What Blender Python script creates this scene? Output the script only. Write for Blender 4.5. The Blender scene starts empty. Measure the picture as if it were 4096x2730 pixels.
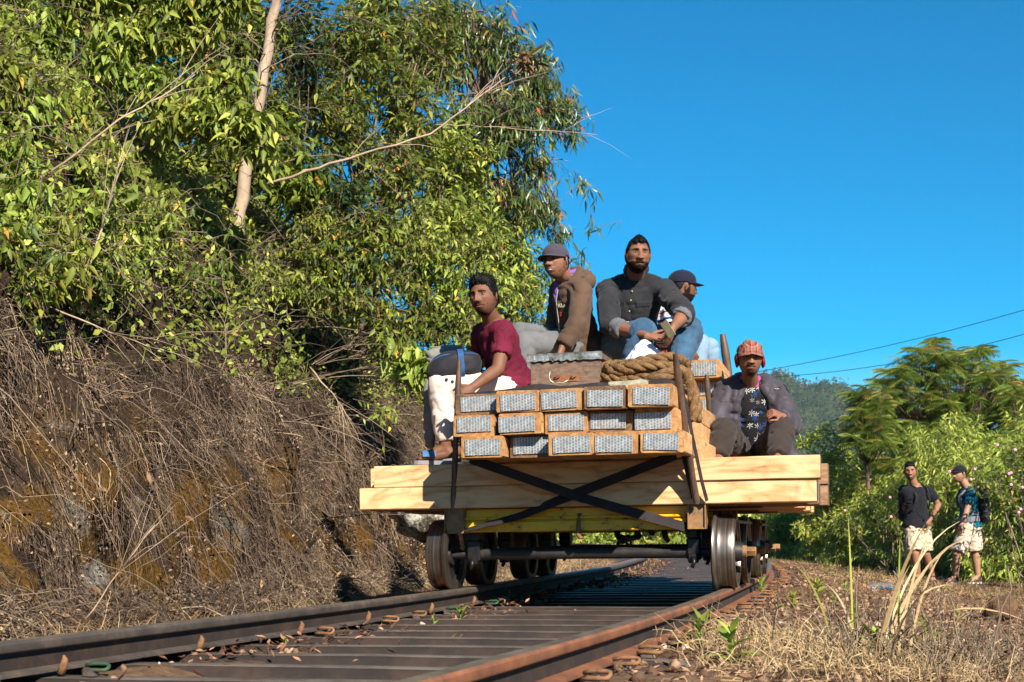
import bpy, bmesh, math, random
import numpy as np
from mathutils import Vector, Matrix, noise as mnoise

random.seed(7)
rng = np.random.default_rng(11)
R = math.radians
scene = bpy.context.scene
COL = scene.collection

# ------------------------------------------------------------------ camera, sky, sun, exposure
F = 5700.0            # focal length in photograph pixels (4096 wide)
HZ = 2140.0           # photograph row of the horizon
CAMZ = 0.48
cam_d = bpy.data.cameras.new('camera')
cam = bpy.data.objects.new('camera', cam_d)
COL.objects.link(cam)
cam.location = (0, 0, CAMZ)
cam.rotation_euler = (R(90), 0, 0)
cam_d.sensor_width = 36.0
cam_d.lens = 36.0 * F / 4096.0
cam_d.shift_y = (HZ - 1365.0) / 4096.0
cam_d.clip_start = 0.05
cam_d.clip_end = 6000
cam_d.dof.use_dof = True
cam_d.dof.focus_distance = 8.6
cam_d.dof.aperture_fstop = 8.0
scene.camera = cam

SUN = Vector((-0.60, 1.50, -1.02)).normalized()        # direction the light travels
sun_el = math.asin(-SUN.z)
sun_az = math.atan2(-SUN.x, -SUN.y)                   # azimuth of the sun seen from the ground, clockwise from +Y
world = bpy.data.worlds.new('World')
scene.world = world
world.use_nodes = True
wn = world.node_tree
for n in list(wn.nodes):
    wn.nodes.remove(n)
wo = wn.nodes.new('ShaderNodeOutputWorld')
wb = wn.nodes.new('ShaderNodeBackground')
ws = wn.nodes.new('ShaderNodeTexSky')
ws.sky_type = 'NISHITA'
ws.sun_disc = False
ws.sun_elevation = sun_el
ws.sun_rotation = sun_az
ws.altitude = 1800
ws.air_density = 1.0
ws.dust_density = 0.15
ws.ozone_density = 2.6
wh = wn.nodes.new('ShaderNodeHueSaturation')
wh.inputs['Hue'].default_value = 0.490
wh.inputs['Saturation'].default_value = 1.75
wb.inputs['Strength'].default_value = 0.068
wn.links.new(ws.outputs[0], wh.inputs['Color'])
wn.links.new(wh.outputs[0], wb.inputs['Color'])
wn.links.new(wb.outputs[0], wo.inputs['Surface'])

sl = bpy.data.lights.new('sun', 'SUN')
sl.energy = 5.0
sl.angle = R(0.53)
sl.color = (1.0, 0.915, 0.80)
so = bpy.data.objects.new('sun', sl)
COL.objects.link(so)
so.rotation_euler = SUN.to_track_quat('-Z', 'Y').to_euler()
so.location = (6, -6, 14)

scene.view_settings.view_transform = 'Standard'
scene.view_settings.look = 'None'
scene.view_settings.exposure = 1.12
scene.view_settings.gamma = 1.0
scene.view_settings.use_curve_mapping = False
scene.render.engine = 'CYCLES'
scene.cycles.use_denoising = True
scene.cycles.use_adaptive_sampling = True
scene.cycles.adaptive_threshold = 0.02
scene.cycles.max_bounces = 5
scene.cycles.diffuse_bounces = 2
scene.cycles.glossy_bounces = 2
scene.cycles.transmission_bounces = 4
scene.cycles.transparent_max_bounces = 6
scene.cycles.volume_bounces = 0
scene.cycles.caustics_reflective = False
scene.cycles.caustics_refractive = False

# ------------------------------------------------------------------ coordinates
def at(px, py, y):
    """world point seen at photograph pixel (px,py) at depth y"""
    return Vector(((px - 2048.0) / F * y, y, CAMZ - (py - HZ) / F * y))

RAD = 99.0
PHI0 = R(14.1)
C0 = np.array([0.43, 8.615])
O0 = C0 + RAD * np.array([-math.cos(PHI0), math.sin(PHI0)])
CANT = 0.0134
RTOP = 0.1515                                          # rail top at the centre line; sleeper tops are 0.14 lower

def track(s, u, dz=0.0):
    """s metres along the track past the front axle, u metres to the right; dz above the rail-top plane"""
    ph = PHI0 - s / RAD
    return Vector((O0[0] + (RAD + u) * math.cos(ph), O0[1] - (RAD + u) * math.sin(ph), RTOP + CANT * u + dz))

def track_np(s, u):
    ph = PHI0 - s / RAD
    return O0[0] + (RAD + u) * np.cos(ph), O0[1] - (RAD + u) * np.sin(ph)

def to_track(x, y):
    dx, dy = x - O0[0], y - O0[1]
    r = np.sqrt(dx * dx + dy * dy)
    ph = np.arctan2(-dy, dx)
    return (PHI0 - ph) * RAD, r - RAD

def track_matrix(s):
    ph = PHI0 - s / RAD
    rt = Vector((math.cos(ph), -math.sin(ph), CANT)).normalized()
    bk = Vector((math.sin(ph), math.cos(ph), 0))
    up = rt.cross(bk).normalized()
    o = track(s, 0)
    return Matrix(((rt.x, bk.x, up.x, o.x), (rt.y, bk.y, up.y, o.y), (rt.z, bk.z, up.z, o.z), (0, 0, 0, 1)))

MT = track_matrix(0.0)
MTI = MT.inverted()

def tl(px, py, yl):
    """trolley-local point on the plane y = yl that is seen at (px,py)"""
    o = MTI @ Vector((0, 0, CAMZ))
    d = (MTI @ at(px, py, 1.0)) - o
    t = (yl - o.y) / d.y
    return o + d * t

# ------------------------------------------------------------------ object helpers
def link(o, parent=None):
    COL.objects.link(o)
    if parent is not None:
        o.parent = parent
    return o

def tag(o, label=None, cat=None, group=None, kind=None):
    if label: o['label'] = label
    if cat: o['category'] = cat
    if group: o['group'] = group
    if kind: o['kind'] = kind
    return o

def empty(name, M=None, parent=None):
    o = bpy.data.objects.new(name, None)
    o.empty_display_size = 0.1
    link(o, parent)
    if M is not None:
        o.matrix_world = M if isinstance(M, Matrix) else Matrix.Translation(Vector(M))
    return o

def copy_tree(o, parent=None):
    c = o.copy()
    COL.objects.link(c)
    c.parent = parent
    if parent is not None:
        c.matrix_parent_inverse = o.matrix_parent_inverse.copy()
    for ch in o.children:
        copy_tree(ch, c)
    return c

class MB:
    """collects verts and faces for one mesh object"""
    def __init__(self):
        self.v, self.f, self.m = [], [], []
    def add(self, verts, faces, mi=0, M=None):
        b = len(self.v)
        if M is not None:
            verts = [M @ Vector(p) for p in verts]
        self.v.extend([tuple(p) for p in verts])
        self.f.extend([tuple(i + b for i in f) for f in faces])
        self.m.extend([mi] * len(faces))
        return self
    def box(self, c, s, M=None, mi=0, ch=0.0):
        cx, cy, cz = c
        hx, hy, hz = s[0] / 2, s[1] / 2, s[2] / 2
        if ch <= 0:
            vs = [(cx + sx * hx, cy + sy * hy, cz + sz * hz) for sx in (-1, 1) for sy in (-1, 1) for sz in (-1, 1)]
            fs = [(0, 1, 3, 2), (4, 6, 7, 5), (0, 4, 5, 1), (2, 3, 7, 6), (0, 2, 6, 4), (1, 5, 7, 3)]
            return self.add(vs, fs, mi, M)
        vs, idx = [], {}
        for sx in (-1, 1):
            for sy in (-1, 1):
                for sz in (-1, 1):
                    for ax in range(3):
                        d = [hx - ch, hy - ch, hz - ch]
                        d[ax] += ch
                        idx[(sx, sy, sz, ax)] = len(vs)
                        vs.append((cx + sx * d[0], cy + sy * d[1], cz + sz * d[2]))
        fs = []
        S = (-1, 1)
        for sx in S:
            q = [idx[(sx, a, b, 0)] for a, b in ((-1, -1), (1, -1), (1, 1), (-1, 1))]
            fs.append(q if sx > 0 else q[::-1])
        for sy in S:
            q = [idx[(a, sy, b, 1)] for a, b in ((-1, -1), (-1, 1), (1, 1), (1, -1))]
            fs.append(q if sy > 0 else q[::-1])
        for sz in S:
            q = [idx[(a, b, sz, 2)] for a, b in ((-1, -1), (1, -1), (1, 1), (-1, 1))]
            fs.append(q if sz > 0 else q[::-1])
        for sy in S:
            for sz in S:
                q = [idx[(-1, sy, sz, 1)], idx[(1, sy, sz, 1)], idx[(1, sy, sz, 2)], idx[(-1, sy, sz, 2)]]
                fs.append(q if sy * sz > 0 else q[::-1])
        for sx in S:
            for sz in S:
                q = [idx[(sx, -1, sz, 0)], idx[(sx, 1, sz, 0)], idx[(sx, 1, sz, 2)], idx[(sx, -1, sz, 2)]]
                fs.append(q if sx * sz < 0 else q[::-1])
                q = None
        for sx in S:
            for sy in S:
                q = [idx[(sx, sy, -1, 0)], idx[(sx, sy, 1, 0)], idx[(sx, sy, 1, 1)], idx[(sx, sy, -1, 1)]]
                fs.append(q if sx * sy > 0 else q[::-1])
                for sz in S:
                    t = [idx[(sx, sy, sz, 0)], idx[(sx, sy, sz, 1)], idx[(sx, sy, sz, 2)]]
                    fs.append(t if sx * sy * sz > 0 else t[::-1])
        return self.add(vs, fs, mi, M)
    def tube(self, pts, rad, n=8, mi=0, caps=True, M=None, flat=1.0):
        pts = [Vector(p) for p in pts]
        k = len(pts)
        if not hasattr(rad, '__len__'):
            rad = [rad] * k
        vs, fs = [], []
        t0 = (pts[1] - pts[0]).normalized()
        a = Vector((0, 0, 1)) if abs(t0.z) < 0.9 else Vector((1, 0, 0))
        nx = t0.cross(a).normalized()
        for i in range(k):
            t = (pts[min(i + 1, k - 1)] - pts[max(i - 1, 0)])
            t = t.normalized() if t.length > 1e-9 else t0
            nx = (nx - t * nx.dot(t))
            nx = nx.normalized() if nx.length > 1e-9 else t.orthogonal().normalized()
            ny = t.cross(nx)
            for j in range(n):
                an = 2 * math.pi * j / n
                vs.append(pts[i] + (nx * math.cos(an) + ny * math.sin(an) * flat) * rad[i])
        for i in range(k - 1):
            for j in range(n):
                j2 = (j + 1) % n
                fs.append((i * n + j, i * n + j2, (i + 1) * n + j2, (i + 1) * n + j))
        if caps:
            fs.append(tuple(range(n - 1, -1, -1)))
            fs.append(tuple((k - 1) * n + j for j in range(n)))
        return self.add(vs, fs, mi, M)
    def lathe(self, prof, n=24, M=None, mi=0, a0=0.0):
        """profile [(r,z)] turned round z; r==0 closes"""
        vs, fs = [], []
        k = len(prof)
        for r_, z_ in prof:
            for j in range(n):
                an = a0 + 2 * math.pi * j / n
                vs.append((r_ * math.cos(an), r_ * math.sin(an), z_))
        for i in range(k - 1):
            for j in range(n):
                j2 = (j + 1) % n
                fs.append((i * n + j, i * n + j2, (i + 1) * n + j2, (i + 1) * n + j))
        return self.add(vs, fs, mi, M)
    def sweep(self, prof, frames, mi=0, closed=True, caps=True):
        """profile [(a,b)] swept along frames [(origin, ea, eb)]"""
        vs, fs = [], []
        n = len(prof)
        for o, ea, eb in frames:
            for a, b in prof:
                vs.append(o + ea * a + eb * b)
        m = n if closed else n - 1
        for i in range(len(frames) - 1):
            for j in range(m):
                j2 = (j + 1) % n
                fs.append((i * n + j, i * n + j2, (i + 1) * n + j2, (i + 1) * n + j))
        if caps and closed:
            fs.append(tuple(range(n - 1, -1, -1)))
            fs.append(tuple((len(frames) - 1) * n + j for j in range(n)))
        return self.add(vs, fs, mi)
    def ellipsoid(self, c, r, n=12, M=None, mi=0):
        vs, fs = [], []
        k = max(6, n // 2 + 1)
        for i in range(k + 1):
            th = math.pi * i / k
            for j in range(n):
                an = 2 * math.pi * j / n
                vs.append((c[0] + r[0] * math.sin(th) * math.cos(an), c[1] + r[1] * math.sin(th) * math.sin(an), c[2] + r[2] * math.cos(th)))
        for i in range(k):
            for j in range(n):
                j2 = (j + 1) % n
                fs.append((i * n + j, (i + 1) * n + j, (i + 1) * n + j2, i * n + j2))
        return self.add(vs, fs, mi, M)
    def mesh(self, name, mats, smooth=False):
        me = bpy.data.meshes.new(name)
        me.from_pydata([tuple(p) for p in self.v], [], self.f)
        for m in (mats if isinstance(mats, (list, tuple)) else [mats]):
            me.materials.append(m)
        if max(self.m, default=0) > 0:
            me.polygons.foreach_set('material_index', self.m)
        if smooth:
            me.polygons.foreach_set('use_smooth', [True] * len(me.polygons))
        me.validate()
        return me
    def build(self, name, mats, parent=None, smooth=False, M=None, auto=None):
        me = self.mesh(name, mats, smooth or auto is not None)
        if auto is not None:
            me.set_sharp_from_angle(angle=R(auto))
        o = bpy.data.objects.new(name, me)
        link(o, parent)
        if M is not None:
            o.matrix_local = M
        return o

def np_mesh(name, verts, faces, mats, tint=None, smooth=False, midx=None):
    """verts (n,3), faces (m,k) all of one size; tint: float per vertex"""
    verts = np.ascontiguousarray(verts, dtype=np.float32)
    faces = np.ascontiguousarray(faces, dtype=np.int32)
    me = bpy.data.meshes.new(name)
    m, k = faces.shape
    me.vertices.add(len(verts)); me.vertices.foreach_set('co', verts.ravel())
    me.loops.add(m * k); me.loops.foreach_set('vertex_index', faces.ravel())
    me.polygons.add(m)
    me.polygons.foreach_set('loop_start', np.arange(0, m * k, k, dtype=np.int32))
    me.polygons.foreach_set('loop_total', np.full(m, k, dtype=np.int32))
    if smooth:
        me.polygons.foreach_set('use_smooth', np.ones(m, dtype=bool))
    for mt in (mats if isinstance(mats, (list, tuple)) else [mats]):
        me.materials.append(mt)
    if midx is not None:
        me.polygons.foreach_set('material_index', np.ascontiguousarray(midx, dtype=np.int32))
    if tint is not None:
        at_ = me.attributes.new('tint', 'FLOAT', 'POINT')
        at_.data.foreach_set('value', np.ascontiguousarray(tint, dtype=np.float32))
    me.update(calc_edges=True)
    return me

def np_obj(name, me, parent=None):
    o = bpy.data.objects.new(name, me)
    return link(o, parent)

# ------------------------------------------------------------------ materials
def srgb(r, g, b):
    def c(x):
        x /= 255.0
        return x / 12.92 if x <= 0.04045 else ((x + 0.055) / 1.055) ** 2.4
    return (c(r), c(g), c(b), 1.0)

class NT:
    def __init__(self, name):
        self.mat = bpy.data.materials.new(name)
        self.mat.use_nodes = True
        self.t = self.mat.node_tree
        for n in list(self.t.nodes):
            self.t.nodes.remove(n)
        self.out = self.n('ShaderNodeOutputMaterial')
    def n(self, ty, inp=None, **pr):
        nd = self.t.nodes.new(ty)
        for k, v in pr.items():
            setattr(nd, k, v)
        for k, v in (inp or {}).items():
            self.set(nd.inputs[k], v)
        return nd
    def set(self, sock, v):
        if isinstance(v, bpy.types.NodeSocket):
            self.t.links.new(v, sock)
        elif isinstance(v, bpy.types.Node):
            self.t.links.new(v.outputs[0], sock)
        else:
            sock.default_value = v
    def coord(self, kind='Object', scale=(1, 1, 1), rot=(0, 0, 0)):
        tc = self.n('ShaderNodeTexCoord')
        mp = self.n('ShaderNodeMapping', {'Vector': tc.outputs[kind], 'Scale': scale, 'Rotation': rot})
        return mp.outputs[0]
    def world(self, scale=(1, 1, 1)):
        g = self.n('ShaderNodeNewGeometry')
        mp = self.n('ShaderNodeMapping', {'Vector': g.outputs['Position'], 'Scale': scale})
        return mp.outputs[0]
    def noise(self, vec, scale, detail=4.0, rough=0.55, dist=0.0):
        return self.n('ShaderNodeTexNoise', {'Vector': vec, 'Scale': scale, 'Detail': detail, 'Roughness': rough, 'Distortion': dist}).outputs[0]
    def ramp(self, fac, stops, interp='LINEAR'):
        nd = self.n('ShaderNodeValToRGB', {'Fac': fac})
        cr = nd.color_ramp
        cr.interpolation = interp
        while len(cr.elements) < len(stops):
            cr.elements.new(0.5)
        for e, (p, c) in zip(cr.elements, stops):
            e.position = p
            e.color = c if len(c) == 4 else (*c, 1)
        return nd.outputs[0]
    def mix(self, fac, a, b, mode='MIX'):
        nd = self.n('ShaderNodeMix', data_type='RGBA', blend_type=mode)
        self.set(nd.inputs[0], fac); self.set(nd.inputs[6], a); self.set(nd.inputs[7], b)
        return nd.outputs[2]
    def math(self, op, a, b=0.0):
        nd = self.n('ShaderNodeMath', operation=op)
        self.set(nd.inputs[0], a); self.set(nd.inputs[1], b)
        return nd.outputs[0]
    def attr(self, name):
        return self.n('ShaderNodeAttribute', attribute_name=name)
    def rand(self):
        return self.n('ShaderNodeObjectInfo').outputs['Random']
    def hsv(self, col, h=0.5, s=1.0, v=1.0):
        return self.n('ShaderNodeHueSaturation', {'Color': col, 'Hue': h, 'Saturation': s, 'Value': v}).outputs[0]
    def bsdf(self, col, rough=0.7, metal=0.0, bump=None, bstr=0.3, bdist=0.01, spec=0.5, trans=0.0, tcol=None, **kw):
        p = self.n('ShaderNodeBsdfPrincipled')
        self.set(p.inputs['Base Color'], col)
        self.set(p.inputs['Roughness'], rough)
        self.set(p.inputs['Metallic'], metal)
        self.set(p.inputs['Specular IOR Level'], spec)
        for k, v in kw.items():
            self.set(p.inputs[k.replace('_', ' ')], v)
        if bump is not None:
            b = self.n('ShaderNodeBump', {'Height': bump, 'Strength': bstr, 'Distance': bdist})
            self.set(p.inputs['Normal'], b)
        if trans > 0:
            tr = self.n('ShaderNodeBsdfTranslucent')
            self.set(tr.inputs['Color'], tcol if tcol is not None else col)
            mx = self.n('ShaderNodeMixShader', {'Fac': trans})
            self.t.links.new(p.outputs[0], mx.inputs[1]); self.t.links.new(tr.outputs[0], mx.inputs[2])
            self.t.links.new(mx.outputs[0], self.out.inputs['Surface'])
        else:
            self.t.links.new(p.outputs[0], self.out.inputs['Surface'])
        return self.mat

def noisy(name, stops, scale=6.0, rough=0.75, bump=0.3, bdist=0.005, metal=0.0, stretch=(1, 1, 1), coord='Object', detail=6.0, spec=0.4, fine=None, jit=0.0):
    t = NT(name)
    v = t.coord(coord, stretch) if coord != 'World' else t.world(stretch)
    nz = t.noise(v, scale, detail, 0.6)
    n2 = t.noise(v, scale * (fine or 7.0), 3.0, 0.6)
    f = t.math('ADD', t.math('MULTIPLY', nz, 0.7), t.math('MULTIPLY', n2, 0.3))
    col = t.ramp(f, stops)
    if jit:
        r_ = t.rand()
        col = t.hsv(col, 0.5, 1.0, t.math('ADD', t.math('MULTIPLY', r_, jit * 2), 1.0 - jit))
    return t.bsdf(col, rough, metal, bump=f, bstr=bump, bdist=bdist, spec=spec)

def S3(c, lo=0.7, hi=1.25, a=0.3, b=0.5, d=0.7):
    return [(a, (c[0] * lo, c[1] * lo, c[2] * lo)), (b, (c[0], c[1], c[2])), (d, (min(1, c[0] * hi), min(1, c[1] * hi), min(1, c[2] * hi)))]

M = {}
M['rust'] = noisy('rust_rail', [(0.25, srgb(70, 46, 34)), (0.5, srgb(118, 74, 48)), (0.72, srgb(150, 96, 60))], 5, 0.8, 0.35, 0.003)
M['rail_dark'] = noisy('rail_dark', [(0.25, srgb(42, 38, 36)), (0.5, srgb(72, 64, 58)), (0.75, srgb(108, 92, 80))], 6, 0.6, 0.3, 0.003)
M['railtop'] = noisy('rail_polished', [(0.3, srgb(88, 76, 68)), (0.5, srgb(128, 112, 100)), (0.75, srgb(165, 145, 125))], 3, 0.35, 0.1, 0.002, metal=0.6, stretch=(1, 1, 1))
M['steel_sleeper'] = noisy('steel_sleeper', [(0.25, srgb(48, 38, 32)), (0.48, srgb(84, 66, 54)), (0.6, srgb(104, 92, 82)), (0.78, srgb(112, 78, 56))], 4, 0.5, 0.3, 0.004, coord='World', metal=0.25, spec=0.5)
M['clip'] = noisy('rusty_clip', [(0.3, srgb(70, 50, 34)), (0.5, srgb(122, 86, 56)), (0.75, srgb(150, 104, 64))], 20, 0.8, 0.3, 0.002, coord='World')
M['clip_green'] = noisy('green_clip', [(0.35, srgb(70, 62, 44)), (0.52, srgb(48, 70, 48)), (0.75, srgb(46, 92, 60))], 9, 0.6, 0.3, 0.002, coord='World')
M['wheel_dark'] = noisy('wheel_dark', [(0.3, srgb(22, 21, 20)), (0.55, srgb(44, 40, 38)), (0.75, srgb(74, 66, 58))], 14, 0.55, 0.3, 0.003, metal=0.3)
t = NT('wheel_tread')
v = t.coord('Object', (1, 1, 1))
sx = t.n('ShaderNodeSeparateXYZ', {'Vector': v})
ring = t.n('ShaderNodeTexNoise', {'Vector': t.n('ShaderNodeCombineXYZ', {'X': sx.outputs[0]}).outputs[0], 'Scale': 70.0, 'Detail': 3.0}).outputs[0]
col = t.ramp(t.math('ADD', t.math('MULTIPLY', ring, 0.75), t.math('MULTIPLY', t.noise(v, 9, 4), 0.25)), [(0.3, srgb(56, 46, 40)), (0.5, srgb(112, 100, 90)), (0.7, srgb(160, 152, 144))])
M['tread'] = t.bsdf(col, 0.34, 0.85, bump=ring, bstr=0.2, bdist=0.002)
M['yellow'] = None
t = NT('yellow_paint')
v = t.coord('Object')
n1 = t.noise(v, 7, 7, 0.65)
n2 = t.noise(v, 26, 5, 0.7)
base = t.ramp(n1, [(0.3, srgb(196, 140, 10)), (0.6, srgb(228, 172, 16))])
msk = t.ramp(t.math('ADD', t.math('MULTIPLY', n1, 0.5), t.math('MULTIPLY', n2, 0.5)), [(0.40, (1, 1, 1)), (0.455, (0, 0, 0))])
col = t.mix(msk, base, srgb(66, 46, 28))
M['yellow'] = t.bsdf(col, 0.5, 0.0, bump=n2, bstr=0.25, bdist=0.002)
t = NT('worn_box_paint')
v = t.coord('Object')
n1 = t.noise(v, 12, 7, 0.7); n2 = t.noise(v, 40, 5, 0.7)
col = t.ramp(n1, [(0.3, srgb(70, 54, 40)), (0.48, srgb(128, 96, 62)), (0.58, srgb(150, 110, 60)), (0.68, srgb(196, 146, 26)), (0.8, srgb(120, 84, 62))])
M['worn'] = t.bsdf(col, 0.65, 0.1, bump=n2, bstr=0.3, bdist=0.002)
M['black_iron'] = noisy('oily_iron', [(0.3, srgb(14, 13, 13)), (0.55, srgb(30, 28, 27)), (0.78, srgb(56, 50, 46))], 18, 0.4, 0.5, 0.006, metal=0.2)
M['stake'] = noisy('stake_steel', [(0.3, srgb(58, 44, 36)), (0.5, srgb(96, 78, 66)), (0.75, srgb(128, 104, 88))], 12, 0.5, 0.3, 0.002, metal=0.4, stretch=(1, 1, .3))
M['galv'] = None

def wood(name, light, mid, dark, ring=5.0, wk=0.22):
    """sawn timber; mesh local X is the long axis"""
    t = NT(name)
    tc = t.n('ShaderNodeTexCoord')
    oi = t.n('ShaderNodeObjectInfo')
    off = t.n('ShaderNodeVectorMath', {0: tc.outputs['Object'], 1: t.n('ShaderNodeVectorMath', {0: oi.outputs['Random'], 1: (37.0, 11.0, 23.0)}, operation='MULTIPLY').outputs[0]}, operation='ADD').outputs[0]
    big = t.noise(t.n('ShaderNodeMapping', {'Vector': off, 'Scale': (0.9, 4.0, 4.0)}).outputs[0], 1.6, 3.0, 0.5, 0.6)
    w = t.n('ShaderNodeMath', {0: t.math('MULTIPLY', big, ring * 3.2)}, operation='FRACT').outputs[0]
    w = t.math('PINGPONG', t.math('MULTIPLY', big, ring * 3.2), 1.0)
    fine = t.noise(t.n('ShaderNodeMapping', {'Vector': off, 'Scale': (3.0, 60.0, 60.0)}).outputs[0], 2.0, 4.0, 0.6)
    blot = t.noise(off, 3.3, 5.0, 0.65)
    fac = t.math('ADD', t.math('MULTIPLY', w, wk), t.math('ADD', t.math('MULTIPLY', fine, 0.42), t.math('MULTIPLY', blot, 0.50)))
    col = t.ramp(fac, [(0.28, dark), (0.46, mid), (0.72, light), (0.9, tuple(min(1, c * 1.08) for c in light[:3]) + (1,))])
    stain = t.ramp(t.noise(off, 5.0, 6.0, 0.7), [(0.57, (0, 0, 0)), (0.70, (1, 1, 1))])
    col = t.mix(t.math('MULTIPLY', stain, 0.5), col, dark)
    crk = t.ramp(t.noise(t.n('ShaderNodeMapping', {'Vector': off, 'Scale': (0.7, 26.0, 26.0)}).outputs[0], 1.5, 3.0, 0.5, 0.3), [(0.66, (0, 0, 0)), (0.69, (1, 1, 1))])
    col = t.mix(t.math('MULTIPLY', crk, 0.65), col, tuple(c * 0.55 for c in dark[:3]) + (1,))
    knot = t.n('ShaderNodeTexVoronoi', {'Vector': t.n('ShaderNodeMapping', {'Vector': off, 'Scale': (1.0, 2.2, 2.2)}).outputs[0], 'Scale': 1.9}).outputs['Distance']
    col = t.mix(t.ramp(knot, [(0.05, (0.75, 0.75, 0.75)), (0.10, (0, 0, 0))]), col, tuple(c * 0.6 for c in dark[:3]) + (1,))
    col = t.hsv(col, 0.5, 1.0, t.math('ADD', t.math('MULTIPLY', oi.outputs['Random'], 0.22), 0.86))
    return t.bsdf(col, 0.72, 0.0, bump=t.math('ADD', t.math('MULTIPLY', fine, 0.7), t.math('MULTIPLY', blot, 0.5)), bstr=0.35, bdist=0.004, spec=0.3)

M['wood_light'] = wood('pale_timber', srgb(214, 172, 126), srgb(192, 144, 96), srgb(132, 90, 56), 3.4, wk=0.46)
M['wood_mid'] = wood('orange_timber', srgb(204, 160, 112), srgb(180, 132, 84), srgb(126, 84, 50), 5)
M['wood_end'] = wood('end_grain', srgb(178, 132, 82), srgb(142, 100, 58), srgb(72, 52, 34), 4)
M['wood_end_dark'] = wood('stained_end_grain', srgb(128, 96, 66), srgb(86, 64, 46), srgb(48, 37, 30), 4)
M['wood_old'] = wood('weathered_timber', srgb(150, 120, 92), srgb(116, 86, 62), srgb(62, 46, 34), 5)

t = NT('perforated_plate')
uv = t.n('ShaderNodeTexCoord').outputs['UV']
sx = t.n('ShaderNodeSeparateXYZ', {'Vector': uv})
cu = t.math('MULTIPLY', sx.outputs[0], 12.0)
colid = t.math('FLOOR', cu)
fu = t.math('ABSOLUTE', t.math('SUBTRACT', t.math('FRACT', cu), 0.5))
cv = t.math('ADD', t.math('MULTIPLY', sx.outputs[1], 11.0), t.math('MULTIPLY', t.math('MODULO', colid, 2.0), 0.5))
fv = t.math('ABSOLUTE', t.math('SUBTRACT', t.math('FRACT', cv), 0.5))
sl_ = t.math('MULTIPLY', t.math('LESS_THAN', fu, 0.34), t.math('LESS_THAN', fv, 0.24))
g = t.noise(t.coord('Object'), 30, 4)
base = t.ramp(g, [(0.35, srgb(136, 141, 144)), (0.7, srgb(186, 190, 190))])
rustm = t.ramp(t.noise(t.coord('Object', (1, 1, 1)), 14, 5, 0.7), [(0.56, (0, 0, 0)), (0.68, (1, 1, 1))])
base = t.mix(t.math('MULTIPLY', rustm, t.math('MULTIPLY', t.rand(), 0.9)), base, srgb(170, 128, 78))
col = t.mix(t.math('MULTIPLY', sl_, 0.95), base, srgb(44, 36, 28))
M['galv'] = t.bsdf(col, t.math('ADD', t.math('MULTIPLY', sl_, 0.5), 0.38), t.math('MULTIPLY', t.math('SUBTRACT', 1.0, sl_), 0.25), bump=t.math('SUBTRACT', g, t.math('MULTIPLY', sl_, 1.4)), bstr=0.5, bdist=0.004)

def webbing(name, c, scale=260):
    t = NT(name)
    uv = t.coord('Object', (1, 1, 1))
    w = t.n('ShaderNodeTexWave', {'Vector': uv, 'Scale': float(scale), 'Distortion': 1.0, 'Detail': 1.0}, bands_direction='DIAGONAL').outputs[1]
    nz = t.noise(uv, 12, 5)
    f = t.math('ADD', t.math('MULTIPLY', w, 0.35), t.math('MULTIPLY', nz, 0.65))
    return t.bsdf(t.ramp(f, S3(c, 0.55, 1.6)), 0.85, bump=w, bstr=0.3, bdist=0.002, spec=0.2)
M['strap'] = webbing('black_webbing', srgb(44, 40, 40))

# ------------------------------------------------------------------ noise helpers (vectorised value noise)
_perm = rng.random((64, 64, 64))
def vnoise(x, y, z=0.0):
    x, y, z = np.broadcast_arrays(np.asarray(x, float), np.asarray(y, float), np.asarray(z, float))
    xi, yi, zi = np.floor(x).astype(int), np.floor(y).astype(int), np.floor(z).astype(int)
    fx, fy, fz = x - xi, y - yi, z - zi
    fx, fy, fz = [f * f * (3 - 2 * f) for f in (fx, fy, fz)]
    def g(a, b, c):
        return _perm[a & 63, b & 63, c & 63]
    c00 = g(xi, yi, zi) * (1 - fx) + g(xi + 1, yi, zi) * fx
    c10 = g(xi, yi + 1, zi) * (1 - fx) + g(xi + 1, yi + 1, zi) * fx
    c01 = g(xi, yi, zi + 1) * (1 - fx) + g(xi + 1, yi, zi + 1) * fx
    c11 = g(xi, yi + 1, zi + 1) * (1 - fx) + g(xi + 1, yi + 1, zi + 1) * fx
    return (c00 * (1 - fy) + c10 * fy) * (1 - fz) + (c01 * (1 - fy) + c11 * fy) * fz

def fbm(x, y, z=0.0, o=4):
    a, s, t = 0.5, 0.0, 0.0
    x, y, z = np.asarray(x, float), np.asarray(y, float), np.asarray(z, float)
    for i in range(o):
        s = s + a * vnoise(x * 2 ** i + 7.3 * i, y * 2 ** i + 3.1 * i, z * 2 ** i + 1.7 * i)
        t += a
        a *= 0.5
    return s / t

def sstep(a, b, x):
    t_ = np.clip((np.asarray(x, float) - a) / (b - a), 0, 1)
    return t_ * t_ * (3 - 2 * t_)

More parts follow.
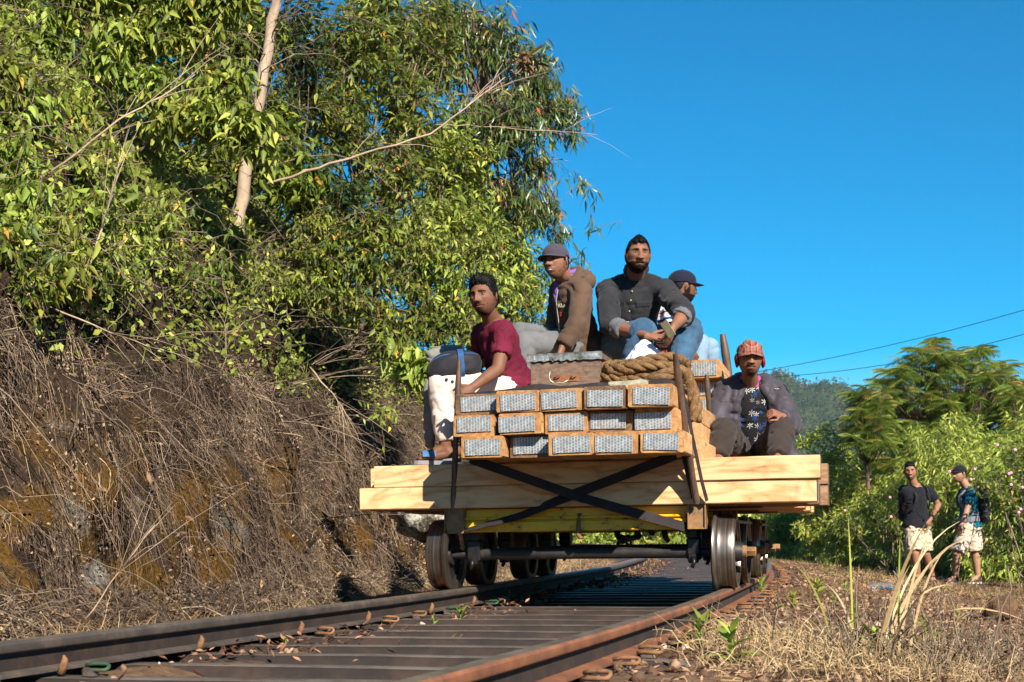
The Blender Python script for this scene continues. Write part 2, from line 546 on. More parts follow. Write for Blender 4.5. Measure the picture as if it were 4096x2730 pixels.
# ------------------------------------------------------------------ ground
def ground_z(x, y):
    x, y = np.asarray(x, float), np.asarray(y, float)
    s, u = to_track(x, y)
    z = -0.012 + CANT * np.clip(u, -3, 3)
    z = z - 0.24 * sstep(1.5, 3.6, u) - 0.25 * sstep(4.5, 12, u)
    inside = sstep(0.95, 0.80, np.abs(u)) * sstep(-0.42, -0.25, u)
    near = np.exp(-((x - 3) ** 2 + (y - 12) ** 2) / 900.0)
    z = z - 0.09 * inside
    z = z + (1 - inside) * near * ((fbm(x * 1.3, y * 1.3) - 0.5) * 0.09 + (fbm(x * 6, y * 6) - 0.5) * 0.05)
    z = z + near * 0.050 * sstep(0.93, 1.0, u) * sstep(1.7, 1.25, u) * (0.35 + 1.0 * fbm(s * 2.6, u * 2.6))
    # heap of litter against the inner rail
    z = z + 0.050 * np.exp(-((u + 0.56) / 0.20) ** 2) * fbm(s * 1.7, u * 3.0) * near
    z = z - 0.30 * sstep(-2.6, -3.4, u)
    return z

def axis(lo, hi, step, far, grow=1.25):
    a = list(np.arange(lo, hi + 1e-6, step))
    d = step
    while a[-1] < far:
        d *= grow
        a.append(a[-1] + d)
    d = step
    b = [lo]
    while b[-1] > -far:
        d *= grow
        b.append(b[-1] - d)
    return np.array(b[:0:-1] + a)

gx = axis(-3.5, 9.5, 0.07, 2600)
gy = axis(2.4, 26.0, 0.07, 2600)
GX, GY = np.meshgrid(gx, gy)
GZ = ground_z(GX, GY)
ny_, nx_ = GX.shape
idx = np.arange(ny_ * nx_).reshape(ny_, nx_)
faces = np.stack([idx[:-1, :-1], idx[:-1, 1:], idx[1:, 1:], idx[1:, :-1]], -1).reshape(-1, 4)
t = NT('track_soil')
v = t.world()
n1 = t.noise(v, 1.4, 6, 0.6); n2 = t.noise(v, 22, 6, 0.7); n3 = t.noise(v, 90, 3, 0.7)
f = t.math('ADD', t.math('MULTIPLY', n1, 0.4), t.math('ADD', t.math('MULTIPLY', n2, 0.4), t.math('MULTIPLY', n3, 0.2)))
col = t.ramp(f, [(0.32, srgb(58, 43, 33)), (0.46, srgb(96, 73, 55)), (0.56, srgb(122, 95, 71)), (0.7, srgb(160, 130, 100))])
M['soil'] = t.bsdf(col, 0.95, bump=t.math('ADD', n2, t.math('MULTIPLY', n3, 0.6)), bstr=0.7, bdist=0.03, spec=0.15)
g_o = np_obj('ground', np_mesh('ground', np.stack([GX, GY, GZ], -1).reshape(-1, 3), faces, M['soil'], smooth=True))
tag(g_o, kind='structure')

# ------------------------------------------------------------------ hillside (the cutting on the inside of the curve)
def bank_prof(w):
    w = np.asarray(w, float)
    xs = [0.0, 0.25, 0.45, 0.7, 1.0, 1.5, 2.2, 3.0, 5.0, 9.0, 16.0, 40.0]
    zs = [-0.05, 0.10, 0.75, 1.30, 1.80, 2.35, 2.85, 3.15, 3.6, 4.3, 5.2, 7.0]
    return np.interp(w, xs, zs)

def bank_top(s):
    """relative height of the cutting along the track"""
    return np.interp(s, [-6, 0, 3, 6, 9, 14, 20, 30, 60], [1.5, 1.45, 1.42, 1.38, 1.30, 1.12, 0.85, 0.65, 0.5])

def bank_xyz(s, w):
    s, w = np.asarray(s, float), np.asarray(w, float)
    ub = -2.28 - 0.35 * (fbm(s * 0.55, 9.0) - 0.5) - 0.022 * np.clip(s, 0, 60)
    x, y = track_np(s, ub - w)
    z = bank_prof(w) * bank_top(s)
    lump = (fbm(s * 0.9, w * 1.2, 2.0) - 0.5) * 0.5 * sstep(0.05, 0.5, w)
    rock = ((fbm(s * 2.0, z * 2.4, w * 2) - 0.5) * 0.62 + (fbm(s * 5.5, z * 5.5, w * 2) - 0.5) * 0.26) * sstep(0.1, 0.35, w) * sstep(2.4, 1.2, w)
    ph = PHI0 - s / RAD
    rx, ry = np.cos(ph), -np.sin(ph)          # to the right, out of the bank
    o = rock * 1.2 + lump * 0.5
    return x + rx * o, y + ry * o, z + lump * 0.55 + (fbm(s * 4, w * 4) - 0.5) * 0.10

bs = np.concatenate([np.arange(-6, 16, 0.09), np.arange(16, 70, 0.4)])
bw = np.concatenate([np.arange(0, 1.4, 0.035), np.arange(1.4, 4, 0.1), np.arange(4, 40, 1.2)])
BS, BW = np.meshgrid(bs, bw)
BX, BY, BZ = bank_xyz(BS, BW)
n_w, n_s = BX.shape
idx = np.arange(n_w * n_s).reshape(n_w, n_s)
faces = np.stack([idx[:-1, :-1], idx[:-1, 1:], idx[1:, 1:], idx[1:, :-1]], -1).reshape(-1, 4)[:, ::-1]
t = NT('bank_soil_moss')
v = t.world()
n1 = t.noise(v, 1.1, 5, 0.6); n2 = t.noise(v, 7, 6, 0.65); n3 = t.noise(v, 45, 4, 0.7)
soil = t.ramp(t.math('ADD', t.math('MULTIPLY', n2, 0.6), t.math('MULTIPLY', n3, 0.4)), [(0.3, srgb(26, 20, 16)), (0.5, srgb(50, 39, 30)), (0.7, srgb(86, 68, 50))])
moss = t.ramp(n3, [(0.3, srgb(40, 29, 13)), (0.7, srgb(112, 80, 30))])
rock = t.ramp(t.math('ADD', t.math('MULTIPLY', n2, 0.5), t.math('MULTIPLY', n3, 0.5)), [(0.35, srgb(52, 47, 41)), (0.5, srgb(104, 98, 88)), (0.68, srgb(186, 181, 170))])
pz = t.n('ShaderNodeSeparateXYZ', {'Vector': v}).outputs[2]
low = t.ramp(pz, [(0.0, (1, 1, 1)), (0.0, (1, 1, 1))])
mr = t.n('ShaderNodeMapRange', {'Value': pz, 'From Min': 1.4, 'From Max': 0.8}).outputs[0]
mm = t.math('MULTIPLY', t.ramp(t.noise(v, 2.3, 5, 0.6), [(0.46, (0, 0, 0)), (0.54, (1, 1, 1))]), mr)
rm = t.math('MULTIPLY', t.ramp(t.noise(v, 1.9, 5, 0.6, 0.4), [(0.60, (0, 0, 0)), (0.66, (1, 1, 1))]), mr)
col = t.mix(rm, t.mix(mm, soil, moss), rock)
M['bank'] = t.bsdf(col, 0.95, bump=t.math('ADD', n2, t.math('MULTIPLY', n3, 0.5)), bstr=0.8, bdist=0.05, spec=0.12)
b_o = np_obj('hillside', np_mesh('hillside', np.stack([BX, BY, BZ], -1).reshape(-1, 3), faces, M['bank'], smooth=True))
tag(b_o, kind='structure')

# ------------------------------------------------------------------ railway track
tr = empty('railway_track', MT)
tag(tr, 'single railway track of two rusty rails on steel sleepers curving away', kind='structure')
RH = 0.78
RAIL = [(-0.062, -0.14), (0.062, -0.14), (0.062, -0.130), (0.012, -0.118), (0.009, -0.045), (0.030, -0.036), (0.034, -0.030),
        (0.034, -0.010), (0.026, -0.001), (0.0, 0.0), (-0.026, -0.001), (-0.034, -0.010), (-0.034, -0.030), (-0.030, -0.036), (-0.009, -0.045), (-0.012, -0.118), (-0.062, -0.130)]
RAIL = [(a, b if b > -0.05 else b * RH) for a, b in RAIL]
CHECK = [(a if abs(a) < 0.05 else math.copysign(0.046, a), b) for a, b in RAIL]
def rail(name, u, prof, mats, dz=0.0, s0=-7.5, s1=75.0, label=None):
    mb = MB()
    ss = list(np.arange(s0, 20, 0.35)) + list(np.arange(20, s1, 1.5))
    fr = []
    for s in ss:
        o = track(s, u, dz + 0.004 * math.sin(s * 0.9 + u))
        ph = PHI0 - s / RAD
        fr.append((o, Vector((math.cos(ph), -math.sin(ph), CANT)), Vector((0, 0, 1))))
    mb.sweep(prof, fr)
    k = len(prof)
    top = {8, 9}
    for i in range(len(mb.f) - 2):
        if i % k in top:
            mb.m[i] = 1
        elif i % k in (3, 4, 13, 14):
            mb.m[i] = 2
    mb.v = [tuple(MTI @ Vector(p)) for p in mb.v]
    o = mb.build(name, mats, tr, auto=40)
    if label: o['label'] = label
    return o
t = NT('rail_head_worn')
v = t.world(); n1 = t.noise(v, 9, 5)
M['head_top'] = t.bsdf(t.ramp(n1, [(0.35, srgb(88, 78, 64)), (0.6, srgb(122, 110, 92))]), 0.42, 0.35, bump=n1, bstr=0.1)
t = NT('rail_head_rust_top')
v = t.world(); n1 = t.noise(v, 9, 5)
M['head_rust'] = t.bsdf(t.ramp(n1, [(0.35, srgb(120, 76, 50)), (0.6, srgb(166, 112, 76))]), 0.5, 0.2, bump=n1, bstr=0.1)
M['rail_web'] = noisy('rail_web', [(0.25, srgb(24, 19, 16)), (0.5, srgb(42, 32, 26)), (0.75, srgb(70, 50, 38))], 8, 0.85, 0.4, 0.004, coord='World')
rail('running_rail', -0.872, RAIL, [M['rail_dark'], M['head_rust'], M['rail_web']])
rail('check_rail', -0.760, CHECK, [M['rail_dark'], M['head_top'], M['rail_web']], 0.012, label='dark check rail set close inside the running rail')
rail('running_rail', 0.872, RAIL, [M['rust'], M['head_top'], M['rail_web']], label='brown rusty rail nearest the dry grass')

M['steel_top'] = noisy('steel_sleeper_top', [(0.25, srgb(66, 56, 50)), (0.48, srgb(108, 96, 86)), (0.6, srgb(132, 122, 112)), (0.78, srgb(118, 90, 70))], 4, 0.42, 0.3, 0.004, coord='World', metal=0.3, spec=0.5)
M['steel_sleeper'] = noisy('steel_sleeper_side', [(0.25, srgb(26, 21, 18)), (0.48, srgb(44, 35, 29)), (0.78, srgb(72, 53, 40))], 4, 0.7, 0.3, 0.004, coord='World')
def sleeper_mesh(name, seed):
    r = random.Random(seed)
    prof = [(-0.128, -0.11), (-0.094, -0.040), (-0.064, -0.007), (-0.054, 0.0), (0.054, 0.0), (0.064, -0.007), (0.094, -0.040), (0.128, -0.11)]
    us = [-1.30, -1.22, -1.12, -1.0, -0.7, -0.35, 0, 0.35, 0.7, 1.0, 1.12, 1.22, 1.30]
    fr = []
    for u in us:
        d = -0.085 * max(0, (abs(u) - 1.0) / 0.30) ** 2 + r.uniform(-0.003, 0.003)
        k = 1.0 + 0.25 * max(0, (abs(u) - 0.95) / 0.35)
        fr.append((Vector((u, 0, d)), Vector((0, k, 0)), Vector((0, 0, 1))))
    mb = MB()
    mb.sweep(prof, fr)
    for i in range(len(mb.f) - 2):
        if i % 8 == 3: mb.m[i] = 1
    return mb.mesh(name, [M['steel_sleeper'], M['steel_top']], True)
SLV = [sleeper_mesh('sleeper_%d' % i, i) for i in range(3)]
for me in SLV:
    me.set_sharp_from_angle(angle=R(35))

def clip_mesh(name, m):
    mb = MB()
    pts = [(-0.085, -0.028, 0.010), (-0.03, -0.030, 0.022), (0.045, -0.030, 0.020)]
    pts += [(0.045 + 0.030 * math.sin(a), -0.030 * math.cos(a), 0.018) for a in [0.5, 1.0, 1.57, 2.1, 2.6]]
    pts += [(0.045, 0.030, 0.020), (-0.03, 0.030, 0.022), (-0.085, 0.028, 0.010)]
    mb.tube(pts, 0.0125, 7)
    return mb.mesh(name, m, True)
CLIPM = [clip_mesh('rail_clip', M['clip']), clip_mesh('rail_clip_green', M['clip_green'])]
mb = MB()
mb.add([(-0.035, -0.02, 0), (0.035, -0.03, 0), (0.035, 0.03, 0), (-0.035, 0.02, 0), (-0.03, -0.016, 0.045), (0.02, -0.022, 0.034), (0.02, 0.022, 0.034), (-0.03, 0.016, 0.045)],
       [(3, 2, 1, 0), (4, 5, 6, 7), (0, 1, 5, 4), (1, 2, 6, 5), (2, 3, 7, 6), (3, 0, 4, 7)])
WEDGE = mb.mesh('wedge_key', M['rail_dark'])
mb = MB()
mb.tube([(0, 0, 0.0), (0.012, 0, 0.03), (0.016, 0, 0.045), (0.012, 0, 0.058)], [0.014, 0.013, 0.010, 0.003], 8)
BRACK = mb.mesh('bracket', M['clip'], True)
tri = MT.inverted()
n_sl = 0
s = -6.3
rs = random.Random(3)
while s < 33:
    sp = 0.45 + rs.uniform(-0.02, 0.02)
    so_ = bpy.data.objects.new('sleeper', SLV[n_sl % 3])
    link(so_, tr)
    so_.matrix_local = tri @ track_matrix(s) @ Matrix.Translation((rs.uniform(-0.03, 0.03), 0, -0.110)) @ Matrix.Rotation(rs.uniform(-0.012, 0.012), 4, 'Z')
    if s < 16:
        for u in (1.02, -0.60):
            if rs.random() < 0.12 and u < 0:
                continue
            green = u < 0 and rs.random() < 0.3
            if rs.random() < (0.3 if u < 0 else 0.1):
                continue
            c = bpy.data.objects.new('rail_clip', CLIPM[1 if green else 0])
            link(c, so_)
            c.matrix_local = Matrix.Translation((u + rs.uniform(-0.01, 0.01), rs.uniform(-0.02, 0.02), 0.022)) @ Matrix.Rotation(rs.uniform(-0.15, 0.15), 4, 'Z') @ Matrix.Rotation(rs.uniform(-0.05, 0.08), 4, 'Y') @ Matrix.Rotation(rs.uniform(0.4, 0.8), 4, 'X') @ Matrix.Scale(0.52 if u < 0 else 0.54, 4)
            w = bpy.data.objects.new('wedge_key', WEDGE)
            link(w, so_)
            w.matrix_local = Matrix.Translation((u - 0.02, 0, 0.004)) @ Matrix.Rotation(rs.uniform(-0.2, 0.2), 4, 'Z') @ Matrix.Scale(0.6, 4)
    if n_sl % 2 == 0 and s < 20:
        b = bpy.data.objects.new('check_rail_bracket', BRACK)
        link(b, so_)
        b.matrix_local = Matrix.Translation((-0.726, 0.0, 0.010))
    s += sp
    n_sl += 1

# ------------------------------------------------------------------ rail trolleys
ZB = 0.766
CHX = 0.1335
WR = 0.2175
RX90 = Matrix.Rotation(R(90), 4, 'Y')     # lathe z -> +x
def wheel_parts():
    mb = MB()
    mb.lathe([(WR - 0.035, 0.0), (WR + 0.020, 0.0), (WR + 0.030, 0.008), (WR + 0.028, 0.018), (WR + 0.012, 0.030), (WR + 0.003, 0.040),
              (WR, 0.052), (WR - 0.001, 0.085), (WR - 0.004, 0.128), (WR - 0.010, 0.136), (WR - 0.035, 0.136), (WR - 0.040, 0.120), (WR - 0.040, 0.012), (WR - 0.035, 0.0)], 48, RX90)
    tyre = mb.mesh('tyre', M['tread'], True); tyre.set_sharp_from_angle(angle=R(50))
    mb = MB()
    mb.lathe([(0.0, 0.02), (0.065, 0.02), (0.07, 0.04), (WR - 0.042, 0.045), (WR - 0.039, 0.014), (WR - 0.039, 0.118), (WR - 0.05, 0.09), (0.085, 0.072), (0.066, 0.085),
              (0.058, 0.15), (0.05, 0.165), (0.0, 0.165)], 36, RX90)
    for k in range(4):
        a = k * math.pi / 2 + 0.5
        mb.lathe([(0.0, 0.004), (0.016, 0.004), (0.016, 0.0)], 12, Matrix.Translation((0.0805, 0.125 * math.cos(a), 0.125 * math.sin(a))) @ RX90, 1)  # dark discs on the web painting the shade of open holes
    disc = mb.mesh('disc', [M['wheel_dark'], M['black_iron']], True); disc.set_sharp_from_angle(angle=R(40))
    mb = MB()
    mb.lathe([(0.0, 0.165), (0.036, 0.165), (0.036, 0.185), (0.03, 0.19), (0.0, 0.19)], 16, RX90)
    mb.box((0.215, 0, 0), (0.055, 0.042, 0.042), ch=0.004, M=Matrix.Rotation(0.35, 4, 'X'))
    nut = mb.mesh('axle_nut', M['worn'])
    return tyre, disc, nut
TYRE, DISC, NUT = wheel_parts()

def zl(py, yl=-0.1, px=2300):
    return tl(px, py, yl).z

BEAM_TOP, BEAM_BOT = zl(2030), zl(2127)
def trolley(name, label, Mw, front=True):
    root = empty(name, Mw)
    tag(root, label, 'rail trolley', 'rail trolleys under the timber')
    x0, x1 = tl(1852, 2075, -0.1).x, tl(2752, 2075, -0.1).x
    zc = (BEAM_TOP + BEAM_BOT) / 2; h = BEAM_TOP - BEAM_BOT
    for yy, sg in ((-0.10, -1), (0.88, 1)):
        mb = MB()
        mb.box(((x0 + x1) / 2, yy, zc + 0.02), (x1 - x0, 0.05, h - 0.045), ch=0.004)
        mb.box(((x0 + x1) / 2, yy + sg * 0.022, BEAM_BOT + 0.035), (x1 - x0 - 0.004, 0.05, 0.065), ch=0.006)
        mb.box(((x0 + x1) / 2, yy + sg * 0.027, zc + 0.012), (x1 - x0 - 0.008, 0.05, 0.016), ch=0.005)
        mb.build('headstock', M['yellow'], root)
    for sx in (x0 + 0.05, x1 - 0.05):
        mb = MB()
        mb.box((sx, 0.39, BEAM_BOT + 0.06), (0.075, 0.90, 0.11), ch=0.006)
        mb.build('side_beam', M['black_iron'], root)
    # stake pockets
    for (pa, pb, pt, pbm) in ((1777, 1852, 2024, 2136), (2750, 2822, 1995, 2118)):
        a, b = tl(pa, pbm, -0.2), tl(pb, pt, -0.2)
        cx, cz, wx, hz = (a.x + b.x) / 2, (a.z + b.z) / 2, abs(b.x - a.x), abs(b.z - a.z)
        pk = empty('stake_pocket', None, root)
        mb = MB()
        mb.box((cx, -0.12, cz), (wx - 0.016, 0.13, hz - 0.016))
        mb.build('box', M['worn'], pk)
        mb = MB()
        for dx in (-1, 1):
            mb.box((cx + dx * (wx / 2 - 0.004), -0.125, cz), (0.008, 0.15, hz), ch=0.0015)
        for dz in (-1, 1):
            mb.box((cx, -0.125, cz + dz * (hz / 2 - 0.004)), (wx - 0.017, 0.149, 0.008), ch=0.0015)
        mb.build('rim', M['worn'], pk)
        mb = MB()
        mb.box((cx, -0.12, cz + hz / 2 + 0.008), (wx * 0.8, 0.10, 0.014), ch=0.003)
        mb.build('collar', M['black_iron'], pk)
    # packing timber
    a, b = tl(1715, 2030, -0.12), tl(2935, 2010, -0.12)
    mb = MB(); mb.box(((a.x + b.x) / 2, 0.0, (BEAM_TOP + ZB - 2 * CHX) / 2), (b.x - a.x, 0.22, max(0.02, ZB - 2 * CHX - BEAM_TOP - 0.005)), ch=0.004)
    mb.build('packing_timber', M['wood_old'], root)
    mb = MB(); mb.box(((a.x + b.x) / 2 + 0.1, 0.78, (BEAM_TOP + ZB - 2 * CHX) / 2), (b.x - a.x, 0.22, max(0.02, ZB - 2 * CHX - BEAM_TOP - 0.005)), ch=0.004)
    mb.build('packing_timber', M['wood_old'], root)
    for ya in (0.0, 0.78):
        mb = MB(); mb.tube([(-0.86, ya, WR), (-0.66, ya, WR)], 0.026, 12); mb.tube([(0.66, ya, WR), (0.86, ya, WR)], 0.026, 12); mb.tube([(-0.664, ya, WR), (0.664, ya, WR)], 0.036, 14)
        mb.build('axle', M['wheel_dark'], root, auto=40)
        for sg in (-1, 1):
            w = empty('wheel', None, root)
            w.matrix_local = Matrix.Translation((sg * 0.795, ya, WR)) @ (Matrix.Identity(4) if sg > 0 else Matrix.Rotation(math.pi, 4, 'Z')) @ Matrix.Rotation(random.uniform(0, 1.5), 4, 'X')
            for nm, me in (('tyre', TYRE), ('disc', DISC), ('axle_nut', NUT)):
                if sg < 0 and nm == 'axle_nut':
                    continue
                link(bpy.data.objects.new(nm, me), w)
            # axle box with hanger, inside the wheel
            ab = empty('axle_box', None, root)
            cx = sg * 0.675
            mb = MB()
            mb.box((cx, ya, WR + 0.02), (0.085, 0.11, 0.135), ch=0.012)
            mb.box((cx, ya - 0.05, WR - 0.035), (0.06, 0.06, 0.06), ch=0.008)
            mb.build('casting', M['black_iron'], ab)
            mb = MB()
            mb.box((cx - sg * 0.005, ya, (WR + 0.09 + BEAM_BOT + 0.02) / 2), (0.075, 0.13, BEAM_BOT - WR - 0.05), ch=0.01)
            mb.box((cx + sg * 0.045, ya + 0.02, BEAM_BOT - 0.01), (0.02, 0.10, 0.16), ch=0.004)
            mb.build('hanger', M['black_iron'], ab)
            mb = MB()
            mb.tube([(cx, ya - 0.085, WR - 0.03), (cx + 0.01, ya - 0.10, WR - 0.06), (cx - 0.004, ya - 0.10, WR - 0.09)], [0.016, 0.014, 0.012], 8)
            mb.build('grease_bolt', M['black_iron'], ab, smooth=True)
        # guard plate over the wheels
    for sg in (-1, 1):
        mb = MB()
        mb.box((sg * 0.86, 0.39, BEAM_BOT + 0.045), (0.17, 0.95, 0.02), ch=0.003)
        mb.box((sg * 0.86, 0.39, BEAM_BOT + 0.01), (0.05, 0.16, 0.07), ch=0.008)
        mb.build('wheel_guard', M['black_iron'], root)
    if front:
        h0 = tl(2318, 2055, -0.13)
        mb = MB()
        pts = [(h0.x, -0.135, h0.z), (h0.x - 0.001, -0.150, h0.z - 0.05), (h0.x - 0.004, -0.155, h0.z - 0.10), (h0.x - 0.004, -0.162, h0.z - 0.125), (h0.x + 0.004, -0.155, h0.z - 0.142), (h0.x + 0.016, -0.142, h0.z - 0.142), (h0.x + 0.022, -0.135, h0.z - 0.128)]
        mb.tube(pts, [0.012, 0.013, 0.014, 0.014, 0.013, 0.011, 0.007], 10)
        mb.build('tow_hook', M['clip'], root, smooth=True)
        # brake linkage hanging under the deck
        mb = MB()
        for px, d in ((2465, 0.05), (2545, 0.04), (2655, 0.07), (2600, 0.02)):
            p = tl(px, 2125, 0.35)
            mb.tube([(p.x, 0.35, BEAM_BOT + 0.02), (p.x + 0.01, 0.35, BEAM_BOT - d * 0.6), (p.x + 0.03, 0.35, BEAM_BOT - d)], [0.022, 0.018, 0.014], 8)
        a = tl(2470, 2145, 0.35); b = tl(2560, 2145, 0.35)
        mb.tube([(a.x, 0.35, a.z), ((a.x + b.x) / 2, 0.34, a.z - 0.02), (b.x, 0.35, b.z)], 0.018, 8)
        mb.build('brake_linkage', M['black_iron'], root, smooth=True)
        mb = MB()
        c = tl(2495, 2160, 0.34)
        for k in range(5):
            an = k * 1.3
            M_ = Matrix.Translation((c.x + 0.03 * math.sin(an), 0.34, c.z + 0.012 * math.cos(an * 2))) @ Matrix.Rotation(an, 4, 'Y') @ Matrix.Rotation(an * 0.7, 4, 'X')
            mb.tube([(0.028 * math.cos(q), 0.016 * math.sin(q), 0) for q in np.linspace(0, 2 * math.pi, 11)], 0.009, 6, M=M_)
        mb.build('chain', M['black_iron'], root, smooth=True)
    return root
trolley('rail_trolley', 'front yellow-beamed rail trolley on spoked-less iron wheels carrying the timber'.replace('spoked-less ', ''), MT)
trolley('rail_trolley', 'rear rail trolley half hidden behind the front one under the timber', track_matrix(2.15) , False)

# ------------------------------------------------------------------ timber sleepers of the load
def timber_mesh(name, L, W, H, seed, mats, ch=0.007, rough=0.0):
    r = random.Random(seed)
    prof = []
    for sx, sz in ((-1, -1), (1, -1), (1, 1), (-1, 1)):
        a, b = sx * W / 2, sz * H / 2
        c = ch * r.uniform(0.35, 1.3)
        if sx * sz > 0:
            prof += [(a, b - sz * c), (a - sx * c, b)] if False else ([(a, b - sz * c), (a - sx * c, b)] if sx < 0 else [(a, b - sz * c), (a - sx * c, b)])
        else:
            prof += [(a - sx * c, b), (a, b - sz * c)]
    # order the octagon by angle
    prof = sorted(prof, key=lambda p: math.atan2(p[1] / H, p[0] / W))
    fr = []
    n = 10
    for i in range(n + 1):
        x = -L / 2 + L * i / n
        o = Vector((x, r.uniform(-1, 1) * (0.0025 + rough), r.uniform(-1, 1) * (0.0012 + rough * 0.3)))
        sk = (r.uniform(-0.02, 0.02), r.uniform(-0.012, 0.012)) if i in (0, n) else (0, 0)
        fr.append((o, Vector((sk[0], 1 + r.uniform(-0.006, 0.006), 0)), Vector((sk[1], 0, 1 + r.uniform(-0.008, 0.004)))))
    mb = MB()
    mb.sweep(prof, fr)
    mb.m[-1] = 1; mb.m[-2] = 1
    return mb.mesh(name, mats)

def plate_mesh():
    w, h = 0.214, 0.098
    me = bpy.data.meshes.new('nail_plate')
    vs = []; fs = []
    nx, nz = 8, 4
    r = random.Random(2)
    for j in range(nz + 1):
        for i in range(nx + 1):
            vs.append((-w / 2 + w * i / nx, -0.0022 - r.uniform(0, 0.0016), -h / 2 + h * j / nz))
    for j in range(nz):
        for i in range(nx):
            a = j * (nx + 1) + i
            fs.append((a, a + 1, a + nx + 2, a + nx + 1))
    me.from_pydata(vs, [], fs)
    uvl = me.uv_layers.new(name='UVMap')
    for lp in me.loops:
        p = vs[lp.vertex_index]
        uvl.data[lp.index].uv = (p[0] / w + 0.5, p[2] / h + 0.5)
    me.materials.append(M['galv'])
    me.update()
    return me
PLATE = plate_mesh()
LEN = 2.70
LV = [timber_mesh('timber_%d' % i, LEN, 0.250, 0.1256, 20 + i, [M['wood_mid'], M['wood_end']]) for i in range(5)]
LVD = [timber_mesh('timber_dark_%d' % i, LEN, 0.250, 0.1256, 40 + i, [M['wood_mid'], M['wood_end_dark']]) for i in range(2)]
RZ90 = Matrix.Rotation(R(90), 4, 'Z')
ORD = ['first', 'second', 'third', 'fourth', 'fifth']
ZB = 0.766
PITCH = 0.1266

def long_sleeper(x, yf, z, mesh, label, group, yaw=0.0, roll=0.0, plate=True, poff=(0, 0), sc=(1, 1)):
    o = bpy.data.objects.new('timber_sleeper', mesh)
    link(o)
    o.matrix_world = MT @ Matrix.Translation((x, yf, z)) @ Matrix.Rotation(yaw, 4, 'Z') @ Matrix.Rotation(roll, 4, 'Y') @ Matrix.Translation((0, LEN / 2, -(1 - sc[1]) * 0.06)) @ RZ90 @ Matrix.Diagonal((1, sc[0], sc[1], 1))
    tag(o, label, 'timber sleeper', group)
    if plate:
        p = bpy.data.objects.new('nail_plate', PLATE)
        link(p, o)
        p.matrix_local = RZ90.inverted() @ Matrix.Translation((poff[0], -LEN / 2 - 0.006, poff[1])) @ Matrix.Rotation(random.uniform(-0.035, 0.035), 4, 'Y') @ Matrix.Diagonal((random.uniform(0.93, 1.02), 1, random.uniform(0.90, 1.0), 1))
    return o

rows = [
    [(1832, 1985), (1981, 2155), (2157, 2331), (2331, 2506), (2511, 2689)],
    [(1810, 1984), (1992, 2166), (2164, 2335), (2335, 2505), (2506, 2689)],
    [(1837, 2017), (2021, 2197), (2197, 2367), (2362, 2530), (2527, 2704)]]
rname = ['top', 'middle', 'bottom']
dark = {(0, 0), (0, 3), (2, 1), (1, 3)}
rr = random.Random(5)
yfs = {}
for r_ in range(3):
    prev = -9.0
    for c_, (a, b) in enumerate(rows[r_]):
        yf = -0.70 + rr.uniform(-0.08, 0.07) + (0.03 if (r_, c_) in dark else 0)
        if (r_, c_) == (0, 0): yf = -0.62
        pc = tl((a + b) / 2, 1600 + 92 * r_, yf)
        x = max(pc.x, prev + 0.2525)
        prev = x
        z = ZB + (2 - r_ + 0.5) * PITCH
        yfs[(r_, c_)] = (x, yf, z)
        me = LVD[(r_ + c_) % 2] if (r_, c_) in dark else LV[(r_ * 5 + c_) % 5]
        cap_l = '%s from the stake by the maroon shirt' % ORD[c_]
        lab = 'sawn sleeper end with perforated plate, %s row, %s of five from the bare-forearm man' % (rname[r_], ORD[c_])
        lab = 'plated sleeper end in the %s row of the front stack, %s from left' % (rname[r_], ORD[c_])
        long_sleeper(x, yf, z, me, lab, 'sleepers stacked lengthwise at the front', rr.uniform(-0.008, 0.008), rr.uniform(-0.012, 0.012), True, (rr.uniform(-0.014, 0.014) - 0.004, rr.uniform(-0.008, 0.008)), (rr.uniform(0.94, 1.0), rr.uniform(0.94, 0.995)))

# rear stack, three more layers on top of it, and the end of the pile behind
cols = [-0.48, -0.22, 0.035, 0.29, 0.545]
cols = [yfs[(0, c)][0] + 0.01 for c in range(5)]
for k in range(3):
    for c_ in range(5):
        x = cols[c_] + rr.uniform(-0.012, 0.012) * 0
        lab = 'sleeper of the raised pile behind the coiled rope, carrying the seated men'
        if c_ == 4:
            lab = ['lowest', 'middle', 'topmost'][k] + ' sleeper on the stake side of the raised pile behind the rope'
        long_sleeper(x + (0.03 if c_ == 4 else 0), 1.42 + rr.uniform(-0.10, 0.10), ZB + (3 + k + 0.5) * PITCH + 0.003, LV[(k + c_ * 2) % 5], lab, 'sleepers of the raised pile behind the rope')
for k in range(3):
    for c_ in (0, 3, 4):
        lab = 'sleeper low in the rear end of the load'
        if c_ == 4:
            lab = ['bottom', 'middle', 'upper'][k] + ' sleeper low in the rear load on the side of the plaid cap man'
        long_sleeper(cols[c_] + 0.02, 2.14 + rr.uniform(-0.03, 0.06), ZB + (k + 0.5) * PITCH, LV[(k * 2 + c_) % 5], lab, 'sleepers low in the rear of the load')

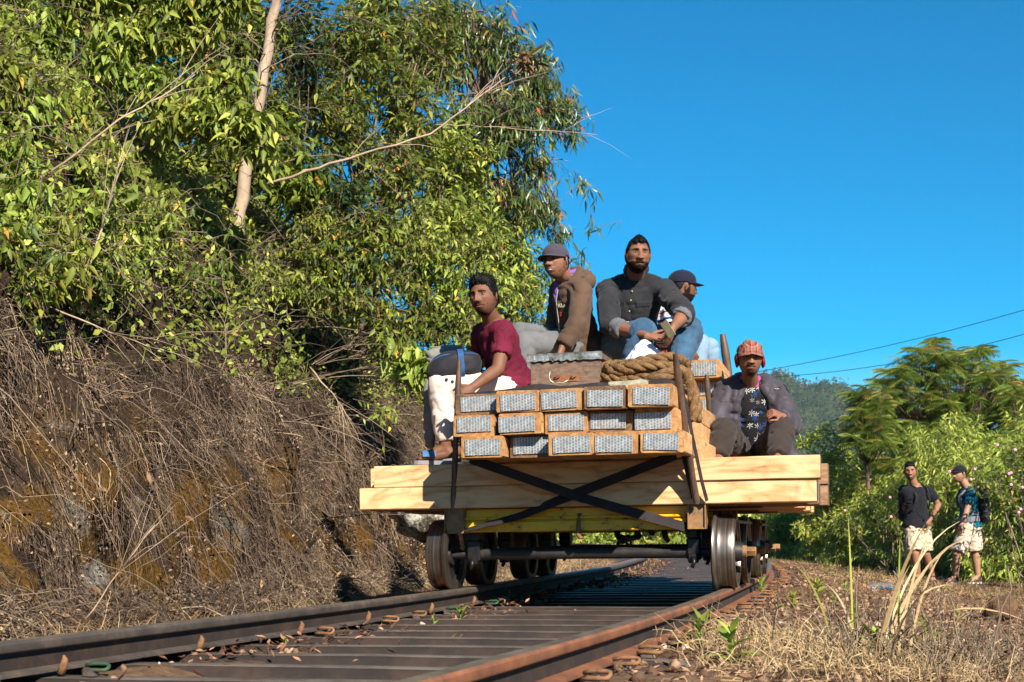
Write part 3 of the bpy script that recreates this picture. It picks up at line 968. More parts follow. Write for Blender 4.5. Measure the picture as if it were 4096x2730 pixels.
# cross sleepers
CH = 0.1335
CV = [timber_mesh('cross_%d' % i, 2.70, 0.250, CH - 0.001, 60 + i, [M['wood_light'], M['wood_end']]) for i in range(4)]
CVO = [timber_mesh('cross_old_%d' % i, 2.70, 0.250, CH - 0.001, 80 + i, [M['wood_old'], M['wood_end_dark']], rough=0.003) for i in range(2)]
rr = random.Random(9)
for k in range(2):
    z = ZB - CH * (k + 0.5) - 0.002
    for j in range(16):
        yf = -0.226 + (0.012 if k else 0) + j * 0.2535
        if j == 0:
            a, b = (tl(1497, 1870, yf), tl(3280, 1870, yf)) if k == 0 else (tl(1440, 1960, yf), tl(3266, 1960, yf))
            cx = (a.x + b.x) / 2; Lx = abs(b.x - a.x) / 2.70
            lab = 'long pale sleeper laid crosswise at the front, directly under the plated ends' if k == 0 else 'lower long pale sleeper laid crosswise, just above the yellow beam'
            me = CV[k]
        else:
            cx = 0.01 + rr.uniform(-0.05, 0.02); Lx = 1.0
            old = (k == 1 and j in (1, 2)) or (k == 0 and j == 3)
            if j >= 5: cx -= 0.12
            if j in (3, 4): cx += 0.06
            me = CVO[j % 2] if (old or j in (3, 4)) else CV[(j + k) % 4]
            lab = ('upper' if k == 0 else 'lower') + ' crosswise sleeper hidden in the layer behind the front pale pair'
        o = bpy.data.objects.new('timber_sleeper', me)
        link(o)
        o.matrix_world = MT @ Matrix.Translation((cx, yf + 0.125, z)) @ Matrix.Rotation(rr.uniform(-0.003, 0.003) if j else (0.004 if k else -0.003), 4, 'Z') @ Matrix.Diagonal((Lx, 1, 1, 1))
        tag(o, lab, 'timber sleeper', 'sleepers laid crosswise under the stack')
        if j == 0 and k == 1:
            p = bpy.data.objects.new('nail_plate', PLATE)
            link(p, o)
            p.matrix_local = Matrix.Translation((1.352, 0, -0.004)) @ Matrix.Rotation(R(90), 4, 'Z')

# ------------------------------------------------------------------ stakes
def stake(p0, p1, r0, label, bend=0.0):
    mid = (Vector(p0) + Vector(p1)) / 2 + Vector((bend, 0, 0))
    mb = MB()
    pts = []
    for i in range(13):
        q = i / 12
        pts.append(Vector(p0) * (1 - q) ** 2 + mid * 2 * q * (1 - q) + Vector(p1) * q * q)
    rad = [r0 * (1 + 0.08 * math.sin(i * 2.1)) for i in range(13)]
    rad[-1] = r0 * 0.7
    mb.tube([MT @ p for p in pts], rad, 12)
    o = mb.build('steel_stake', M['stake'], None, smooth=True)
    o.data.set_sharp_from_angle(angle=R(50))
    tag(o, label, 'stake', 'steel stakes holding the load')
    return o
stake(tl(1812, 2040, -0.20), tl(1837, 1436, -0.30), 0.0175, 'upright steel stake gripped by the man in maroon')
stake(tl(2787, 2010, -0.25), tl(2700, 1416, -0.66), 0.0200, 'leaning steel stake in front of the coiled rope', -0.01)
stake(tl(2850, 1800, 1.2), tl(2826, 1500, 1.1), 0.0185, 'short steel stake top just behind the hanging rope end')
stake(tl(2965, 1830, 2.2), tl(2890, 1337, 2.1), 0.030, 'thick steel stake standing behind the plaid cap man')

# ------------------------------------------------------------------ straps
def ribbon(mb, pts, nrm, width, th=0.0025, twist=None):
    pts = [Vector(p) for p in pts]
    fr = []
    for i, p in enumerate(pts):
        t_ = (pts[min(i + 1, len(pts) - 1)] - pts[max(0, i - 1)]).normalized()
        n_ = Vector(nrm if not isinstance(nrm, list) else nrm[i]).normalized()
        sd = t_.cross(n_).normalized()
        n2 = sd.cross(t_).normalized()
        if twist:
            q = Matrix.Rotation(twist[i], 3, t_)
            sd, n2 = q @ sd, q @ n2
        fr.append((p, sd * width / 2, n2 * th / 2))
    mb.sweep([(-1, -1), (1, -1), (1, 1), (-1, 1)], fr)

def strap_obj(name, label, pts, nrm, width, twist=None, n=24):
    # pts: local control points, linearly subdivided
    P = [Vector(p) for p in pts]
    d = [0]
    for i in range(1, len(P)):
        d.append(d[-1] + (P[i] - P[i - 1]).length)
    out, nn, tw = [], [], []
    for q in np.linspace(0, d[-1], n):
        i = max(1, min(len(P) - 1, int(np.searchsorted(d, q))))
        f_ = (q - d[i - 1]) / max(1e-9, d[i] - d[i - 1])
        out.append(MT @ P[i - 1].lerp(P[i], f_))
        if twist: tw.append(twist[i - 1] * (1 - f_) + twist[i] * f_)
    mb = MB()
    ribbon(mb, out, MT.to_3x3() @ Vector(nrm), width, 0.003, tw or None)
    o = mb.build(name, M['strap'])
    tag(o, label, 'strap', 'black cargo straps')
    return o
yx = -0.25
A = tl(1880, 1836, -0.55); B = tl(2320, 1990, -0.252); Cc = tl(2620, 2075, -0.20); D = tl(2755, 2112, -0.16)
strap_obj('cargo_strap', 'black strap crossing from under the stack by the maroon man to the far pocket', [A, B, Cc, D], (0, -1, 0.2), 0.055)
A = tl(2705, 1820, -0.50); B = tl(2310, 1972, -0.262); Cc = tl(2080, 2065, -0.20); D = tl(1858, 2122, -0.17)
strap_obj('cargo_strap', 'black strap crossing from under the stack by the leaning stake, its tail twisted', [A, B, Cc, D], (0, -1, 0.2), 0.058, [0, 0, 0.5, 1.0])
ztop = ZB + 3 * PITCH
EL = yfs[(0, 0)][0] - 0.125; ER = yfs[(0, 4)][0] + 0.125
strap_obj('cargo_strap', 'black ratchet strap lying across the top of the plated stack',
          [(EL - 0.005, -0.40, ztop - 0.10), (EL - 0.003, -0.42, ztop + 0.004), (EL + 0.25, -0.47, ztop + 0.010), (EL + 0.45, -0.50, ztop + 0.035), (0.0, -0.50, ztop + 0.012), (0.2, -0.50, ztop + 0.028), (0.4, -0.47, ztop + 0.012), (ER - 0.10, -0.45, ztop + 0.045), (ER + 0.002, -0.44, ztop + 0.01), (ER + 0.006, -0.44, ztop - 0.3), (ER + 0.05, -0.2, ztop - 0.62)], (0, -0.75, 0.65), 0.05, None, 40)
# narrow rope-like strap beside the leaning stake
mb = MB()
pts = [tl(2702, 1560, -0.50), tl(2742, 1600, -0.47), tl(2772, 1760, -0.40), tl(2808, 1930, -0.29), tl(2828, 2005, -0.24)]
ribbon(mb, [MT @ p for p in pts], MT.to_3x3() @ Vector((0.6, -0.8, 0)), 0.022)
tag(mb.build('cargo_strap', M['strap']), 'narrow dark strap running down beside the leaning stake', 'strap', 'black cargo straps')
# ratchet buckle
rb = empty('ratchet_buckle', MT @ Matrix.Translation(tl(2525, 1537, -0.56)))
tag(rb, 'pale metal ratchet buckle on the strap under the rope', 'buckle')
mb = MB()
mb.add([(-0.13, -0.012, -0.004), (-0.125, -0.012, 0.016), (0.02, -0.012, 0.020), (0.06, -0.012, 0.026), (0.09, -0.012, 0.016), (0.095, -0.012, -0.010), (0.07, -0.012, -0.026), (0.03, -0.012, -0.022)] +
       [(-0.13, 0.0, -0.004), (-0.125, 0.0, 0.016), (0.02, 0.0, 0.020), (0.06, 0.0, 0.026), (0.09, 0.0, 0.016), (0.095, 0.0, -0.010), (0.07, 0.0, -0.026), (0.03, 0.0, -0.022)],
       [tuple(range(8)), tuple(range(15, 7, -1))] + [(i, i + 8, (i + 1) % 8 + 8, (i + 1) % 8) for i in range(8)])
M['pale_metal'] = noisy('pale_zinc', [(0.3, srgb(120, 112, 92)), (0.5, srgb(176, 168, 142)), (0.75, srgb(214, 208, 186))], 30, 0.4, 0.2, 0.002, metal=0.5)
mb.build('side_plate', M['pale_metal'], rb)
mb = MB(); mb.add([(p[0], p[1] + 0.045, p[2]) for p in mb.v] if mb.v else [(-0.1, 0.04, 0), (0.09, 0.04, 0), (0.09, 0.045, 0.02)], [(0, 1, 2)])
mb.tube([(0.055, -0.02, 0.0), (0.055, 0.05, 0.0)], 0.016, 12)
mb.tube([(-0.12, -0.02, 0.006), (-0.12, 0.05, 0.006)], 0.007, 8)
mb.build('spindle', M['pale_metal'], rb)
# hook on the strap in front of the chest
hk = empty('strap_hook', MT @ Matrix.Translation(tl(2215, 1520, -0.42)))
tag(hk, 'small bent steel hook hanging from the chest hasp', 'hook')
mb = MB()
mb.tube([(-0.02, 0, 0.05), (-0.028, 0, 0.02), (-0.02, 0, -0.005), (0.005, 0, -0.022), (0.03, 0, -0.018), (0.055, 0, -0.02), (0.085, 0, -0.005)], [0.003, 0.004, 0.004, 0.004, 0.005, 0.005, 0.004], 8)
mb.build('hook', M['pale_metal'], hk, smooth=True)

# ------------------------------------------------------------------ foliage toolkit (all vectorised)
def unit(a):
    return a / np.maximum(1e-9, np.linalg.norm(a, axis=-1, keepdims=True))

def leaf_tpl(W=0.34, fold=0.10, droop=0.18, peak=0.38):
    """leaf of length 1 along +x, midrib folded, tip drooping: 8 verts, 8 tris"""
    x1, x2 = peak, 0.5 + peak / 2 + 0.02
    w1, w2 = W / 2, W / 2 * 0.62
    d = lambda x: -droop * x * x
    v = [(0, 0, 0), (x1, w1, d(x1) + fold * W), (x1, 0, d(x1)), (x1, -w1, d(x1) + fold * W),
         (x2, w2, d(x2) + fold * W * .6), (x2, 0, d(x2)), (x2, -w2, d(x2) + fold * W * .6), (1, 0, d(1.0))]
    f = [(0, 2, 1), (0, 3, 2), (1, 2, 5), (1, 5, 4), (2, 3, 6), (2, 6, 5), (4, 5, 7), (5, 6, 7)]
    return np.array(v, float), np.array(f, int)
def leaf_small(W=0.5, fold=0.15):
    v = [(0, 0, 0), (0.45, W / 2, fold * W), (0.45, -W / 2, fold * W), (1, 0, -0.08)]
    return np.array(v, float), np.array([(0, 2, 1), (1, 2, 3)], int)
T_BROAD = leaf_tpl(0.36, 0.30, 0.30, 0.33)
T_HEDGE = leaf_small(0.20, 0.12)
T_HFAR = leaf_small(0.36, 0.12)
T_MID = leaf_tpl(0.34, 0.22, 0.25, 0.36)
T_LANCE = leaf_tpl(0.17, 0.15, 0.30, 0.36)
T_SMALL = leaf_small(0.55)
T_DEAD = leaf_tpl(0.38, 0.4, -0.35, 0.42)

def place(tpl, P, D, S, up=None, jit=0.6):
    """instances of tpl at P, x axis along D, scale S; returns verts, faces, instance index per vertex"""
    tv, tf = tpl
    n = len(P)
    if n == 0:
        return np.zeros((0, 3)), np.zeros((0, tf.shape[1]), int), np.zeros(0, int)
    ex = unit(D)
    up = np.tile([0, 0, 1.0], (n, 1)) if up is None else up
    up = up + rng.normal(0, jit, (n, 3))
    ez = unit(up - ex * np.sum(up * ex, 1, keepdims=True))
    ey = np.cross(ez, ex)
    S = np.broadcast_to(np.asarray(S, float).reshape(-1, 1, 1) if np.ndim(S) else np.full((n, 1, 1), S), (n, 1, 1))
    V = (tv[None, :, 0:1] * ex[:, None] + tv[None, :, 1:2] * ey[:, None] + tv[None, :, 2:3] * ez[:, None]) * S + P[:, None]
    Fc = tf[None] + (np.arange(n) * len(tv))[:, None, None]
    return V.reshape(-1, 3), Fc.reshape(-1, tf.shape[1]), np.repeat(np.arange(n), len(tv))

def tubes(paths, rad, n=3):
    """paths (m,k,3), rad (m,k): thin prisms"""
    m, k, _ = paths.shape
    t_ = np.gradient(paths, axis=1)
    t_ = unit(t_)
    a = np.where(np.abs(t_[..., 2:3]) < 0.9, np.array([0, 0, 1.0]), np.array([1.0, 0, 0]))
    e1 = unit(np.cross(t_, a)); e2 = np.cross(t_, e1)
    ang = np.arange(n) * 2 * np.pi / n
    V = paths[:, :, None] + (e1[:, :, None] * np.cos(ang)[None, None, :, None] + e2[:, :, None] * np.sin(ang)[None, None, :, None]) * rad[:, :, None, None]
    base = (np.arange(m) * k * n)[:, None, None]
    i = np.arange(k - 1)[None, :, None] * n
    j = np.arange(n)[None, None, :]
    j2 = (j + 1) % n
    Fc = np.stack([base + i + j, base + i + j2, base + i + n + j2, base + i + n + j], -1).reshape(-1, 4)
    return V.reshape(-1, 3), Fc, np.repeat(np.arange(m), k * n)

def ribbons(paths, width, side=None):
    m, k, _ = paths.shape
    if side is None:
        side = unit(rng.normal(0, 1, (m, 3)))
    t_ = unit(np.gradient(paths, axis=1))
    sd = unit(side[:, None] - t_ * np.sum(side[:, None] * t_, -1, keepdims=True))
    w = width[..., None] if width.ndim == 2 else width[:, None, None]
    V = np.stack([paths - sd * w / 2, paths + sd * w / 2], 2)
    base = (np.arange(m) * k * 2)[:, None]
    i = np.arange(k - 1)[None] * 2
    Fc = np.stack([base + i, base + i + 1, base + i + 3, base + i + 2], -1).reshape(-1, 4)
    return V.reshape(-1, 3), Fc, np.repeat(np.arange(m), k * 2)

def arcs(P, D, L, k=5, droop=0.3, wig=0.05):
    """curved paths from P along D of length L bending down"""
    n = len(P)
    q = np.linspace(0, 1, k)[None, :, None]
    D = unit(D)
    L = np.broadcast_to(np.asarray(L, float), (n,))[:, None, None]
    dr = np.broadcast_to(np.asarray(droop, float), (n,))[:, None, None]
    pa = P[:, None] + D[:, None] * L * q - np.array([0, 0, 1.0]) * dr * L * q ** 2
    w = np.cumsum(rng.normal(0, 1, (n, k, 3)), axis=1)
    w -= w[:, :1]
    return pa + w * wig * L

def merge(parts):
    """list of (V,F,inst,tint per inst) with equal face size -> V,F,tint"""
    Vs, Fs, Ts = [], [], []
    b = 0
    for V, Fc, I, tt in parts:
        Vs.append(V); Fs.append(Fc + b); Ts.append(np.asarray(tt)[I] if len(I) else np.zeros(0))
        b += len(V)
    return np.concatenate(Vs), np.concatenate(Fs), np.concatenate(Ts)

def leaf_mat(name, stops, trans=0.35, rough=0.5, spec=0.35, hj=0.03):
    t = NT(name)
    tn = t.attr('tint').outputs['Fac']
    col = t.ramp(tn, stops)
    col = t.hsv(col, t.math('ADD', t.math('MULTIPLY', t.rand(), hj), 0.5 - hj / 2), 1.0, t.math('ADD', t.math('MULTIPLY', t.rand(), 0.3), 0.85))
    return t.bsdf(col, rough, spec=spec, trans=trans, tcol=t.mix(0.5, col, (0.30, 0.30, 0.05, 1), 'MIX') if trans > 0.2 else None)
def twig_mat(name, stops, rough=0.9):
    t = NT(name)
    tn = t.attr('tint').outputs['Fac']
    nz = t.noise(t.world(), 60, 3)
    col = t.mix(0.35, t.ramp(tn, stops), t.ramp(nz, [(0.3, (0.02, 0.015, 0.01)), (0.7, (0.3, 0.24, 0.17))]))
    return t.bsdf(col, rough, spec=0.15)
G = lambda *a: srgb(*a)
M['leaf_bright'] = leaf_mat('leaf_bright', [(0.0, G(80, 98, 34)), (0.5, G(128, 144, 54)), (0.86, G(176, 184, 82)), (0.95, G(206, 190, 76)), (1.0, G(200, 164, 72))])
M['leaf_mid'] = leaf_mat('leaf_mid', [(0.0, G(52, 69, 26)), (0.5, G(93, 112, 38)), (0.85, G(141, 148, 56)), (0.95, G(219, 168, 73)), (1.0, G(176, 95, 49))])
M['leaf_dark'] = leaf_mat('leaf_dark', [(0.0, G(31, 48, 22)), (0.6, G(57, 79, 33)), (0.9, G(97, 107, 48)), (1.0, G(145, 92, 44))], 0.25)
M['leaf_euc'] = leaf_mat('leaf_eucalyptus', [(0.0, G(45, 65, 29)), (0.55, G(76, 99, 41)), (0.85, G(128, 127, 58)), (0.95, G(174, 88, 50)), (1.0, G(187, 79, 46))], 0.2, 0.35, 0.6)
M['leaf_hedge'] = leaf_mat('leaf_hedge', [(0.0, G(100, 122, 44)), (0.5, G(154, 170, 64)), (0.85, G(194, 202, 94)), (0.96, G(214, 200, 110)), (1.0, G(150, 116, 76))], 0.4)
M['leaf_pinnate'] = leaf_mat('leaf_pinnate', [(0.0, G(58, 84, 30)), (0.55, G(112, 132, 48)), (0.8, G(150, 150, 66)), (0.92, G(160, 116, 70)), (1.0, G(140, 80, 64))], 0.35)
M['leaf_dead'] = leaf_mat('leaf_dead', [(0.0, G(70, 50, 36)), (0.5, G(124, 94, 68)), (0.9, G(168, 132, 98)), (1.0, G(190, 142, 118))], 0.05, 0.8, 0.2)
M['straw'] = twig_mat('straw', [(0.0, G(120, 92, 60)), (0.5, G(182, 150, 104)), (0.85, G(214, 188, 140)), (1.0, G(226, 206, 164))])
M['drygrass'] = twig_mat('dry_grass', [(0.0, G(38, 28, 23)), (0.45, G(86, 67, 55)), (0.8, G(136, 110, 88)), (1.0, G(196, 170, 134))])
M['twig'] = twig_mat('twig', [(0.0, G(60, 48, 40)), (0.5, G(106, 88, 72)), (1.0, G(158, 138, 114))])
M['greenblade'] = leaf_mat('green_blade', [(0.0, G(90, 116, 40)), (0.6, G(140, 152, 56)), (1.0, G(190, 176, 90))], 0.3)
M['bark_pale'] = noisy('pale_bark', [(0.28, srgb(112, 92, 76)), (0.5, srgb(160, 138, 116)), (0.75, srgb(196, 176, 150))], 5, 0.85, 0.4, 0.01, stretch=(1, 1, 0.35), coord='World')
M['bark_dark'] = noisy('dark_bark', [(0.3, srgb(58, 42, 34)), (0.5, srgb(98, 74, 60)), (0.75, srgb(134, 106, 88))], 6, 0.9, 0.4, 0.01, coord='World')

def sprays(blobs, n, leaf_n, tw_len, tw_up=0.35, droop=0.35, shell=0.55):
    """twigs through ellipsoid blobs and leaves along them: returns twig paths, leaf P, leaf D"""
    vol = np.array([b[1][0] * b[1][1] * b[1][2] for b in blobs]) ** 0.67
    pick = rng.choice(len(blobs), n, p=vol / vol.sum())
    C = np.array([np.array(b[0], float) for b in blobs])[pick]
    Rr = np.array([b[1] for b in blobs])[pick]
    d = unit(rng.normal(0, 1, (n, 3)))
    r_ = shell + (1 - shell) * rng.random((n, 1)) ** 0.7
    r_ = np.where(rng.random((n, 1)) < 0.3, rng.random((n, 1)) ** 0.5, r_)
    tip = C + d * Rr * r_
    dirn = unit(d * 0.8 + np.array([0, 0, tw_up]) + rng.normal(0, 0.35, (n, 3)))
    L = tw_len * rng.uniform(0.6, 1.3, n)
    start = tip - dirn * L[:, None]
    pa = arcs(start, dirn, L, 5, 0.12, 0.03)
    q = np.linspace(0.12, 1.0, leaf_n)
    fi = q * 4
    i0 = np.minimum(fi.astype(int), 3); fr = (fi - i0)[None, :, None]
    P = pa[:, i0] * (1 - fr) + pa[:, i0 + 1] * fr
    tg = unit(pa[:, i0 + 1] - pa[:, i0])
    a = rng.random((n, 1)) * 6.28 + np.arange(leaf_n)[None] * 2.4
    e1 = unit(np.cross(tg, np.array([0.3, 0.2, 1.0]))); e2 = np.cross(tg, e1)
    D = tg * 0.45 + (e1 * np.cos(a)[..., None] + e2 * np.sin(a)[..., None]) * 0.9
    D[..., 2] -= droop
    D = D + rng.normal(0, 0.22, D.shape)
    return pa, P.reshape(-1, 3), D.reshape(-1, 3)

def plant(name, label, cat, base, blobs, leaf, tpl, n, leaf_n, llen, tw_len=0.3, droop=0.35, tw_up=0.35, stem_r=0.012, stem_m='twig', group=None, trunk=None, shell=0.55, tj=(0, 1), stems=True):
    base = Vector(base)
    root = empty(name, base)
    tag(root, label, cat, group)
    b0 = np.array(base)
    pa, P, D = sprays(blobs, n, leaf_n, tw_len, tw_up, droop, shell)
    S = llen * rng.uniform(0.6, 1.25, len(P))
    V, Fc, I = place(tpl, P, D, S)
    spray_t = np.repeat(rng.normal(0, 0.13, n), leaf_n)
    tt = np.clip(tj[0] + (tj[1] - tj[0]) * np.clip(rng.beta(2.2, 2.4, len(P)) + spray_t, 0, 1), 0, 0.86)
    tt = np.where(rng.random(len(P)) < 0.022, rng.uniform(0.92, 1.0, len(P)), tt)
    me = np_mesh('crown', V - b0, Fc, M[leaf], tint=tt[I])
    np_obj('crown', me, root)
    if stems:
        # twigs plus stems from the base to a share of the sprays
        k = min(n, max(4, n // 7))
        sel = rng.choice(n, k, replace=False)
        tgt = pa[sel, 0]
        src = np.tile(b0, (k, 1)) + rng.normal(0, 0.05, (k, 3)) * np.array([1, 1, 0.2])
        if trunk is not None:
            tp = np.array([list(p) for p in trunk[0]])
            j = rng.integers(max(1, len(tp) // 2), len(tp), k)
            src = tp[j]
        q = np.linspace(0, 1, 6)[None, :, None]
        mid = (src + tgt) / 2 + rng.normal(0, 0.08, (k, 3)) + np.array([0, 0, 0.1])
        st = src[:, None] * (1 - q) ** 2 + mid[:, None] * 2 * q * (1 - q) + tgt[:, None] * q * q
        r1 = np.linspace(stem_r, stem_r * 0.35, 6)[None] * rng.uniform(0.6, 1.2, (k, 1))
        Va, Fa, Ia = tubes(st, r1, 4)
        r2 = np.linspace(0.0035, 0.0015, 5)[None] * np.ones((n, 1))
        Vb, Fb, Ib = tubes(pa, r2, 3)
        V, Fc, tt = merge([(Va, Fa, Ia, rng.random(k)), (Vb, Fb, Ib, rng.random(n))])
        np_obj('stem', np_mesh('stem', V - b0, Fc, M[stem_m], tint=tt, smooth=True), root)
    if trunk is not None:
        mb = MB()
        mb.tube([Vector(p) - base for p in trunk[0]], trunk[1], 12)
        mb.build('trunk', M[trunk[2]], root, smooth=True)
    return root

def px_blob(px, py, y, rx, ry, depth=None):
    k = y / F
    return (at(px, py, y), (rx * k, (depth if depth else (rx + ry) / 2 * k), ry * k))

def ray_bank(px, py, y0=4.5, y1=45.0):
    Y = np.arange(y0, y1, 0.04)
    X = (px - 2048) / F * Y; Z = CAMZ - (py - HZ) / F * Y
    s_, u_ = to_track(X, Y)
    ub = -2.28 - 0.022 * np.clip(s_, 0, 60)
    w_ = ub - u_
    bz = np.where(w_ > 0, bank_prof(np.maximum(w_, 0)) * bank_top(s_), -1)
    hit = np.nonzero((Z < bz) & (w_ > 0))[0]
    if len(hit) == 0:
        return None
    return float(Y[hit[0]])

def bank_sample(n, s0, s1, w0, w1):
    s_ = rng.uniform(s0, s1, n); w_ = rng.uniform(w0, w1, n)
    x, y, z = bank_xyz(s_, w_)
    x1, y1, z1 = bank_xyz(s_ + 0.05, w_)
    x2, y2, z2 = bank_xyz(s_, w_ + 0.05)
    P = np.stack([x, y, z], -1)
    N = unit(np.cross(np.stack([x1, y1, z1], -1) - P, np.stack([x2, y2, z2], -1) - P))
    ph = PHI0 - s_ / RAD
    rt = np.stack([np.cos(ph), -np.sin(ph), 0 * ph + 0.3], -1)
    N = np.where(np.sum(N * rt, 1, keepdims=True) < 0, -N, N)
    return P, N, s_, w_

# ------------------------------------------------------------------ bank: dry brush, twigs, ground cover
def clumpy(P, f, th, k=2.0):
    return fbm(P[:, 0] * f, P[:, 1] * f, P[:, 2] * f * 1.3) > th

P, N, s_, w_ = bank_sample(230000, -4.0, 14, 0.02, 1.3)
keep = (fbm(P[:, 0] * 1.6, P[:, 1] * 1.6, P[:, 2] * 1.6) + 0.14 * (P[:, 2] > 0.8) + 0.22 * (P[:, 2] < 0.2)) > 0.49
keep &= P[:, 2] < 1.75 + 0.9 * (fbm(P[:, 0] * 0.9 + 4, P[:, 1] * 0.9, P[:, 2]) - 0.45)
P, N = P[keep], N[keep]
n = len(P)
D = N * rng.uniform(0.1, 0.9, (n, 1)) + rng.normal(0, 0.6, (n, 3)) + np.array([0, 0, -0.1])
hang = (fbm(P[:, 0] * 1.1 + 17, P[:, 1] * 1.1, P[:, 2] * 0.5) > 0.5) & (P[:, 2] > 0.35)
D = np.where(hang[:, None], N * 0.35 + rng.normal(0, 0.25, (n, 3)) + np.array([0, 0, -1.0]), D)
L = rng.uniform(0.05, 0.22, n) * np.where(rng.random(n) < 0.15, 1.9, 1.0)
pa = arcs(P - N * 0.02, D, L, 4, rng.uniform(0.2, 1.3, n), 0.11)
Va, Fa, Ia = ribbons(pa, np.linspace(1, 0.45, 4)[None] * rng.uniform(0.0022, 0.0055, (n, 1)))
tt = np.clip(rng.beta(1.5, 2.2, n) + (fbm(P[:, 0] * 1.5, P[:, 1] * 1.5, P[:, 2] * 1.5) - 0.52) * 1.5, 0, 1)
np_o = np_obj('dry_grass', np_mesh('dry_grass', Va, Fa, M['drygrass'], tint=tt[Ia]))
tag(np_o, 'matted brown dry grass hanging over the rocky cutting', 'dry grass', kind='stuff')

# long bare twigs and vines
P, N, s_, w_ = bank_sample(2600, -5, 17, 0.1, 2.2)
n = len(P)
D = N * 0.5 + rng.normal(0, 0.7, (n, 3))
L = rng.uniform(0.3, 1.1, n)
pa = arcs(P, D, L, 8, rng.uniform(-0.1, 0.8, n), 0.035)
Va, Fa, Ia = tubes(pa, np.linspace(1, 0.4, 8)[None] * rng.uniform(0.0016, 0.0052, (n, 1)), 4)
o = np_obj('dead_twigs', np_mesh('dead_twigs', Va, Fa, M['twig'], tint=rng.random(n)[Ia], smooth=True))
tag(o, 'bare grey-brown twigs and vines tangled over the bank', 'twigs', kind='stuff')

# pale straw along the foot of the bank and the verge
n = 9000
s_ = rng.uniform(-5, 26, n); u_ = rng.uniform(-2.75, -1.35, n)
x, y = track_np(s_, u_)
keep = fbm(x * 1.5, y * 1.5) + 0.3 * (u_ < -1.9) > 0.55
x, y = x[keep], y[keep]; n = len(x)
z = np.maximum(ground_z(x, y), -0.06)
P = np.stack([x, y, z - 0.01], -1)
D = rng.normal(0, 0.5, (n, 3)) + np.array([0, 0, 1.0])
pa = arcs(P, D, rng.uniform(0.05, 0.24, n), 4, rng.uniform(0.2, 0.9, n), 0.05)
Va, Fa, Ia = ribbons(pa, np.linspace(1, 0.4, 4)[None] * rng.uniform(0.002, 0.005, (n, 1)))
o = np_obj('straw_grass', np_mesh('straw_grass', Va, Fa, M['straw'], tint=np.clip(rng.beta(2, 2.5, n), 0, 1)[Ia]))
tag(o, 'pale straw grass along the foot of the bank', 'dry grass', kind='stuff')

# dead leaves caught in the brush
P, N, s_, w_ = bank_sample(1300, -5, 17, 0.05, 1.5)
V, Fc, I = place(T_DEAD, P + N * rng.uniform(0.02, 0.10, (len(P), 1)), rng.normal(0, 1, P.shape) + np.array([0, 0, -0.5]), rng.uniform(0.03, 0.085, len(P)), N, 0.8)
o = np_obj('dead_leaves', np_mesh('dead_leaves', V, Fc, M['leaf_dead'], tint=rng.random(len(P))[I]))
tag(o, 'curled brown dead leaves caught in the brush', 'dead leaves', kind='stuff')

# crumbled dry leaf matter matting the brush
P, N, s_, w_ = bank_sample(90000, -4.0, 14, 0.02, 1.3)
keep = (P[:, 2] < 1.9 + 0.9 * (fbm(P[:, 0] * 0.9 + 4, P[:, 1] * 0.9, P[:, 2]) - 0.45)) & (fbm(P[:, 0] * 3.1, P[:, 1] * 3.1, P[:, 2] * 3.1) > 0.45)
P, N = P[keep], N[keep]
V, Fc, I = place(T_SMALL, P + N * rng.uniform(0.0, 0.13, (len(P), 1)), rng.normal(0, 1, P.shape) + np.array([0, 0, -0.4]), rng.uniform(0.012, 0.032, len(P)), N, 0.9)
o = np_obj('dry_leaf_mat', np_mesh('dry_leaf_mat', V, Fc, M['drygrass'], tint=np.clip(rng.beta(1.6, 2.0, len(P)) + (fbm(P[:, 0] * 1.5, P[:, 1] * 1.5, P[:, 2] * 1.5) - 0.5) * 1.2, 0, 1)[I]))
tag(o, 'crumbled brown leaf matter clinging to the dry brush of the cutting', 'dry leaves', kind='stuff')

# low green cover over the upper bank
P, N, s_, w_ = bank_sample(130000, -4.5, 24, 0.45, 4.2)
zl_ = P[:, 2] - 0.9 * (fbm(P[:, 0] * 0.9 + 4, P[:, 1] * 0.9, P[:, 2]) - 0.45)
keep = (zl_ > 1.60) & (fbm(P[:, 0] * 2.2, P[:, 1] * 2.2, P[:, 2] * 2.2) > 0.34)
P, N = P[keep], N[keep]
P = P + N * rng.uniform(0.0, 0.30, (len(P), 1)) ** 1.3
D = N * 0.6 + rng.normal(0, 0.7, P.shape)
V, Fc, I = place(T_SMALL, P, D, rng.uniform(0.03, 0.075, len(P)), N, 0.6)
o = np_obj('ground_cover', np_mesh('ground_cover', V, Fc, M['leaf_bright'], tint=np.clip(rng.beta(2.2, 2.2, len(P)), 0, 0.9)[I]))
tag(o, 'small leaved green ground cover over the upper bank', 'ground cover', kind='stuff')
P, N, s_, w_ = bank_sample(9000, -5, 26, 0.6, 3.4)
n = len(P)
pa = arcs(P, N * 0.5 + rng.normal(0, 0.45, (n, 3)) + np.array([0, 0, 0.7]), rng.uniform(0.12, 0.4, n), 4, rng.uniform(0.2, 0.9, n), 0.03)
Va, Fa, Ia = ribbons(pa, np.linspace(1, 0.25, 4)[None] * rng.uniform(0.003, 0.008, (n, 1)))
o = np_obj('bank_grass', np_mesh('bank_grass', Va, Fa, M['greenblade'], tint=rng.random(n)[Ia]))
tag(o, 'yellow-green grass blades among the shrubs of the upper bank', 'grass', kind='stuff')

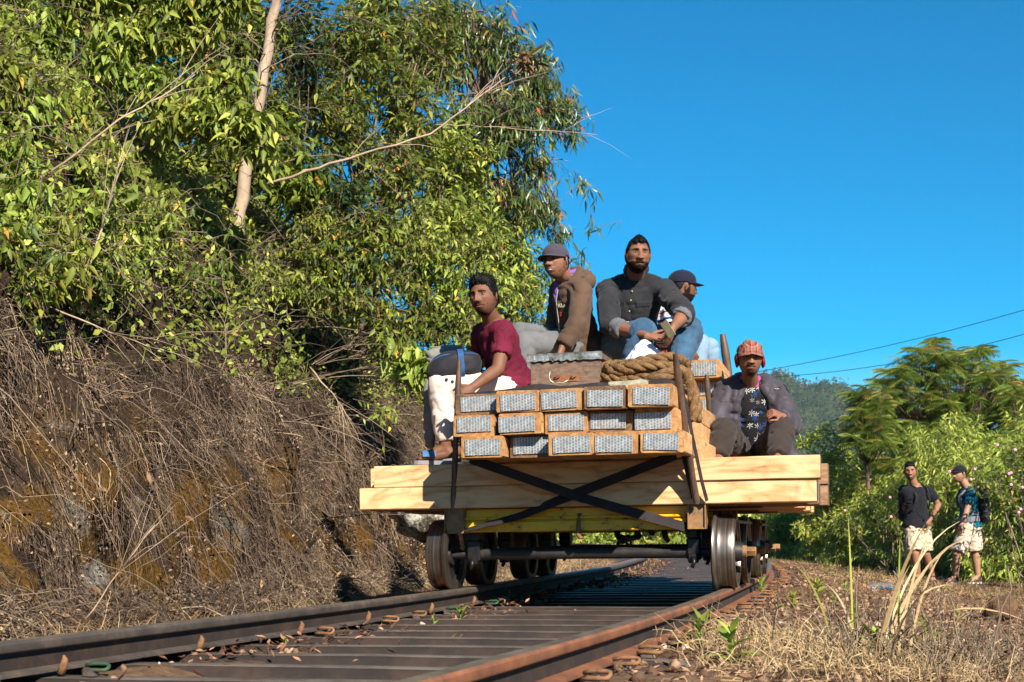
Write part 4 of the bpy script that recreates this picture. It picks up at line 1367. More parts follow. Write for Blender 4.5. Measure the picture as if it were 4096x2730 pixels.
# ------------------------------------------------------------------ bank shrubs, one by one
random.seed(21)
GRP = 'leafy shrubs on the upper bank'
def shrub_at(px, py, rpx, leaf, tpl, llen, n, leaf_n, label, lift=0.15, yfix=None, rel=1.0, droop=0.95, tw=0.28, tj=(0, 1), name='shrub'):
    y = ray_bank(px, py) or yfix or 10.6
    if yfix and y and y > yfix: y = yfix
    k = y / F
    c = at(px, py, y) + Vector((0.12, -0.22, 0.0))
    r_ = rpx * k
    blobs = [(c, (r_, r_ * 0.8, r_ * 0.9 * rel))]
    for i in range(2):
        blobs.append((c + Vector((random.uniform(-.7, .7) * r_, random.uniform(-.3, .5) * r_, random.uniform(-.5, .6) * r_)), (r_ * 0.55, r_ * 0.5, r_ * 0.5)))
    s0, u0 = to_track(c.x, c.y)
    w0 = max(0.3, -2.28 - float(u0) + 0.35)
    bx, by, bz = bank_xyz(np.array([float(s0)]), np.array([w0]))
    base = Vector((float(bx[0]), float(by[0]), min(max(float(bz[0]), c.z - 1.1 * r_), c.z - r_ * 0.3)))
    return plant(name, label, 'shrub', base, blobs, leaf, tpl, n, leaf_n, llen, tw, droop, group=GRP, tj=tj, stem_r=0.005)

spots = []
for row, py in enumerate((-20, 150, 320, 490, 660, 830)):
    for col_, px in enumerate((40, 210, 380, 550, 720, 880)):
        spots.append((px + (60 if row % 2 else 0) + random.randint(-45, 45), py + random.randint(-45, 45)))
NTH = ['first', 'second', 'third', 'fourth', 'fifth', 'sixth', 'seventh', 'eighth', 'ninth', 'tenth', 'eleventh', 'twelfth', 'thirteenth', 'fourteenth', 'fifteenth', 'sixteenth', 'seventeenth', 'eighteenth', 'nineteenth', 'twentieth', 'twenty-first', 'twenty-second', 'twenty-third', 'twenty-fourth', 'twenty-fifth', 'twenty-sixth']
where = ['by the top edge', 'high on the bank', 'on the upper bank', 'halfway up the bank', 'above the dry brush', 'hanging over the dry brush']
seen_ = {}
for i, (px, py) in enumerate(spots):
    row = i // 6
    if random.random() < 0.12:
        continue
    shrub_at(px, py, random.uniform(95, 135), 'leaf_bright', T_BROAD, random.uniform(0.085, 0.13), 52, 9,
             'bright shrub with hanging pointed leaves %s, %s from the left edge' % (where[row], NTH[i % 6]), tj=(0.0, 0.96))
for q, (px, py) in enumerate(((60, 950), (140, 1080), (250, 1010), (430, 960))):
    shrub_at(px, py, 80, 'leaf_bright', T_BROAD, 0.115, 16, 8, 'broad leaved sprig drooping into the dry brush, %s from the left edge' % NTH[q], tj=(0.15, 1))
mid = [(1180, 960, 110), (1330, 1060, 120), (1020, 1030, 100), (1480, 960, 120), (1600, 1120, 120), (860, 1010, 90), (1420, 1210, 100), (1250, 1200, 90), (1720, 1010, 120), (1760, 1230, 110), (1560, 1300, 90),
       (1850, 1350, 120), (1960, 1250, 120), (2080, 1180, 120), (2150, 1320, 90), (2020, 1420, 100)]
random.seed(63)
for py in (900, 1000, 1090):
    for px in range(60, 1000, 150):
        mid.append((px + random.randint(-50, 50), py + random.randint(-35, 35), random.randint(60, 95)))
for py in (880, 1000, 1120, 1240, 1340):
    for px in range(1080, 2000, 180):
        if py > 1180 and px < 1300: continue
        mid.append((px + random.randint(-60, 60), py + random.randint(-40, 40), random.randint(80, 120)))
mid.sort()
for q, (px, py, rp) in enumerate(mid):
    lv = 'high' if py < 960 else ('midway' if py < 1150 else 'low')
    zone = 'over the dry brush' if px < 1000 else ('right of the pale trunk' if px < 1560 else 'behind the man in maroon')
    key_ = (lv, zone); seen_[key_] = seen_.get(key_, -1) + 1
    lab_ = 'small leaved shrub growing %s %s, %s from the left' % (lv, zone, NTH[seen_[key_]])
    shrub_at(px, py, rp, 'leaf_mid' if random.random() < 0.5 else 'leaf_bright', T_MID, random.uniform(0.06, 0.09), 42, 9, lab_, yfix=17 if px < 1080 or px > 1850 else 12.6)
shrub_at(1610, 1440, 85, 'leaf_bright', T_BROAD, 0.13, 34, 8, 'bright broad leaved shrub beside the black bag', lift=0, yfix=10.5, tj=(0.3, 0.95))
shrub_at(1480, 1640, 40, 'leaf_bright', T_MID, 0.07, 9, 7, 'small sprig with oval leaves in the dry brush', yfix=10.5)

# ------------------------------------------------------------------ trees and tall bushes above the bank
tall = [
    ([(1180, 120, 12.8, 170, 200), (1120, 420, 12.6, 130, 180), (1260, 330, 13.2, 150, 160)], 'leaf_dark', T_MID, 0.10, 200, 'sparse dark bush behind the slender pale trunk'),
    ([(1420, 180, 13.4, 200, 220), (1340, 480, 13.2, 190, 190), (1520, 60, 13.8, 160, 170)], 'leaf_mid', T_MID, 0.10, 480, 'tall bush of mixed green leaves right of the pale trunk'),
    ([(1620, 420, 14.0, 200, 230), (1560, 680, 13.6, 200, 190), (1700, 160, 14.5, 180, 220)], 'leaf_mid', T_MID, 0.10, 480, 'tall green bush in the middle of the bank top'),
    ([(1280, 760, 12.6, 190, 150), (1440, 880, 12.8, 170, 130)], 'leaf_dark', T_MID, 0.095, 300, 'dark leafy bush at the foot of the tall bushes'),
    ([(1790, 640, 15.0, 190, 210), (1760, 900, 14.5, 190, 170), (1900, 880, 15.4, 150, 160)], 'leaf_bright', T_MID, 0.11, 460, 'yellow-green tall bush behind the man in maroon'),
    ([(2010, 980, 17.0, 150, 160), (2100, 1120, 17.5, 110, 130), (1950, 1150, 16.5, 130, 140)], 'leaf_bright', T_MID, 0.12, 330, 'light green bush behind the man in the brown hoodie')]
for bl, leaf, tp, ll, n, lab in tall:
    blobs = [px_blob(*b) for b in bl]
    c = blobs[0][0]
    s0, u0 = to_track(c.x, c.y + 0.4)
    w0 = max(0.8, -2.28 - float(u0))
    bx, by, bz = bank_xyz(np.array([float(s0)]), np.array([w0]))
    base = Vector((float(bx[0]), float(by[0]), float(bz[0]) - 0.05))
    low = min(b[0].z - b[1][2] for b in blobs)
    tgt = blobs[0][0]
    tk = [base.lerp(tgt, q) + Vector((0.08 * math.sin(q * 5), 0, 0)) for q in np.linspace(0, 1, 7)]
    plant('tree', lab, 'tree', base, blobs, leaf, tp, n, 9, ll, 0.34, 0.35, group='tall bushes on the bank top', trunk=(tk, [0.028 - 0.018 * q for q in np.linspace(0, 1, 7)], 'bark_dark'), stem_r=0.014)

for q_, (px, py, rx) in enumerate(((60, 60, 190), (330, 20, 200), (600, 60, 200), (820, 120, 190), (470, 230, 190), (760, 380, 190), (930, 620, 160), (200, 240, 180), (1010, 120, 150), (1060, 480, 150), (1180, 700, 150))):
    b_ = px_blob(px, py, 12.4, rx, rx)
    s0, u0 = to_track(b_[0].x, b_[0].y)
    bx, by, bz = bank_xyz(np.array([float(s0)]), np.array([max(0.8, -2.28 - float(u0))]))
    plant('shrub', ['shaded bush in the top left corner', 'shaded bush at the top edge, second from the corner', 'shaded bush at the top edge, third from the corner', 'shaded bush at the top edge next to the pale trunk', 'shaded bush in the middle of the bright shrubs', 'shaded bush below the top, beside the pale trunk', 'shaded bush at the foot of the pale trunk', 'shaded bush low behind the leftmost bright shrubs', 'shaded bush filling the gap behind the top of the pale trunk', 'shaded bush right behind the middle of the pale trunk', 'shaded bush low behind the long bare branch'][q_], 'shrub', (float(bx[0]), float(by[0]), float(bz[0])), [b_], 'leaf_mid', T_MID, 150, 9, 0.11, 0.34, 0.6, group='shaded bushes behind the bright shrubs', stems=False)

# slender pale trunk with bare twiggy branches
tb = [at(935, 1010, 12.3), at(968, 790, 12.2), at(1010, 540, 12.1), at(1055, 280, 12.0), at(1100, 20, 12.0), at(1128, -180, 12.0)]
pts = []
for i in range(len(tb) - 1):
    for q in np.linspace(0, 1, 5)[:-1]:
        pts.append(tb[i].lerp(tb[i + 1], q) + Vector((0.012 * math.sin(i * 2 + q * 6), 0, 0)))
pts.append(tb[-1])
root = empty('tree', tb[0]); tag(root, 'slender pale-barked leaning trunk with bare branches on the bank', 'tree')
mb = MB(); mb.tube([p - tb[0] for p in pts], list(np.linspace(0.062, 0.036, len(pts))), 14); mb.build('trunk', M['bark_pale'], root, smooth=True)
n = 46
tp = np.array([list(p) for p in pts]); j = rng.integers(4, len(tp), n)
D = rng.normal(0, 1, (n, 3)); D[:, 1] *= 0.6; D[:, 2] = np.abs(D[:, 2]) * 0.5 + 0.1
pa = arcs(tp[j], D, rng.uniform(0.5, 1.5, n), 9, rng.uniform(0.0, 0.7, n), 0.03)
Va, Fa, Ia = tubes(pa, np.linspace(1, 0.3, 9)[None] * rng.uniform(0.003, 0.009, (n, 1)), 5)
sub0 = pa[:, 2:8].reshape(-1, 3); n2 = len(sub0)
pb = arcs(sub0, rng.normal(0, 1, (n2, 3)), rng.uniform(0.15, 0.5, n2), 5, 0.2, 0.05)
Vb, Fb, Ib = tubes(pb, np.linspace(1, 0.4, 5)[None] * rng.uniform(0.0015, 0.003, (n2, 1)), 3)
V, Fc, tt = merge([(Va, Fa, Ia, rng.random(n)), (Vb, Fb, Ib, rng.random(n2))])
np_obj('branches', np_mesh('branches', V - np.array(tb[0]), Fc, M['twig'], tint=tt, smooth=True), root)
# long bare boughs crossing the bank, each its own fallen bough
def bough(pxs, r0, label):
    P_ = [at(*p) for p in pxs]
    mb = MB()
    pts = []
    for i in range(len(P_) - 1):
        for q in np.linspace(0, 1, 5)[:-1]:
            pts.append(P_[i].lerp(P_[i + 1], q))
    pts.append(P_[-1])
    for i in range(1, len(pts) - 1):
        pts[i] = pts[i] + Vector((random.uniform(-1, 1), 0, random.uniform(-1, 1))) * 0.008
    r0 *= 0.5
    mb.tube(pts, list(np.linspace(r0, r0 * 0.35, len(pts))), 7)
    for k in range(7):
        i = random.randint(len(pts) // 3, len(pts) - 2)
        d = (pts[i + 1] - pts[i]).normalized() + Vector((random.uniform(-.5, .5), random.uniform(-.4, .4), random.uniform(-.5, .6)))
        l = random.uniform(0.2, 0.6)
        mb.tube([pts[i], pts[i] + d * l * 0.5 + Vector((0, 0, 0.02)), pts[i] + d * l], [r0 * 0.4, r0 * 0.25, r0 * 0.1], 5)
    o = mb.build('bare_branch', M['bark_pale'], None, smooth=True)
    tag(o, label, 'branch', 'bare branches across the bank')
bough([(20, 800, 8.8), (260, 650, 8.7), (470, 480, 8.7), (600, 410, 8.8), (780, 300, 9.0)], 0.017, 'long pale bare branch slanting up across the left shrubs')
bough([(1060, 740, 11.6), (1280, 670, 11.5), (1440, 620, 11.5), (1720, 540, 11.6), (1900, 400, 11.8), (2020, 310, 12.0)], 0.024, 'long bare branch rising across the bushes toward the gum tree')
bough([(1740, 500, 12.2), (1920, 505, 12.2), (2200, 525, 12.3), (2390, 540, 12.4)], 0.010, 'thin straight bare branch reaching out to the sky')
bough([(360, 1060, 8.4), (420, 870, 8.5), (470, 700, 8.7)], 0.016, 'short grey stem leaning above the dry brush')
bough([(1240, 1470, 10.2), (1330, 1580, 10.0), (1405, 1680, 9.9)], 0.013, 'broken grey branch hanging down in the brush beside the bag')
bough([(200, 1230, 8.2), (440, 1330, 8.1), (640, 1400, 8.1)], 0.012, 'long thin dead branch lying across the dry brush')
bough([(340, 2480, 7.2), (470, 2290, 7.2), (620, 2100, 7.3)], 0.009, 'forked dry stem standing at the foot of the cutting')

# gum tree with drooping narrow leaves
euc = [(1760, 120, 16.5, 230, 260), (1990, 150, 16.5, 150, 170), (2130, 300, 16.8, 130, 190), (2235, 430, 17.0, 115, 130), (2060, 480, 16.5, 190, 170), (1880, 520, 16.5, 200, 200), (2140, 640, 17.0, 90, 80), (2030, 770, 16.8, 170, 130),
       (2170, 830, 17.2, 90, 110), (2240, 930, 17.4, 60, 55), (1960, 960, 16.8, 150, 120), (2290, 515, 17.2, 70, 50), (2375, 882, 17.4, 34, 16), (2335, 712, 17.4, 36, 18), (2310, 1015, 17.4, 34, 24), (2210, 1030, 17.4, 60, 50)]
blobs = [px_blob(*b) for b in euc]
base = at(1900, 1350, 16.8)
base.z = float(bank_xyz(np.array([8.3]), np.array([2.4]))[2][0]) - 0.2
tk = [base, at(1880, 1000, 16.8), at(1900, 700, 16.7), at(1930, 400, 16.6), at(1900, 50, 16.5)]
plant('tree', 'gum tree with drooping narrow leaves leaning out against the blue sky', 'tree', base, blobs, 'leaf_euc', T_LANCE, 1150, 8, 0.155, 0.40, 1.1, 0.1, 0.018, 'twig', None, (tk, [0.09, 0.075, 0.06, 0.045, 0.03], 'bark_dark'), shell=0.4)
plant('shrub', 'spray of large reddish leaves high in front of the gum tree', 'shrub', at(2060, 300, 15.2), [px_blob(2090, 225, 15.2, 75, 45)], 'leaf_dead', T_MID, 9, 6, 0.13, 0.2, 0.3, tj=(0, 0.4))

# ------------------------------------------------------------------ right-hand hedge
random.seed(5)
k = 0
hl = ['by the sky edge', 'near the bend of the track', 'behind the walkers', 'beside the path']
for (s0, u0, hh, rr_) in [(13.2, 4.9, 2.1, 1.1), (14.8, 5.3, 2.3, 1.2), (16.5, 4.7, 2.0, 1.1), (18.3, 5.4, 2.6, 1.3), (20.2, 4.8, 2.2, 1.2), (22.2, 5.2, 2.4, 1.3), (24.5, 4.9, 2.3, 1.3), (27, 5.3, 2.4, 1.4), (29.5, 5.0, 2.3, 1.4),
                        (32.5, 5.2, 2.4, 1.5), (36, 5.4, 2.4, 1.6), (40, 5.4, 2.5, 1.8), (45, 5.6, 2.6, 2.0), (51, 5.8, 2.7, 2.2), (58, 6.0, 2.8, 2.5), (66, 6.0, 2.8, 2.6), (74, 6.0, 2.8, 2.8), (16, 7.0, 2.7, 1.4), (19.5, 7.4, 3.0, 1.5), (23.5, 7.4, 2.9, 1.5), (28, 7.8, 2.9, 1.7), (34, 8, 3.0, 1.9),
                        (12.2, 6.0, 2.4, 1.1), (14, 7.8, 2.9, 1.4), (20.0, 6.4, 2.7, 1.3), (25.5, 6.4, 2.8, 1.5), (21.2, 3.9, 1.5, 0.9), (24.2, 4.0, 1.6, 1.0), (28.0, 4.0, 1.7, 1.1), (31.0, 4.0, 1.8, 1.2)]:
    x, y = track_np(s0, u0); x, y = float(x), float(y)
    z = float(ground_z(x, y))
    hh *= 1.12
    low_b = (Vector((x - 0.25 * rr_, y - 0.35 * rr_, z + hh * 0.16)), (rr_ * 1.0, rr_ * 0.8, hh * 0.18))
    blobs = [low_b, (Vector((x, y, z + hh * 0.42)), (rr_, rr_, hh * 0.5)), (Vector((x + random.uniform(-.5, .5) * rr_, y, z + hh * 0.75)), (rr_ * 0.7, rr_ * 0.7, hh * 0.32)), (Vector((x + random.uniform(-.6, .6) * rr_, y - 0.3 * rr_, z + hh * 0.6)), (rr_ * 0.6, rr_ * 0.6, hh * 0.3))]
    far = s0 > 30
    kk = 'far' if far else ('front' if u0 < 6.0 else 'back')
    seen_[kk] = seen_.get(kk, -1) + 1
    lab = {'far': 'leafy bush of the hedge far round the bend, %s from the straight part', 'front': 'dense yellow-green bush in the front row of the hedge, %s from the walkers', 'back': 'taller bush in the back row of the hedge, %s from the walkers'}[kk] % NTH[seen_[kk]]
    plant('hedge_bush', lab, 'bush', (x, y, z), blobs, 'leaf_hedge', T_HEDGE if not far else T_HFAR, 1150 if not far else 900, 11, 0.15 if not far else 0.24, 0.36, 0.9, 0.6, 0.012, group='bushes of the hedge across the track', shell=0.6, stems=not far)
# glossy bush at the hedge end by the timber
plant('shrub', 'glossy yellow-tipped bush just beside the ends of the timber', 'shrub', (6.8, 31.0, float(ground_z(6.8, 31.0))), [px_blob(3290, 1790, 31, 110, 110), px_blob(3320, 1920, 30.5, 140, 140), px_blob(3280, 2080, 30.5, 130, 110)], 'leaf_hedge', T_MID, 320, 9, 0.14, 0.3, 0.1, 0.8, tj=(0.35, 0.95))
# lantana with pink flower heads in front of the second walker
lan = [px_blob(4030, 1960, 18.6, 130, 190), px_blob(4110, 2120, 18.4, 120, 180), px_blob(3960, 2180, 18.9, 70, 110), px_blob(3940, 1930, 18.7, 60, 50), px_blob(4100, 1800, 19.0, 110, 120)]
x, y = lan[1][0].x, lan[1][0].y
lr = plant('flowering_shrub', 'flowering shrub with pink blossoms partly covering the man in teal', 'shrub', (x, y, float(ground_z(x, y))), lan, 'leaf_mid', T_BROAD, 130, 8, 0.085, 0.4, 0.2, 0.3, shell=0.5)
M['pink'] = noisy('pink_petals', [(0.35, srgb(214, 120, 170)), (0.5, srgb(226, 150, 186)), (0.7, srgb(236, 200, 170))], 60, 0.7, 0.2)
mb = MB()
for q in range(22):
    a = q * 2.4; rr_ = math.sqrt((q + 0.5) / 22)
    mb.ellipsoid((0.024 * rr_ * math.cos(a), 0.024 * rr_ * math.sin(a), 0.012 * (1 - rr_ * rr_)), (0.0065, 0.0065, 0.004), 6)
FLO = mb.mesh('flower', M['pink'], True)
for (px, py, yy) in ((3899, 1877, 18.4), (4044, 1892, 18.2), (3798, 1887, 18.6), (3884, 1918, 18.4), (4044, 1939, 18.1), (4083, 2037, 18.0), (3946, 2159, 18.3), (4075, 2050, 18.0), (4090, 1950, 18.0), (3990, 1780, 18.6), (4060, 1800, 18.5), (4035, 1895, 18.2)):
    f_ = bpy.data.objects.new('flower', FLO); link(f_, lr)
    p = at(px, py, yy)
    f_.matrix_world = Matrix.Translation(p) @ Matrix.Rotation(R(70), 4, 'X') @ Matrix.Scale(0.72, 4)
pl2 = plant('flowering_shrub', 'low flowering shrub with pink dots behind the man in black', 'shrub', (5.7, 21.5, float(ground_z(5.7, 21.5))), [px_blob(3560, 2080, 21.5, 90, 90), px_blob(3400, 2100, 22.0, 80, 80)], 'leaf_mid', T_MID, 70, 8, 0.09, 0.3, 0.2, 0.4)
for (px, py) in ((3605, 2019), (3614, 2067), (3564, 2067), (3380, 2043), (3610, 2075), (3560, 1990)):
    f_ = bpy.data.objects.new('flower', FLO); link(f_, pl2)
    f_.matrix_world = Matrix.Translation(at(px, py, 21.0)) @ Matrix.Rotation(R(70), 4, 'X') @ Matrix.Scale(0.7, 4)

# ------------------------------------------------------------------ trees with feather leaves
def frond_tpl(pairs=11):
    vs, fs = [], []
    for i in range(pairs):
        x = 0.10 + 0.86 * i / pairs
        z = -0.42 * x * x
        l = 0.26 * math.sin(math.pi * (0.18 + 0.78 * i / pairs)) + 0.03
        for sg in (-1, 1):
            b = len(vs)
            vs += [(x, 0, z), (x + 0.035, sg * l * 0.5, z - 0.02), (x - 0.02, sg * l * 0.55, z - 0.035), (x + 0.05, sg * l, z - 0.13)]
            fs += [(b, b + 1, b + 2), (b + 1, b + 3, b + 2)]
    b = len(vs)
    for i in range(4):
        x = i / 3.0
        vs += [(x, -0.008, -0.42 * x * x), (x, 0.008, -0.42 * x * x)]
    for i in range(3):
        fs += [(b + 2 * i, b + 2 * i + 2, b + 2 * i + 1), (b + 2 * i + 1, b + 2 * i + 2, b + 2 * i + 3)]
    return np.array(vs, float), np.array(fs, int)
FROND = frond_tpl()
def feather_tree(label, base, tips, flen, trunk_r):
    root = empty('tree', base); tag(root, label, 'tree', 'trees with feather leaves beyond the hedge')
    b0 = np.array(base)
    Ps, Ds, Ts = [], [], []
    for tp in tips:
        k = random.randint(8, 12)
        a0 = random.random() * 6.28
        red = random.random()
        for i in range(k):
            a = a0 + i * 2.4
            el = random.uniform(-0.45, 0.40)
            Ps.append(list(tp)); Ds.append((math.cos(a) * math.cos(el), math.sin(a) * math.cos(el), math.sin(el)))
            Ts.append(min(1, max(0, random.gauss(0.45, 0.2) + (0.35 * el if red > 0.4 else 0))))
        for i in range(3):
            Ps.append(list(tp)); a = random.random() * 6.28
            Ds.append((math.cos(a), math.sin(a), 0.45)); Ts.append(random.uniform(0.5, 0.95))
    Ps, Ds, Ts = np.array(Ps), np.array(Ds), np.array(Ts)
    V, Fc, I = place(FROND, Ps, Ds, flen * rng.uniform(0.65, 1.15, len(Ps)), None, 0.25)
    np_obj('crown', np_mesh('crown', V - b0, Fc, M['leaf_pinnate'], tint=Ts[I]), root)
    mb = MB()
    top = Vector(np.mean([list(p) for p in tips], axis=0)); top.z -= 0.3
    fork = Vector(base).lerp(top, 0.75)
    mb.tube([Vector((0, 0, -0.2)), (fork - Vector(base)) * 0.5 + Vector((0.05, 0, 0)), fork - Vector(base)], [trunk_r, trunk_r * 0.85, trunk_r * 0.7], 10)
    for tp in tips:
        e = Vector(tp) - Vector(base); f_ = fork - Vector(base)
        m_ = f_.lerp(e, 0.5) + Vector((0, 0, -0.15))
        mb.tube([f_, m_, e], [trunk_r * 0.25, trunk_r * 0.18, trunk_r * 0.1], 6)
    mb.build('trunk', M['bark_dark'], root, smooth=True)
random.seed(8)
tips = []
while len(tips) < 300:
    px, py = random.uniform(3500, 4080), random.uniform(1340, 1850)
    # domed outline
    top_ = 1335 + ((px - 3790) / 300.0) ** 2 * (190 if px < 3790 else 150)
    if py < top_ + 10: continue
    tips.append(at(px, py + 12, random.uniform(30.0, 33.0)))
feather_tree('broad domed tree with feather leaves and reddish tips above the hedge', at(3800, 2230, 31.5), tips, 0.44, 0.08)
tips = [at(random.uniform(3400, 3545), random.uniform(1560, 1790), random.uniform(28.5, 30)) for _ in range(60)] + [at(3455, 1545, 29)]
feather_tree('small young feather-leaved tree at the left foot of the big one'.replace('left ', ''), at(3470, 2230, 29.3), tips, 0.38, 0.05)
tips = [at(random.uniform(4020, 4180), random.uniform(1540, 1800), random.uniform(29, 31)) for _ in range(34)]
feather_tree('feather-leaved tree cut by the picture edge', at(4150, 2230, 30), tips, 0.42, 0.06)

# ------------------------------------------------------------------ right verge: litter, straw clump, weeds
random.seed(31)
def verge_points(n, s0, s1, u0, u1):
    s_ = rng.uniform(s0, s1, n); u_ = rng.uniform(u0, u1, n)
    x, y = track_np(s_, u_)
    return np.stack([x, y, ground_z(x, y)], -1), s_, u_
P, s_, u_ = verge_points(16000, -5.5, 14, 0.98, 4.6)
keep = fbm(P[:, 0] * 2, P[:, 1] * 2) > 0.36
P = P[keep]
V, Fc, I = place(T_DEAD, P + np.array([0, 0, 0.012]), rng.normal(0, 1, P.shape) * np.array([1, 1, 0.25]), rng.uniform(0.015, 0.045, len(P)), None, 0.35)
o = np_obj('leaf_litter', np_mesh('leaf_litter', V, Fc, M['leaf_dead'], tint=rng.random(len(P))[I]))
tag(o, 'brown leaf litter strewn over the path beside the track', 'leaf litter', kind='stuff')
P, s_, u_ = verge_points(15000, -5.5, 16, -0.72, 0.8)
keep = (rng.random(len(P)) < np.exp(-((u_ + 0.54) / 0.17) ** 2) * (fbm(s_ * 1.3, 2.0) > 0.40) + 0.012)
P = P[keep]
V, Fc, I = place(T_DEAD, np.concatenate([P[:, :2], np.maximum(P[:, 2:], -0.01)], 1) + np.array([0, 0, 0.04]) * rng.random((len(P), 1)) + np.array([0, 0, 0.012]), rng.normal(0, 1, P.shape) * np.array([1, 1, 0.3]), rng.uniform(0.015, 0.05, len(P)), None, 0.5)
o = np_obj('leaf_litter', np_mesh('leaf_litter', V, Fc, M['leaf_dead'], tint=rng.random(len(P))[I]))
tag(o, 'curled dead leaves piled between the sleepers along the check rail', 'leaf litter', kind='stuff')
# gravel
mb = MB(); mb.ellipsoid((0, 0, 0), (1, 0.8, 0.6), 6)
tv = np.array(mb.v) * (1 + rng.normal(0, 0.12, (len(mb.v), 1))); tf = np.array(mb.f)
P, s_, u_ = verge_points(4200, -5.5, 9, -2.0, 2.6)
keep = (np.abs(u_) > 0.95) | (rng.random(len(P)) < np.exp(-((u_ + 0.5) / 0.22) ** 2) * 0.8)
P = P[keep]
V, Fc, I = place((tv, tf), P + np.array([0, 0, 0.004]), rng.normal(0, 1, P.shape), rng.uniform(0.006, 0.026, len(P)), None, 1.0)
M['gravel'] = leaf_mat('gravel', [(0, G(70, 54, 42)), (0.5, G(124, 98, 74)), (0.9, G(160, 134, 104)), (1, G(190, 176, 156))], 0, 0.9, 0.2)
o = np_obj('gravel', np_mesh('gravel', V, Fc, M['gravel'], tint=rng.random(len(P))[I]))
tag(o, 'brown gravel and crumbled soil beside and between the rails', 'gravel', kind='stuff')
# thin dry stalks over the verge
P, s_, u_ = verge_points(17000, -5.5, 15, 1.25, 4.8)
keep = fbm(P[:, 0] * 1.4 + 5, P[:, 1] * 1.4) + 0.12 * (u_[:] > 2.0) > 0.47
P = P[keep]; n = len(P)
pa = arcs(P, rng.normal(0, 0.8, (n, 3)) + np.array([0, 0, 0.75]), rng.uniform(0.04, 0.20, n), 4, rng.uniform(0.1, 1.0, n), 0.05)
Va, Fa, Ia = ribbons(pa, np.linspace(1, 0.4, 4)[None] * rng.uniform(0.0018, 0.0045, (n, 1)))
o = np_obj('dry_stalks', np_mesh('dry_stalks', Va, Fa, M['straw'], tint=rng.beta(1.3, 2.4, n)[Ia]))
tag(o, 'thin dry stalks and straw covering the path beside the track', 'dry grass', kind='stuff')
# low green grass near the hedge foot
P, s_, u_ = verge_points(5200, 6, 40, 1.5, 4.6)
keep = fbm(P[:, 0] * 0.8 + 9, P[:, 1] * 0.8) + 0.10 * (u_ > 3.4) > 0.55
P = P[keep]; n = len(P)
pa = arcs(P, rng.normal(0, 0.4, (n, 3)) + np.array([0, 0, 0.9]), rng.uniform(0.04, 0.16, n), 4, rng.uniform(0.1, 0.6, n), 0.03)
Va, Fa, Ia = ribbons(pa, np.linspace(1, 0.25, 4)[None] * rng.uniform(0.003, 0.007, (n, 1)))
o = np_obj('green_grass', np_mesh('green_grass', Va, Fa, M['leaf_hedge'], tint=rng.random(n)[Ia]))
tag(o, 'short green grass patches along the foot of the hedge', 'grass', kind='stuff')
# straw heap close to the camera
n = 3200
c = at(3350, 2690, 5.0)
X = rng.normal(c.x + 0.10, 0.34, n); Y = rng.normal(5.25, 0.42, n)
keep = (Y > 4.2) & (X > 0.55 + (5.2 - Y) * 0.1); X, Y = X[keep], Y[keep]; n = len(X)
P = np.stack([X, Y, ground_z(X, Y)], -1)
D = rng.normal(0, 0.55, (n, 3)) + np.array([-0.1, 0, 0.8])
pa = arcs(P, D, rng.uniform(0.06, 0.26, n), 5, rng.uniform(0.2, 1.2, n), 0.05)
Va, Fa, Ia = ribbons(pa, np.linspace(1, 0.4, 5)[None] * rng.uniform(0.002, 0.0048, (n, 1)))
o = np_obj('straw_heap', np_mesh('straw_heap', Va, Fa, M['straw'], tint=np.clip(rng.beta(1.9, 1.9, n), 0, 1)[Ia]))
tag(o, 'heap of pale straw grass close to the camera', 'straw', kind='stuff')
# tall dry reed clump
def reed(label, base, blades, name='reed_clump'):
    root = empty(name, base); tag(root, label, 'grass clump')
    for (px, py, y, w_, m_) in blades:
        e = at(px, py, y)
        b_ = Vector(base) + Vector((random.uniform(-.06, .06), random.uniform(-.05, .05), 0))
        mid_ = b_.lerp(e, 0.55) + Vector(((e.x - b_.x) * -0.18, 0, abs(e.x - b_.x) * 0.35 + 0.03))
        pts = [b_ * (1 - q) ** 2 + mid_ * 2 * q * (1 - q) + e * q * q for q in np.linspace(0, 1, 9)]
        pa_ = np.array([[list(p - Vector(base)) for p in pts]])
        wd = np.array([[w_ * f_ for f_ in (0.6, 0.9, 1, 1, 0.95, 0.85, 0.65, 0.4, 0.08)]])
        V, Fc, I = ribbons(pa_, wd, np.array([[1.0, random.uniform(-.6, .6), random.uniform(-.3, .3)]]))
        np_obj('blade', np_mesh('blade', V, Fc, M[m_], tint=np.full(len(V), random.uniform(0.45, 1))), root)
    return root
bz = at(3555, 2640, 5.3); bz.z = float(ground_z(bz.x, bz.y))
reed('tall dry reed clump with pale arching blades in front of the walkers', bz,
     [(3700, 2100, 5.0, 0.014, 'straw'), (3640, 2260, 5.1, 0.011, 'straw'), (3720, 2130, 5.2, 0.010, 'straw'), (3790, 2190, 5.4, 0.010, 'straw'), (4000, 2120, 5.6, 0.014, 'straw'), (3840, 2085, 5.4, 0.008, 'straw'), (3860, 2500, 5.2, 0.008, 'straw'), (3480, 2540, 5.2, 0.008, 'straw'),
      (3600, 2150, 5.3, 0.009, 'greenblade'), (3745, 2320, 5.0, 0.009, 'drygrass'), (3650, 2400, 5.1, 0.010, 'drygrass'), (3560, 2380, 5.2, 0.007, 'drygrass'), (3870, 2620, 5.0, 0.008, 'straw'), (4096, 2480, 5.3, 0.011, 'straw'), (3700, 2480, 5.1, 0.008, 'drygrass'), (3620, 2520, 5.2, 0.009, 'drygrass'), (3820, 2340, 5.5, 0.008, 'straw')])
bz = at(3375, 2560, 6.0); bz.z = float(ground_z(bz.x, bz.y))
